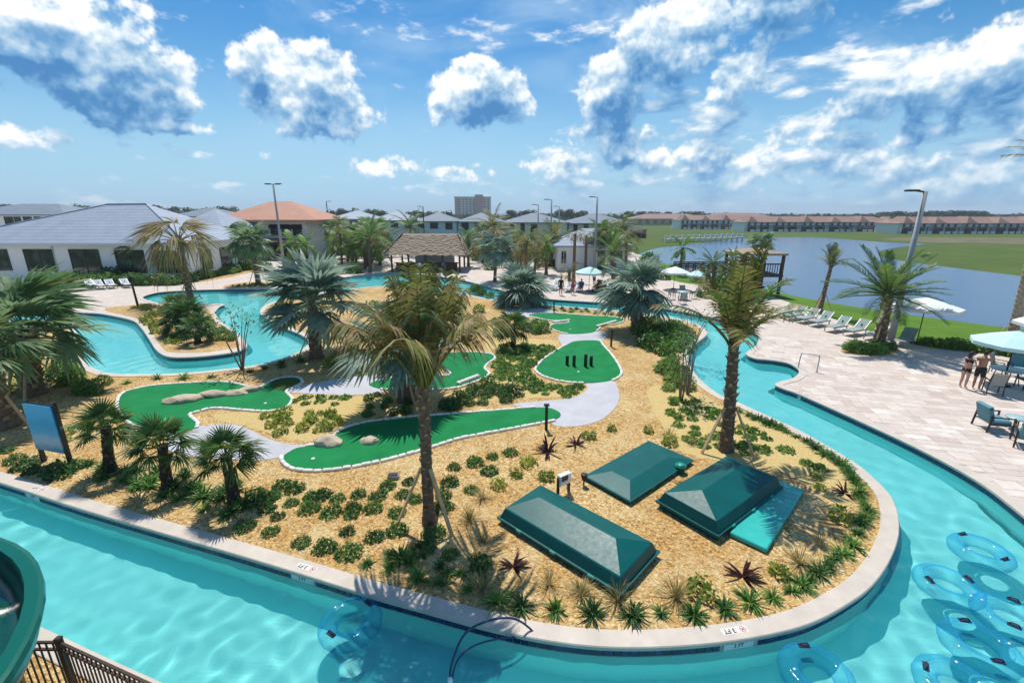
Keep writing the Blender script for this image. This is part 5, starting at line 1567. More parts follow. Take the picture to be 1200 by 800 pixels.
# =================================================================== green fibreglass covers over the pump pits
def M_cover():
    m, t, b = principled('cover_green', (.004, .070, .062), .22, 0, .22)
    p = objpos(t)
    n = t.noise(p, 1.6, 5, .6); n2 = t.noise(p, 9, 4, .7)
    c = t.mix(t.rng(n, .3, .7), (.0015, .080, .078), (.0025, .104, .100))
    c = t.mix(t.rng(n2, .64, .80, 0, .10), c, (.10, .16, .13))
    t.l.new(c, b.inputs['Base Color']); t.l.new(t.rng(n2, .3, .7, .34, .44), b.inputs['Roughness'])
M_cover()
mat_plain('cover_panel', (.012, .42, .36), .45, var=.08, scale=2)
mat_plain('plastic_teal', (.012, .27, .20), .4, var=.1)
def quad_frame(px):
    """ground quad from four pixels: origin, unit axes and size"""
    P = [G(x, y) for x, y in px]
    c = sum(P, Vector()) / 4
    u = ((P[1] - P[0]) + (P[2] - P[3])) / 2
    v = ((P[3] - P[0]) + (P[2] - P[1])) / 2
    return c, u.length, v.length, math.atan2(u.y, u.x)
def cover(label, px, h_base, h, inset, inset_end, panel=None, handles=True, overhang=.05):
    c, w, d, a = quad_frame(px)
    t = thing('pit_cover', label, 'cover', (c.x, c.y, 0), a)
    hw, hd = w / 2, d / 2
    mb = MB()
    mb.box((0, 0, h_base / 2), (w, d, h_base)); mb.build('base', 'cover_green', t)
    mb = MB(); mb.box((0, 0, h_base + .03), (w + .09, d + .09, .055)); mb.build('flange', 'cover_green', t)
    mb = MB()
    z0, z1 = h_base + .06, h_base + h
    r0 = [(-hw, -hd), (hw, -hd), (hw, hd), (-hw, hd)]
    iw, id_ = hw - inset_end, hd - inset
    r1 = [(-iw, -id_), (iw, -id_), (iw, id_), (-iw, id_)]
    vs = [(*p, z0) for p in r0] + [(*p, z1) for p in r1]
    mb.add(vs, [(4, 5, 6, 7), (0, 1, 5, 4), (1, 2, 6, 5), (2, 3, 7, 6), (3, 0, 4, 7)])
    lid = mb.build('lid', 'cover_green', t)
    bv = lid.modifiers.new('bevel', 'BEVEL'); bv.width = .035; bv.segments = 2
    if handles:
        for s in (-.55, .55):
            MB().bbox((iw * s, -hd - .03, h_base + .02), (.24, .05, .05), .015).build('handle', 'plastic_teal', t)
    return t, w, d
# hip-lidded long cover, ridge running along its length
def hip_cover(label, px, hb, hr, k_end, name='pit_cover', off=0.0, ridge_w=.0, dims=None, long_side=0):
    c, w, d, a = quad_frame(px)
    t = thing(name, label, 'cover', (c.x, c.y, 0), a)
    hw, hd = w / 2, d / 2
    MB().box((0, 0, hb * .5), (w - .06, d - .06, hb)).build('base', 'cover_green', t)
    MB().box((0, 0, hb + .02), (w + .10, d + .10, .05)).build('flange', 'cover_green', t)
    mb = MB(); z0 = hb + .045
    e = hw - k_end; zz = hb + hr; m = z0 + (zz - z0) * .52; f = .10
    yo = off * hd
    # two-pitch lid: steep lower walls, gentle upper roof
    low = [(-hw, -hd), (hw, -hd), (hw, hd), (-hw, hd)]
    mid = [(-hw + f * .8, -hd + f), (hw - f * .8, -hd + f), (hw - f * .8, hd - f), (-hw + f * .8, hd - f)]
    vs = [(*p, z0) for p in low] + [(*p, m) for p in mid] + [(-e, yo - ridge_w / 2, zz), (e, yo - ridge_w / 2, zz), (e, yo + ridge_w / 2 + .01, zz), (-e, yo + ridge_w / 2 + .01, zz)]
    mb.add(vs, [(0, 1, 5, 4), (1, 2, 6, 5), (2, 3, 7, 6), (3, 0, 4, 7), (4, 5, 9, 8), (5, 6, 10, 9), (6, 7, 11, 10), (7, 4, 8, 11), (8, 9, 10, 11)])
    lid = mb.build('lid', 'cover_green', t)
    bv = lid.modifiers.new('bevel', 'BEVEL'); bv.width = .025; bv.segments = 2
    for s in (-.6, 0.0, .6):
        MB().bbox((hw * s, -hd - .045, hb + .02), (.16, .05, .06), .012).build('latch', 'plastic_teal', lid)
    return t, w, d, c, a
hip_cover('long dark green hip-lidded cover on the gravel', [(579, 607), (716, 692), (780, 660), (640, 584)], .12, .52, .62, ridge_w=.03)
cover('low dark green flat-topped cover beside the white floodlight', [(742, 587), (813, 540), (757, 524), (682, 566)], .08, .19, .45, .62)
t3, w3, d3, c3, a3 = hip_cover('tall dark green hip-lidded cover with an open turquoise panel beside it', [(842, 632), (915, 576), (846, 548), (768, 596)], .16, .56, .60, ridge_w=.03)
c4, w4, d4, a4 = quad_frame([(847, 624), (887, 645), (951, 581), (911, 568)])
MB().bbox((0, 0, .05), (w4, d4, .10), .02).build('panel', 'cover_panel', t3)
pn = [o for o in t3.children if o.name.startswith('panel')][0]
dl = Matrix.Rotation(-a3, 3, 'Z') @ (c4 - c3); pn.location = (dl.x, dl.y, .04); pn.rotation_euler = (0, 0, a4 - a3)
tag(pn, 'flat bright turquoise panel lying open beside the lid')
# equipment by the covers
def equip():
    p = G(660, 578)
    t = thing('control_box', 'white electrical box on two short posts beside the flat green cover', 'control box', p, R(35))
    for s in (-1, 1): MB().box((s * .20, 0, .26), (.06, .06, .62)).build('leg', 'post_black', t)
    MB().bbox((0, -.02, .50), (.40, .16, .30), .02).build('box', 'golf_white', t)
    MB().bbox((-.05, -.11, .56), (.22, .02, .16), .005).build('screen', 'frame_dark', t)
    MB().tube([(.1, -.04, .36), (.1, -.05, .12), (.14, -.05, 0)], .018, 6).build('conduit', 'metal_grey', t)
    p = G(684, 568)
    t = thing('spot_light', 'small black spotlight on the gravel at the corner of the flat cover', 'spotlight', p)
    MB().tube([(0, 0, 0), (0, 0, .22)], .025, 6).build('stake', 'post_black', t)
    MB().lathe([(.0, -.09), (.07, -.09), (.10, .07), (.085, .09), (0, .09)], (0, -.02, .28), 12).build('head', 'post_black', t)
    p = G(797, 553)
    t = thing('drain_bucket', 'small round turquoise bucket between the two covers', 'bucket', p)
    MB().lathe([(.0, 0), (.12, 0), (.15, .20), (.165, .20), (.165, .24), (0, .24)], (0, 0, 0), 16).build('body', 'plastic_teal', t)
    MB().lathe([(.0, .24), (.13, .24), (.12, .27), (0, .275)], (0, 0, 0), 16).build('lid', 'plastic_teal', t)
    p = G(461, 560)
    t = thing('valve_box', 'small dark valve box sunk in the gravel below the front green', 'valve box', p, .1)
    MB().bbox((0, 0, .06), (.34, .20, .14), .02).build('body', 'metal_grey', t)
    MB().bbox((0, 0, .14), (.28, .15, .02), .005).build('lid', 'frame_dark', t)
equip()

# =================================================================== blue sign panel
def M_sign():
    m, t, b = principled('sign_print', (.1, .3, .5), .3)
    tc = t.add('ShaderNodeTexCoord').outputs['Object']
    sp = t.add('ShaderNodeSeparateXYZ'); t.set(sp, 0, tc)
    n = t.noise(t.vmath('MULTIPLY', tc, (1, 1, 2.4)), 5, 5, .6, .6)
    z = t.math('ADD', sp.outputs[2], t.math('MULTIPLY', t.math('SUBTRACT', n, .5), .5))
    c = t.ramp(t.rng(z, .45, 1.75), [(0, (.02, .22, .36)), (.12, (.05, .33, .46)), (.22, (.33, .42, .50)), (.36, (.36, .44, .58)), (.5, (.10, .36, .58)), (.75, (.03, .27, .55)), (1, (.04, .34, .66))])
    lt = t.rng(t.noise(t.vmath('MULTIPLY', tc, (3, 1, 9)), 6, 3, .6), .60, .68, 0, .5)
    c = t.mix(t.math('MULTIPLY', lt, t.rng(sp.outputs[2], .8, 1.2)), c, (.02, .13, .34))
    t.l.new(c, b.inputs['Base Color'])
M_sign()
def sign():
    p0, p1 = G(56, 545), G(83, 549)
    p0 = G(52, 540); p1 = G(84, 546)
    d = p1 - p0; w = d.length
    t = thing('sign_board', 'tilted blue picture sign board on two dark posts beside the small palms', 'sign', p0, math.atan2(d.y, d.x))
    h = A(40, 469, p0.y).z
    for x, hh in ((.0, h), (w, h + .06)): MB().box((x, 0, hh / 2), (.10, .10, hh)).build('post', 'frame_dark', t)
    MB().box((w / 2 - .02, -.07, h * .60), (w + .02, .04, h * .74)).build('panel', 'sign_print', t)
    MB().box((w / 2 - .02, -.04, h * .60), (w + .06, .02, h * .77)).build('backing', 'frame_dark', t)
sign()

# =================================================================== lamp posts
def lamp(label, bx, by, tx, ty, base_z=0.0, r=.11, head='flat', side=-1, D=None, mat='pole_concrete'):
    g = G(bx, by, base_z) if D is None else Vector((A(bx, by, D).x, D, base_z))
    h = A(tx, ty, g.y).z - base_z
    t = thing('street_lamp', label, 'lamp post', g)
    MB().tube([(0, 0, 0), (0, 0, h)], [r * 1.25, r * .75], 10).build('pole', mat, t)
    MB().lathe([(r * 2, 0), (r * 2, .10), (r * 1.3, .18), (0, .18)], (0, 0, 0), 10).build('base', mat, t)
    if head == 'twin':
        MB().bar((-1.0, 0, h), (1.0, 0, h), .09).build('arm', 'metal_dark', t)
        for s in (-1, 1): MB().bbox((s * .75, 0, h + .06), (.8, .36, .12), .03).build('lamp_head', 'metal_dark', t)
    else:
        MB().bar((0, 0, h - .05), (side * .55, 0, h + .02), .08).build('arm', 'metal_dark', t)
        MB().bbox((side * .75, 0, h + .03), (.7, .32, .10), .03).build('lamp_head', 'metal_dark', t)
    return t
lamp('tall lamp post with twin flat heads before the orange-roofed building', 333, 312, 322, 216, r=.16, head='twin')
lamp('tall grey concrete lamp post behind the date palm on the terrace', 1043, 402, 1079, 224, r=.15, side=-1)
lamp('small lamp post beyond the orange roof', 388, 290, 385, 236, base_z=FL, r=.12, D=105, side=1, mat='metal_dark')
lamp('dark lamp post behind the thatched hut', 498, 290, 497, 242, base_z=FL, r=.12, D=95, mat='metal_dark')
lamp('shorter grey lamp post left of the pair by the slate-roofed house', 630, 300, 629, 240, base_z=0, r=.13, D=80)
lamp('taller grey lamp post of the pair by the slate-roofed house', 645, 300, 647, 234, base_z=0, r=.14, D=68)
lamp('slim grey lamp post right of the pair by the slate-roofed house', 654, 300, 655, 242, base_z=0, r=.12, D=88)
lamp('tall grey lamp post beside the white pavilion', 696, 318, 698, 231, r=.15)
for k, (bx, by, hp, lab) in enumerate(((162, 360, 34, 'slim dark light post at the neck of the peninsula'),)):
    g = G(bx, by); h = topz(bx, by - hp, g.y)
    t = thing('path_lamp', lab, 'lamp post', g)
    MB().tube([(0, 0, 0), (-.1, 0, h)], [.09, .07], 8).build('pole', 'metal_brown', t); MB().lathe([(.0, 0), (.16, .0), (.12, .16), (0, .2)], (-.1, 0, h), 10).build('lamp_head', 'metal_dark', t)

# =================================================================== terrace furniture
mat_plain('sling', (.27, .34, .31), .8, var=.06, scale=20)
mat_plain('sling_white', (.50, .54, .57), .8, var=.06, scale=20)
mat_plain('sling_grey', (.30, .32, .30), .8, var=.1, scale=20)
mat_plain('cushion_teal', (.10, .25, .29), .85, var=.1, scale=6, bmp=.2)
mat_plain('cushion_navy', (.03, .08, .16), .85, var=.1, scale=6, bmp=.2)
mat_plain('table_top', (.35, .50, .52), .35, var=.05)
mat_plain('canvas_mint', (.50, .72, .70), .8, var=.04, scale=3)
mat_plain('canvas_white', (.74, .78, .77), .8, var=.04, scale=3)
mat_plain('towel', (.12, .20, .42), .9, var=.1)
def lounger_proto(label, sling='sling', back=42):
    t = thing('sun_lounger', label, 'sun lounger')
    # local: foot end at +X... foot at origin, head towards +X
    for s in (-1, 1):
        MB().bar((0, s * .31, .33), (1.25, s * .31, .33), .05, .06).build('side_rail', 'metal_grey', t)
        for x in (.15, 1.45): MB().box((x, s * .31, .16), (.05, .05, .32)).build('leg', 'metal_grey', t)
        MB().bar((1.22, s * .31, .33), (1.60, s * .31, .33), .05, .06).build('rear_rail', 'metal_grey', t)
    mb = MB(); n = 7
    mb.box((.62, 0, .375), (1.24, .58, .03)); mb.build('seat_sling', sling, t)
    a = R(back); L = .78
    M = Matrix.Rotation(-a, 3, 'Y')
    mb = MB(); mb.box(Vector((1.25, 0, .38)) + M @ Vector((L / 2, 0, 0)), (L, .58, .03), M=M); b = mb.build('backrest', sling, t)
    for s in (-1, 1):
        e = Vector((1.25, s * .31, .37)); MB().bar(e, e + M @ Vector((L, 0, 0)), .045, .045).build('back_rail', 'metal_grey', b)
    MB().bar(Vector((1.25, 0, .38)) + M @ Vector((L * .55, 0, -.02)), (1.55, 0, .33), .03, .4).build('prop', 'metal_grey', b)
    return t
def place(proto, p, rz, label=None, group=None, used=[]):
    if proto not in used: used.append(proto); o = proto
    else: o = copy_tree(proto)
    o.location = p; o.rotation_euler = (0, 0, rz)
    if label: o['label'] = label
    if group: o['group'] = group
    return o
lp = lounger_proto('pale sun lounger with raised back in the row along the lawn')
row = [((908, 372), (937, 368)), ((921, 375.5), (949, 371)), ((936, 379), (965, 374)), ((951, 383), (982, 377.5)), ((970, 389.5), (1001, 384)), ((992, 394), (1024, 388)), ((1017, 399), (1046, 392)), ((1052, 407), (1072, 398))]
names = ['pale sun lounger at the overlook end of the lawn row', 'pale sun lounger second from the far end of the lawn row', 'pale sun lounger third from the far end of the lawn row', 'pale sun lounger in front of the slim young palm', 'pale sun lounger just past the slim young palm', 'pale sun lounger next to the date palm bed', 'pale sun lounger half hidden behind the date palm trunk', 'sun lounger beside the umbrella at the lawn edge']
for (f, h), nm in zip(row, names):
    a, b = G(*f), G(*h); d = b - a
    place(lp, (a.x, a.y, .022), math.atan2(d.y, d.x), nm, 'loungers along the lawn')
lw = lounger_proto('white sun lounger', 'sling_white', 35)
for (f, h), nm in zip((((112, 338), (98, 335)), ((122, 339), (108, 335)), ((134, 338.5), (122, 334)), ((152, 337.5), (138, 333))), ('white sun lounger before the clubhouse, closest to the broad palm', 'white sun lounger on the terrace before the clubhouse, second from the broad palm', 'white sun lounger on the terrace before the clubhouse, third from the broad palm', 'white sun lounger on the terrace before the clubhouse, farthest from the broad palm')):
    a, b = G(*f), G(*h); d = b - a
    place(lw, (a.x, a.y, .01), math.atan2(d.y, d.x), nm, 'loungers before the clubhouse')
for k, ((f, h), nm) in enumerate(zip((((648, 341), (656, 336)), ((664, 343), (672, 337)), ((676, 343), (683, 337)), ((700, 344), (707, 338)), ((712, 343), (719, 337))), ('white sun lounger at the left of the crowd by the white pavilion', 'white sun lounger with towels in the crowd by the white pavilion', 'white sun lounger before the small umbrella in the crowd', 'white sun lounger right of the small umbrella in the crowd', 'white sun lounger at the foot of the green palm by the crowd'))):
    a, b = G(*f), G(*h); d = b - a
    o = place(lw, (a.x, a.y, .01), math.atan2(d.y, d.x), nm, 'loungers in the crowd')
for k, (x, y) in enumerate(((668, 340), (679, 340), (704, 340), (692, 342))):
    p = G(x, y); o = MB().bbox((0, 0, 0), (.55, .4, .10), .03).build('folded_towel', 'towel', None, (p.x, p.y, .44 if k < 3 else .06)); tag(o, ('blue towel on the lounger with towels in the crowd', 'blue towel on the lounger before the small umbrella', 'blue towel on the lounger right of the small umbrella', 'blue towel dropped on the paving in front of the crowd')[k], 'towel')
def umbrella(label, bx, by, rpx=None, r=1.6, h=2.55, mat='canvas_mint', rot=.2, z=.02):
    p = G(bx, by)
    t = thing('patio_umbrella', label, 'umbrella', (p.x, p.y, z), rot)
    MB().tube([(0, 0, 0), (0, 0, h)], .026, 8).build('pole', 'metal_dark', t)
    MB().lathe([(.28, 0), (.28, .07), (.05, .11), (.04, .3), (0, .3)], (0, 0, 0), 14).build('base', 'metal_dark', t)
    n = 8; zr = h - .52
    mb = MB(); vs = [(0, 0, h + .02)]; fs = []
    for ring, (f, zz) in enumerate(((.5, .52), (1.0, 0.0))):
        for k in range(n):
            a = 2 * math.pi * k / n
            vs.append((r * f * math.cos(a), r * f * math.sin(a), zr + .54 * (zz / 1.0) + (0 if ring else .02)))
    # scalloped edge between the ribs
    for k in range(n):
        a = 2 * math.pi * (k + .5) / n
        vs.append((r * .93 * math.cos(a), r * .93 * math.sin(a), zr - .01))
    for k in range(n):
        j = (k + 1) % n
        fs += [(0, 1 + k, 1 + j), (1 + k, 1 + n + k, 1 + 2 * n + k), (1 + k, 1 + 2 * n + k, 1 + j), (1 + j, 1 + 2 * n + k, 1 + n + j)]
    mb.add(vs, fs)
    vs2 = []; fs2 = []
    loop = []
    for k in range(n): loop += [vs[1 + n + k], vs[1 + 2 * n + k]]
    for q in loop: vs2 += [q, (q[0] * 1.0, q[1] * 1.0, q[2] - .16)]
    m = len(loop)
    for k in range(m):
        j = (k + 1) % m; fs2.append((2 * k, 2 * j, 2 * j + 1, 2 * k + 1))
    c = mb.build('canopy', mat, t)
    v = MB(); v.add(vs2, fs2); v.build('valance', mat, c)
    for k in range(n):
        a = 2 * math.pi * k / n
        MB().bar((0, 0, h - .03), (r * .98 * math.cos(a), r * .98 * math.sin(a), zr - .02), .02).build('rib', 'metal_dark', t)
    return t
umbrella('pale mint umbrella at the lawn edge beside the loungers', 1074, 402, r=1.75, h=2.75, mat='canvas_white')
umbrella('pale mint umbrella over the dining table beside the standing couple', 1174, 452, r=1.5, h=2.55, mat='canvas_mint', rot=.5)
umbrella('white umbrella by the braced palm trunk at the lawn edge', 1220, 425, r=1.5, h=2.6, mat='canvas_white', rot=.1)
umbrella('small mint umbrella over the crowd by the white pavilion', 690, 341, r=1.5, h=2.4, mat='canvas_mint')
umbrella('small white umbrella on the far terrace near the boardwalk', 789, 339, r=1.5, h=2.3, mat='canvas_white', rot=.3)
umbrella('small green-white umbrella on the far terrace near the overlook', 818, 342, r=1.3, h=2.2, mat='canvas_mint', rot=.6)
def dining_chair(label, bx, by, rz, mat='sling_grey', group=None):
    p = G(bx, by)
    t = thing('dining_chair', label, 'chair', (p.x, p.y, .022), rz, group)
    for s in (-1, 1):
        MB().bar((.22, s * .26, 0), (.20, s * .26, .62), .035).build('leg', 'metal_dark', t)
        MB().bar((-.26, s * .26, 0), (-.22, s * .26, .45), .035).build('leg', 'metal_dark', t)
        MB().bar((-.24, s * .26, .62), (.24, s * .26, .62), .045, .03).build('armrest', 'metal_dark', t)
    MB().box((0, 0, .43), (.48, .48, .03)).build('seat', mat, t)
    M = Matrix.Rotation(R(-14), 3, 'Y')
    MB().box(Vector((-.29, 0, .70)), (.03, .48, .56), M=M).build('backrest', mat, t)
    for s in (-1, 1): MB().bar((-.22, s * .25, .42), (-.37, s * .25, 1.0), .035).build('back_rail', 'metal_dark', t)
    return t
def table(label, bx, by, r=.6, h=.72, top='table_top', group=None):
    p = G(bx, by)
    t = thing('patio_table', label, 'table', (p.x, p.y, .022), group=group)
    MB().lathe([(0, 0), (r, 0), (r, .03), (0, .03)], (0, 0, h - .03), 24).build('table_top', top, t)
    for k in range(4):
        a = math.pi / 4 + k * math.pi / 2
        MB().bar((r * .75 * math.cos(a), r * .75 * math.sin(a), 0), (r * .55 * math.cos(a), r * .55 * math.sin(a), h - .03), .035).build('leg', 'metal_dark', t)
    return t
table('round patio table under the mint umbrella beside the couple', 1176, 450, .62)
dining_chair('grey mesh dining chair with its back to the paving, next to the couple', 1162, 461, R(62), 'sling_grey', 'dining chairs')
dining_chair('teal dining chair on the far side of the table', 1190, 441, R(-120), 'cushion_teal', 'dining chairs')
dining_chair('teal dining chair at the right side of the table', 1200, 456, R(165), 'cushion_teal', 'dining chairs')
dining_chair('grey mesh dining chair on the lawn side of the table', 1168, 438, R(-60), 'sling_grey', 'dining chairs')
def armchair(label, bx, by, rz):
    p = G(bx, by)
    t = thing('lounge_chair', label, 'armchair', (p.x, p.y, .022), rz)
    for s in (-1, 1):
        MB().bar((.34, s * .36, 0), (.34, s * .36, .58), .045).build('leg', 'metal_brown', t)
        MB().bar((-.40, s * .36, 0), (-.34, s * .36, .60), .045).build('leg', 'metal_brown', t)
        MB().bar((-.36, s * .36, .58), (.36, s * .36, .58), .05, .035).build('armrest', 'metal_brown', t)
        MB().bar((-.34, s * .36, .30), (.34, s * .36, .30), .04).build('side_rail', 'metal_brown', t)
    MB().bbox((.0, 0, .38), (.68, .64, .15), .05).build('seat_cushion', 'cushion_teal', t)
    M = Matrix.Rotation(R(-16), 3, 'Y')
    MB().box((-.36, 0, .68), (.14, .62, .52), M=M).build('back_cushion', 'cushion_teal', t)
    MB().bar((-.42, -.34, .86), (-.42, .34, .86), .04).build('back_rail', 'metal_brown', t)
    return t
armchair('teal cushioned lounge chair with brown metal frame on the pavers', 1162, 503, R(-12))
armchair('teal cushioned lounge chair at the far right of the pavers', 1203, 523, R(50))
table('low glass side table between the teal lounge chairs', 1190, 503, .38, .45)
table('dark patio table on the far terrace across the river', 800, 351, .6)
for k, (x, y, r_z) in enumerate(((787, 351, 0), (812, 350, 180), (800, 347, -90), (799, 356, 90))):
    dining_chair(('grey chair left of the far terrace table', 'grey chair right of the far terrace table', 'grey chair behind the far terrace table', 'grey chair in front of the far terrace table')[k], x, y, R(r_z), 'sling_grey', 'far terrace chairs')
# stainless handrails at the cove steps
def rail(label, a, b, hpx=17):
    p, q = G(*a), G(*b)
    t = thing('handrail', label, 'handrail', p)
    d = q - p; h = .85
    pts = [(0, 0, 0), (0, 0, h * .9), d * .12 + Vector((0, 0, h)), d * .8 + Vector((0, 0, h * .96)), d * .95 + Vector((0, 0, h * .8)), d + Vector((0, 0, -.3))]
    MB().tube(smooth_loop(pts, 5, False), .024, 8).build('rail', 'metal_grey', t)
    MB().lathe([(.06, 0), (.06, .02), (0, .02)], (0, 0, 0.022), 12).build('flange', 'metal_grey', t)
rail('bent steel handrail at the steps of the river cove', (957, 436), (935, 431))

# =================================================================== tubes floating in the river
def M_vinyl():
    m = bpy.data.materials.new('vinyl_blue'); m.use_nodes = True
    t = NT(m.node_tree); m.node_tree.nodes.clear()
    lw_ = t.add('ShaderNodeLayerWeight', i={'Blend': .35})
    c = t.mix(lw_.outputs['Facing'], (.88, .98, 1.0), (.36, .76, .95))
    tr = t.add('ShaderNodeBsdfTransparent'); t.l.new(c, tr.inputs[0])
    gl = t.add('ShaderNodeBsdfPrincipled', i={'Base Color': (.05, .46, .74, 1), 'Roughness': .10, 'Specular IOR Level': .7})
    mx = t.add('ShaderNodeMixShader'); t.l.new(t.rng(lw_.outputs['Facing'], 0, 1, .04, .34), mx.inputs[0])
    t.l.new(tr.outputs[0], mx.inputs[1]); t.l.new(gl.outputs[0], mx.inputs[2])
    t.l.new(mx.outputs[0], t.add('ShaderNodeOutputMaterial').inputs[0])
    MATS['vinyl_blue'] = m
M_vinyl()
mat_plain('handle_navy', (.012, .02, .05), .6, var=.2)
def tube_proto():
    t = thing('river_tube', 'clear blue swim tube', 'swim tube')
    mb = MB(); Rm, rr = .43, .175; n = 48
    m = 14; vs = []; fs = []
    for i in range(n):
        a = 2 * math.pi * i / n
        for k in range(m):
            b = 2 * math.pi * k / m
            w = 1 + .035 * math.cos(a * 12) * (math.cos(b) > 0)
            vs.append(((Rm + rr * w * math.cos(b)) * math.cos(a), (Rm + rr * w * math.cos(b)) * math.sin(a), rr * .86 * math.sin(b) * w))
    for i in range(n):
        for k in range(m):
            i2, k2 = (i + 1) % n, (k + 1) % m
            fs.append((i * m + k, i2 * m + k, i2 * m + k2, i * m + k2))
    mb.add(vs, fs, 0, True); ring = mb.build('ring', 'vinyl_blue', t)
    seam = MB(); seam.tube([(Rm * math.cos(2 * math.pi * k / 40), Rm * math.sin(2 * math.pi * k / 40), rr * .865) for k in range(40)], .007, 5, closed=True); seam.build('seam', 'vinyl_blue', ring)
    for a in (R(30), R(215)):
        c = Vector((Rm * math.cos(a), Rm * math.sin(a), rr * .88))
        mb = MB(); mb.bbox((c.x, c.y, c.z + .005), (.09, .20, .022), .01, a); h = mb.build('handle', 'handle_navy', t)
        MB().tube([Vector((c.x, c.y, c.z + .01)) + Matrix.Rotation(a, 3, 'Z') @ Vector((0, y, z)) for y, z in ((-.085, 0), (-.05, .045), (.05, .045), (.085, 0))], .012, 6).build('grip', 'handle_navy', h)
    MB().lathe([(.0, 0), (.022, 0), (.022, .02), (0, .025)], (Rm * math.cos(2.2), Rm * math.sin(2.2), rr * .86), 8).build('valve', 'golf_white', t)
    return t
tp_ = tube_proto()
tubes_ = [(411, 730, .4, 'clear blue swim tube drifting alone under the coping in the front channel', 0), (1149, 646, 1.2, 'clear blue swim tube of the raft, nearest the paved deck', 0), (1111, 686, 2.6, 'clear blue swim tube of the raft, nearest the curved island coping', 0), (1184, 724, .2, 'clear blue swim tube of the raft, cut by the picture edge', 0), (1148, 757, 3.9, 'clear blue swim tube in the middle of the raft', 0), (957, 790, 1.0, 'clear blue swim tube drifting apart from the raft by the island tip', 0), (1122, 806, 5.0, 'clear blue swim tube at the bottom of the raft', 0)]
for (x, y, rz, lab, _) in tubes_:
    p = G(x, y, WATER_Z + .08)
    place(tp_, (p.x, p.y, WATER_Z + .075), rz, lab, 'swim tubes in the river')

# =================================================================== hose arching out of the water
def hose():
    mat_plain('hose_blue', (.015, .03, .10), .4, var=.15)
    Y = G(600, 748).y
    a = G(527, 800, WATER_Z); e = G(634, 757, -.25)
    pts = [a + Vector((0, 0, -.3)), a, A(530, 775, a.y + .12), A(545, 742, a.y + .35), A(572, 727, a.y + .55), A(600, 724, a.y + .7), A(620, 735, a.y + .8), Vector((e.x, e.y, -.16))]
    b = [a + Vector((.02, 0, -.3)), a + Vector((.03, 0, .02)), A(537, 772, a.y + .15), A(556, 756, a.y + .4), A(585, 748, a.y + .62), A(612, 747, a.y + .75), A(628, 752, a.y + .82), Vector((e.x + .02, e.y - .02, -.2))]
    t = thing('pool_hose', 'dark blue cleaning hose arching from the water to the coping', 'hose', (a.x, a.y, WATER_Z))
    o = Vector(t.location)
    MB().tube([p - o for p in smooth_loop(pts, 8, False)], .020, 8).build('hose', 'hose_blue', t)
    MB().tube([p - o for p in smooth_loop(b, 8, False)], .016, 8).build('hose', 'hose_blue', t)
    MB().lathe([(.0, -.06), (.045, -.06), (.045, .06), (.02, .09), (0, .09)], (0.01, 0, .04), 10).build('fitting', 'golf_white', t)
hose()

# =================================================================== depth markers: plates on the coping and tiles on the wall
def text_mesh(body, size, mat):
    cu = bpy.data.curves.new('lettering', 'FONT'); cu.body = body; cu.size = size; cu.align_x = 'CENTER'; cu.align_y = 'CENTER'; cu.extrude = .001
    cu.offset = size * .02
    o = bpy.data.objects.new('tmp', cu); COL.objects.link(o)
    dg = bpy.context.evaluated_depsgraph_get()
    me = bpy.data.meshes.new_from_object(o.evaluated_get(dg))
    bpy.data.objects.remove(o); bpy.data.curves.remove(cu)
    me.materials.clear(); me.materials.append(MATS[mat])
    return me
mat_plain('plate_stone', (.66, .62, .56), .6, var=.06); mat_plain('paint_black', (.02, .02, .022), .6, var=.1); mat_plain('paint_red', (.5, .04, .04), .6, var=.1)
tx = text_mesh('3 FT', .13, 'paint_black'); tw = text_mesh('3 FT', .11, 'paint_black')
def nearest_dir(path, p):
    b = None
    for i in range(len(path) - 1):
        d = (path[i] - p).length
        if b is None or d < b[0]: b = (d, (path[min(i + 2, len(path) - 1)] - path[max(i - 2, 0)]).normalized(), path[i])
    return b[1], b[2]
def marker(label, x, y, path, flip=True):
    d, q = nearest_dir(path, G(x, y)); a = math.atan2(d.y, d.x); n = Vector((-d.y, d.x, 0))
    c = q + n * .165
    t = thing('depth_marker', label, 'depth marker', (c.x, c.y, .03), a)
    MB().bbox((0, 0, .0), (.52, .15, .006), .003).build('plate', 'plate_stone', t)
    link('lettering', tx, t, (-.10, 0, .0045), math.pi)
    mb = MB(); R1, R2 = .062, .052; n_ = 24
    vs = []
    for k in range(n_):
        b = 2 * math.pi * k / n_; vs += [(R1 * math.cos(b), R1 * math.sin(b), .0045), (R2 * math.cos(b), R2 * math.sin(b), .0045)]
    mb.add(vs, [(2 * k, 2 * ((k + 1) % n_), 2 * ((k + 1) % n_) + 1, 2 * k + 1) for k in range(n_)])
    mb.bar((-.036, -.036, .0045), (.036, .036, .0045), .011, .001)
    o = mb.build('no_diving_symbol', 'paint_red', t, (.17, 0, 0))
    MB().bar((-.03, .02, .0042), (.03, -.02, .0042), .02, .001).build('swimmer', 'paint_black', o)
    w = thing('depth_tile', label.replace('depth plate on', 'depth tile at the waterline under'), 'depth marker', (q.x + n.x * .006, q.y + n.y * .006, -.14), a)
    MB().box((0, 0, 0), (.60, .014, .16)).build('tile', 'tile_white', w)
    m = link('lettering', tw, w, (0, -.0085, 0)); m.rotation_euler = (math.pi / 2, 0, 0)
marker('white 3 FT depth plate on the coping left of the blue sign', 38, 573, isl)
marker('white 3 FT depth plate on the coping below the small palms', 352, 672, isl)
marker('white 3 FT depth plate on the coping at the island tip', 868, 748, isl)
marker('white 3 FT depth plate on the coping behind the fence', 122, 772, bank)
marker('white 3 FT depth plate on the deck edge past the cove', 938, 463, edge)

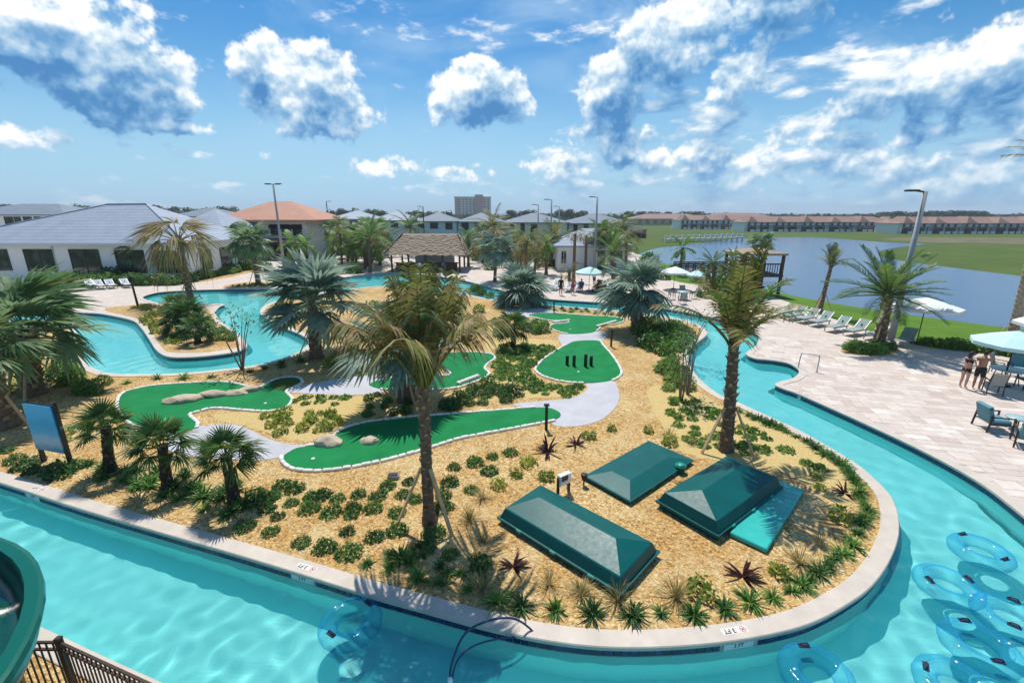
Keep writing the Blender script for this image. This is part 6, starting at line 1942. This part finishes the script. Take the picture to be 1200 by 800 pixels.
# =================================================================== fence and slide at the lower left
def fence():
    p = G(69, 751, 1.12); q = G(330, 871, 1.12); l = G(-30, 751, 1.12)
    p.z = q.z = l.z = 0
    t = thing('metal_fence', 'dark brown metal picket fence at the pool edge below the slide', 'fence', p)
    H = 1.12
    for a, b in ((Vector(), q - p), (l - p, Vector())):
        d = b - a; n = max(3, int(d.length / .105))
        for zz in (H - .02, H - .16, .12): MB().bar(a + Vector((0, 0, zz)), b + Vector((0, 0, zz)), .035, .035).build('rail', 'metal_brown', t)
        for k in range(1, n):
            c = a + d * (k / n); MB().box((c.x, c.y, H / 2 - .01), (.018, .018, H - .06), math.atan2(d.y, d.x)).build('picket', 'metal_brown', t)
    for c in (Vector(), q - p):
        o = MB().box((c.x, c.y, H / 2 + .02), (.075, .075, H + .04)).build('post', 'metal_brown', t); MB().bbox((c.x, c.y, H + .06), (.095, .095, .04), .015).build('post_cap', 'metal_brown', o)
fence()
def M_slide():
    m, t, b = principled('slide_green', (.003, .11, .075), .18, 0, .5)
    p = objpos(t)
    n = t.noise(p, 2.5, 4, .6)
    t.l.new(t.mix(t.rng(n, .3, .7), (.002, .050, .034), (.003, .075, .05)), b.inputs['Base Color'])
    m, t, b = principled('slide_rim', (.004, .105, .07), .22, 0, .4)
M_slide()
def slide():
    zc = 2.55
    # circle of the outer rim on the plane z = zc, fitted to the seen arc
    e = G(47.5, 703, zc); f0 = G(0, 627, zc); f1 = G(2, 800, zc)
    def circ(a, b, c):
        ax, ay, bx, by, cx, cy = a.x, a.y, b.x, b.y, c.x, c.y
        d = 2 * (ax * (by - cy) + bx * (cy - ay) + cx * (ay - by))
        ux = ((ax * ax + ay * ay) * (by - cy) + (bx * bx + by * by) * (cy - ay) + (cx * cx + cy * cy) * (ay - by)) / d
        uy = ((ax * ax + ay * ay) * (cx - bx) + (bx * bx + by * by) * (ax - cx) + (cx * cx + cy * cy) * (bx - ax)) / d
        return Vector((ux, uy, zc)), math.hypot(ax - ux, ay - uy)
    C, RR = circ(e, f0, f1)
    t = thing('water_slide', 'dark green open flume of a water slide curving at the lower left', 'water slide', (C.x, C.y, 0))
    ro, ri = RR, max(.25, RR - 1.15)
    rc = (ro + ri) / 2; hw = (ro - ri) / 2
    prof = [(ro, 0), (ro, .05), (ro - .16, .05), (ro - .17, .0)]
    inner = []
    for k in range(13):
        b = math.pi * k / 12
        inner.append((rc + (hw - .17) * math.cos(b), -.55 * math.sin(b) ** .7 - .0))
    outer_ = [(rc + (hw - .03) * math.cos(math.pi * k / 12), -.62 * math.sin(math.pi * k / 12) ** .7 - .02) for k in range(13)]
    N = 56
    def sweepz(mb, pr, a0=-200, a1=140, drop=.0, smooth=True):
        vs = []; K = len(pr)
        for i in range(N + 1):
            a = R(a0 + (a1 - a0) * i / N)
            for (r_, z_) in pr: vs.append((r_ * math.cos(a), r_ * math.sin(a), zc + z_ - drop * (i / N - .6)))
        fs = [(i * K + k, (i + 1) * K + k, (i + 1) * K + k + 1, i * K + k + 1) for i in range(N) for k in range(K - 1)]
        mb.add(vs, fs, 0, smooth)
    mb = MB(); sweepz(mb, inner, drop=.5); mb.build('flume_inside', 'slide_green', t)
    mb = MB(); sweepz(mb, outer_, drop=.5); mb.build('flume_shell', 'slide_green', t)
    mb = MB(); sweepz(mb, [(ro + .02, -.07), (ro + .02, .035), (ro - .03, .05), (ro - .17, .05), (ro - .19, -.01)], drop=.5, smooth=False); mb.build('outer_rim', 'slide_rim', t)
    mb = MB(); sweepz(mb, [(ri + .19, -.01), (ri + .17, .05), (ri + .03, .05), (ri - .02, .035), (ri - .02, -.07)], drop=.5, smooth=False); mb.build('inner_rim', 'slide_rim', t)
    for k in range(6):
        a = R(-190 + 62 * k); mb = MB()
        pts = [((r_ + .02) * math.cos(a), (r_ + .02) * math.sin(a), zc + z_ - .02) for r_, z_ in outer_]
        mb.tube(pts, .03, 5); mb.build('joint_flange', 'slide_green', t)
    for a in (R(60), R(-40), R(-150)):
        MB().tube([(rc * math.cos(a), rc * math.sin(a), 0), (rc * math.cos(a), rc * math.sin(a), zc - .5)], .11, 12).build('support_column', 'slide_green', t)
slide()

# =================================================================== people
def skin_mat(name, col):
    m, t, b = principled(name, col, .55, 0, .4)
    b.inputs['Subsurface Weight'].default_value = .08
    return m
skin_mat('skin_light', (.52, .29, .20)); skin_mat('skin_tan', (.40, .21, .13))
mat_plain('hair_dark', (.018, .012, .009), .6, var=.2); mat_plain('cloth_black', (.012, .012, .014), .8, var=.15); mat_plain('cloth_shorts', (.022, .026, .024), .85, var=.2); mat_plain('cloth_blue', (.04, .09, .22), .85, var=.1); mat_plain('cloth_red', (.42, .05, .07), .85, var=.1); mat_plain('cloth_white', (.7, .7, .7), .85, var=.05)
def body_mesh(J, fem=False, h=1.72, skin='skin_light'):
    """one continuous skinned figure; J gives joint positions in metres"""
    names = []; pos = []; rad = []; edges = []
    def add(n, p, r, parent=None):
        names.append(n); pos.append(Vector(p)); rad.append(r)
        if parent is not None: edges.append((names.index(parent), len(names) - 1))
    k = h / 1.72
    add('pelvis', J['pelvis'], (.145 if fem else .14, .105))
    add('waist', J['waist'], (.115 if fem else .135, .09), 'pelvis')
    add('chest', J['chest'], (.145 if fem else .165, .115), 'waist')
    add('neckb', J['neck'], (.065, .062), 'chest')
    add('head0', J['head'] + (J['neck'] - J['head']) * .35, (.062, .068), 'neckb')
    add('head1', J['head'], (.078, .096), 'head0')
    add('head2', J['head'] + (J['head'] - J['neck']).normalized() * .085, (.06, .075), 'head1')
    for s in ('l', 'r'):
        sh, el, wr = J['sh_' + s], J['el_' + s], J['wr_' + s]
        add('sh_' + s, sh, (.058, .058) if not fem else (.048, .048), 'chest')
        add('ua_' + s, sh.lerp(el, .5), (.048, .048) if not fem else (.04, .04), 'sh_' + s)
        add('el_' + s, el, (.038, .038) if not fem else (.033, .033), 'ua_' + s)
        add('fa_' + s, el.lerp(wr, .35), (.039, .039) if not fem else (.033, .033), 'el_' + s)
        add('wr_' + s, wr, (.025, .025), 'fa_' + s)
        d = (wr - el).normalized()
        add('pm_' + s, wr + d * .07, (.034, .018), 'wr_' + s)
        side = d.cross(Vector((0, 0, 1)));
        side = side.normalized() if side.length > .1 else Vector((0, 1, 0))
        for i, (o, L) in enumerate(((-.03, .065), (-.01, .078), (.01, .072), (.03, .055))):
            add('f%d_%s' % (i, s), wr + d * .105 + side * o, (.0095, .0095), 'pm_' + s)
            add('g%d_%s' % (i, s), wr + d * (.105 + L) + side * o * 1.2 + Vector((0, 0, -.02)), (.008, .008), 'f%d_%s' % (i, s))
        add('th_' + s, wr + d * .06 + side * -.05, (.011, .011), 'wr_' + s)
        hp, kn, an, to = J['hip_' + s], J['kn_' + s], J['an_' + s], J['to_' + s]
        add('hip_' + s, hp, (.10, .10) if not fem else (.105, .105), 'pelvis')
        add('tg_' + s, hp.lerp(kn, .5), (.078, .08), 'hip_' + s)
        add('kn_' + s, kn, (.056, .058), 'tg_' + s)
        add('cf_' + s, kn.lerp(an, .35), (.055, .06), 'kn_' + s)
        add('an_' + s, an, (.034, .036), 'cf_' + s)
        add('to_' + s, to, (.036, .024), 'an_' + s)
    me = bpy.data.meshes.new('body')
    me.from_pydata([p * k for p in pos], edges, [])
    o = bpy.data.objects.new('tmpbody', me); COL.objects.link(o)
    o.modifiers.new('skin', 'SKIN').use_smooth_shade = True
    for i, v in enumerate(me.skin_vertices[0].data):
        v.radius = (rad[i][0] * k, rad[i][1] * k); v.use_root = (i == 0)
    sb = o.modifiers.new('sub', 'SUBSURF'); sb.levels = 1; sb.render_levels = 1
    dg = bpy.context.evaluated_depsgraph_get()
    m2 = bpy.data.meshes.new_from_object(o.evaluated_get(dg))
    bpy.data.objects.remove(o); bpy.data.meshes.remove(me)
    m2.materials.clear(); m2.materials.append(MATS[skin])
    for p in m2.polygons: p.use_smooth = True
    return m2
def shell_from(bm_mesh, test, push, mat, name, parent, extra=None):
    """garment: the part of the body surface that passes a test, pushed out along its normals"""
    bm = bmesh.new(); bm.from_mesh(bm_mesh)
    dele = [f for f in bm.faces if not test(f.calc_center_median())]
    bmesh.ops.delete(bm, geom=dele, context='FACES')
    bm.normal_update()
    for v in bm.verts: v.co += v.normal * push
    me = bpy.data.meshes.new(name); bm.to_mesh(me); bm.free()
    me.materials.clear(); me.materials.append(MATS[mat])
    o = link(name, me, parent)
    s = o.modifiers.new('solid', 'SOLIDIFY'); s.thickness = .008
    return o
def stand(**kw):
    J = dict(pelvis=(0, 0, .92), waist=(0.01, 0, 1.08), chest=(.01, 0, 1.30), neck=(.015, 0, 1.47), head=(.04, 0, 1.60),
             sh_l=(0, .19, 1.40), el_l=(-.02, .25, 1.14), wr_l=(.06, .26, .90), sh_r=(0, -.19, 1.40), el_r=(-.02, -.25, 1.14), wr_r=(.06, -.26, .90),
             hip_l=(0, .09, .88), kn_l=(.03, .10, .49), an_l=(-.01, .10, .08), to_l=(.14, .12, .03), hip_r=(0, -.09, .88), kn_r=(.03, -.10, .49), an_r=(-.01, -.10, .08), to_r=(.14, -.12, .03))
    J.update(kw)
    return {k: Vector(v) for k, v in J.items()}
def sit(**kw):
    J = dict(pelvis=(0, 0, .52), waist=(-.05, 0, .68), chest=(-.08, 0, .90), neck=(-.07, 0, 1.07), head=(-.03, 0, 1.20),
             sh_l=(-.07, .19, 1.0), el_l=(.05, .24, .78), wr_l=(.25, .18, .70), sh_r=(-.07, -.19, 1.0), el_r=(.05, -.24, .78), wr_r=(.25, -.18, .70),
             hip_l=(.02, .09, .50), kn_l=(.44, .11, .50), an_l=(.48, .11, .09), to_l=(.62, .13, .04), hip_r=(.02, -.09, .50), kn_r=(.44, -.11, .50), an_r=(.48, -.11, .09), to_r=(.62, -.13, .04))
    J.update(kw)
    return {k: Vector(v) for k, v in J.items()}
def head_details(t, J, k, hair, long_hair=False):
    hd, nk = J['head'] * k, J['neck'] * k
    up = (hd - nk).normalized(); up = (up + Vector((0, 0, 1.5))).normalized(); fw = Vector((1, 0, 0)) - up * up.x; fw.normalize(); sd = up.cross(fw)
    bm = bmesh.new(); bmesh.ops.create_uvsphere(bm, u_segments=16, v_segments=12, radius=1)
    c = hd + up * .03
    bad = []
    for v in bm.verts:
        x, y, z = v.co
        r = Vector((.108 * x, .088 * y, .118 * z))
        if z < -.1 and x > -.1: bad.append(v)
        if x > .55 and z < .45: bad.append(v)
        if long_hair and x < 0.1 and z < 0: r += Vector((-.02, 0, -.16 * -z))
        v.co = c + fw * (r.x - .012) + sd * r.y + up * r.z
    bmesh.ops.delete(bm, geom=list(set(bad)), context='VERTS')
    me = bpy.data.meshes.new('hair'); bm.to_mesh(me); bm.free(); me.materials.append(MATS[hair])
    for p in me.polygons: p.use_smooth = True
    link('hair', me, t)
    # face: nose, eyes, mouth, ears
    f0 = hd + fw * .088
    MB().tube([f0 + up * .02, f0 + fw * .022 - up * .018, f0 - up * .024], [.007, .013, .008], 6).build('nose', t['skin'], t)
    for s in (-1, 1):
        MB().lathe([(0, -.007), (.010, -.004), (.012, 0), (.010, .004), (0, .007)], f0 + sd * (s * .033) + up * .022 - fw * .014, 8).build('eye', 'hair_dark', t)
        MB().lathe([(0, -.028), (.012, -.02), (.016, 0), (.013, .022), (0, .028)], hd + sd * (s * .083), 8).build('ear', t['skin'], t)
    MB().bar(f0 - up * .048 - sd * .024 - fw * .008, f0 - up * .048 + sd * .024 - fw * .008, .008, .01).build('mouth', 'cloth_red', t)
def person(label, bx, by, rz, J, skin, hair, fem, h, clothes, long_hair=False, z=.022, at=None):
    p = at or G(bx, by)
    t = thing('person', label, 'person', (p.x, p.y, z), rz)
    t['skin'] = skin
    k = h / 1.72
    bmsh = body_mesh(J, fem, h, skin)
    link('body', bmsh, t)
    for (nm, test, push, mat) in clothes:
        shell_from(bmsh, lambda c, f=test: f(c / k), push, mat, nm, t)
    head_details(t, J, k, hair, long_hair)
    del t['skin']
    return t
trunks = lambda c: .56 < c.z < 1.0 and abs(c.y) < .24
bk_bot = lambda c: .80 < c.z < .97 and abs(c.y) < .2
bk_top = lambda c: 1.20 < c.z < 1.36 and abs(c.y) < .17
# the man faces away to the right, hands raised to his face; the woman behind him lays a hand on his arm
person('man in dark swim shorts standing with hands raised beside the dining table', 1143, 456.5, R(28), stand(el_l=(.16, .24, 1.20), wr_l=(.28, .10, 1.46), el_r=(.18, -.22, 1.22), wr_r=(.30, -.08, 1.48), head=(.05, 0, 1.60), kn_l=(.05, .11, .49), an_r=(-.06, -.10, .08), to_r=(.09, -.12, .03)), 'skin_tan', 'hair_dark', False, 1.78, [('shorts', trunks, .018, 'cloth_shorts')])
person('woman in black two-piece swimsuit reaching out to the man', 1127, 454.5, R(12), stand(el_l=(.20, .24, 1.30), wr_l=(.46, .20, 1.34), el_r=(.05, -.26, 1.16), wr_r=(.22, -.16, 1.08), chest=(.02, 0, 1.28), pelvis=(-.02, 0, .92)), 'skin_light', 'hair_dark', True, 1.68, [('swim_bottom', bk_bot, .007, 'cloth_black'), ('swim_top', bk_top, .008, 'cloth_black')], True)
shirt = lambda c: .92 < c.z < 1.43 and abs(c.y) < .26
s_shirt = lambda c: .50 < c.z < 1.02 and c.x < .12
person('person in dark shirt standing at the left of the crowd', 657, 346, R(60), stand(), 'skin_tan', 'hair_dark', False, 1.75, [('shirt', shirt, .012, 'cloth_black'), ('shorts', trunks, .018, 'cloth_shorts')], z=.01)
person('person in blue shirt sitting on the lounger before the small umbrella', 681, 342, R(-100), sit(), 'skin_light', 'hair_dark', False, 1.7, [('shirt', s_shirt, .012, 'cloth_blue')], z=-.02)
person('person in red shirt sitting on the lounger right of the small umbrella', 703, 343, R(-80), sit(), 'skin_light', 'hair_dark', True, 1.62, [('shirt', s_shirt, .012, 'cloth_red')], True, z=-.02)
person('person in white shirt standing behind the small umbrella', 696, 335, R(-60), stand(el_l=(.1, .25, 1.2), wr_l=(.3, .2, 1.2)), 'skin_light', 'hair_dark', True, 1.66, [('shirt', shirt, .012, 'cloth_white'), ('shorts', trunks, .016, 'cloth_blue')], z=.01)
person('person in red shorts standing by the loungers left of the small umbrella', 671, 345, R(-120), stand(el_r=(.12, -.24, 1.2), wr_r=(.3, -.15, 1.3)), 'skin_tan', 'hair_dark', False, 1.74, [('shorts', trunks, .018, 'cloth_red')], z=.01)
person('person in blue swimwear standing at the water edge by the crowd', 716, 348, R(-90), stand(), 'skin_light', 'hair_dark', True, 1.65, [('swimwear', lambda c: .80 < c.z < 1.36 and abs(c.y) < .17, .008, 'cloth_blue')], True, z=.01)
person('person in white shirt standing under the thatched hut roof', 492, 322, R(-90), stand(), 'skin_tan', 'hair_dark', False, 1.75, [('shirt', shirt, .012, 'cloth_white'), ('shorts', trunks, .018, 'cloth_shorts')], z=.01)
person('person in blue shirt standing at the thatched bar counter', 520, 322, R(80), stand(), 'skin_light', 'hair_dark', True, 1.66, [('shirt', shirt, .012, 'cloth_blue'), ('shorts', trunks, .018, 'cloth_shorts')], z=.01)
def ball():
    p = G(731, 352); t = thing('trash_bin', 'round blue bin on the terrace edge by the silver palm', 'bin', (p.x, p.y, .01))
    MB().lathe([(0, 0), (.26, 0), (.34, .2), (.36, .45), (.30, .62), (.22, .66), (0, .66)], (0, 0, 0), 18).build('body', 'cushion_navy', t)
    MB().lathe([(.31, .62), (.33, .60), (.34, .64), (.31, .66)], (0, 0, 0), 18, cap=False).build('rim', 'metal_grey', t)
ball()
# =================================================================== moist summer air
def haze():
    m = bpy.data.materials.new('haze'); m.use_nodes = True
    t = NT(m.node_tree); m.node_tree.nodes.clear()
    v = t.add('ShaderNodeVolumePrincipled', i={'Color': (.80, .90, 1.0, 1), 'Density': .00030, 'Anisotropy': .1})
    t.l.new(v.outputs[0], t.add('ShaderNodeOutputMaterial').inputs['Volume'])
    mb = MB(); mb.box((0, 60, (LOW - 1 + 46) / 2), (8800, 8800, 46 - LOW + 1))
    tag(mb.build('haze', m), kind='stuff')
haze()
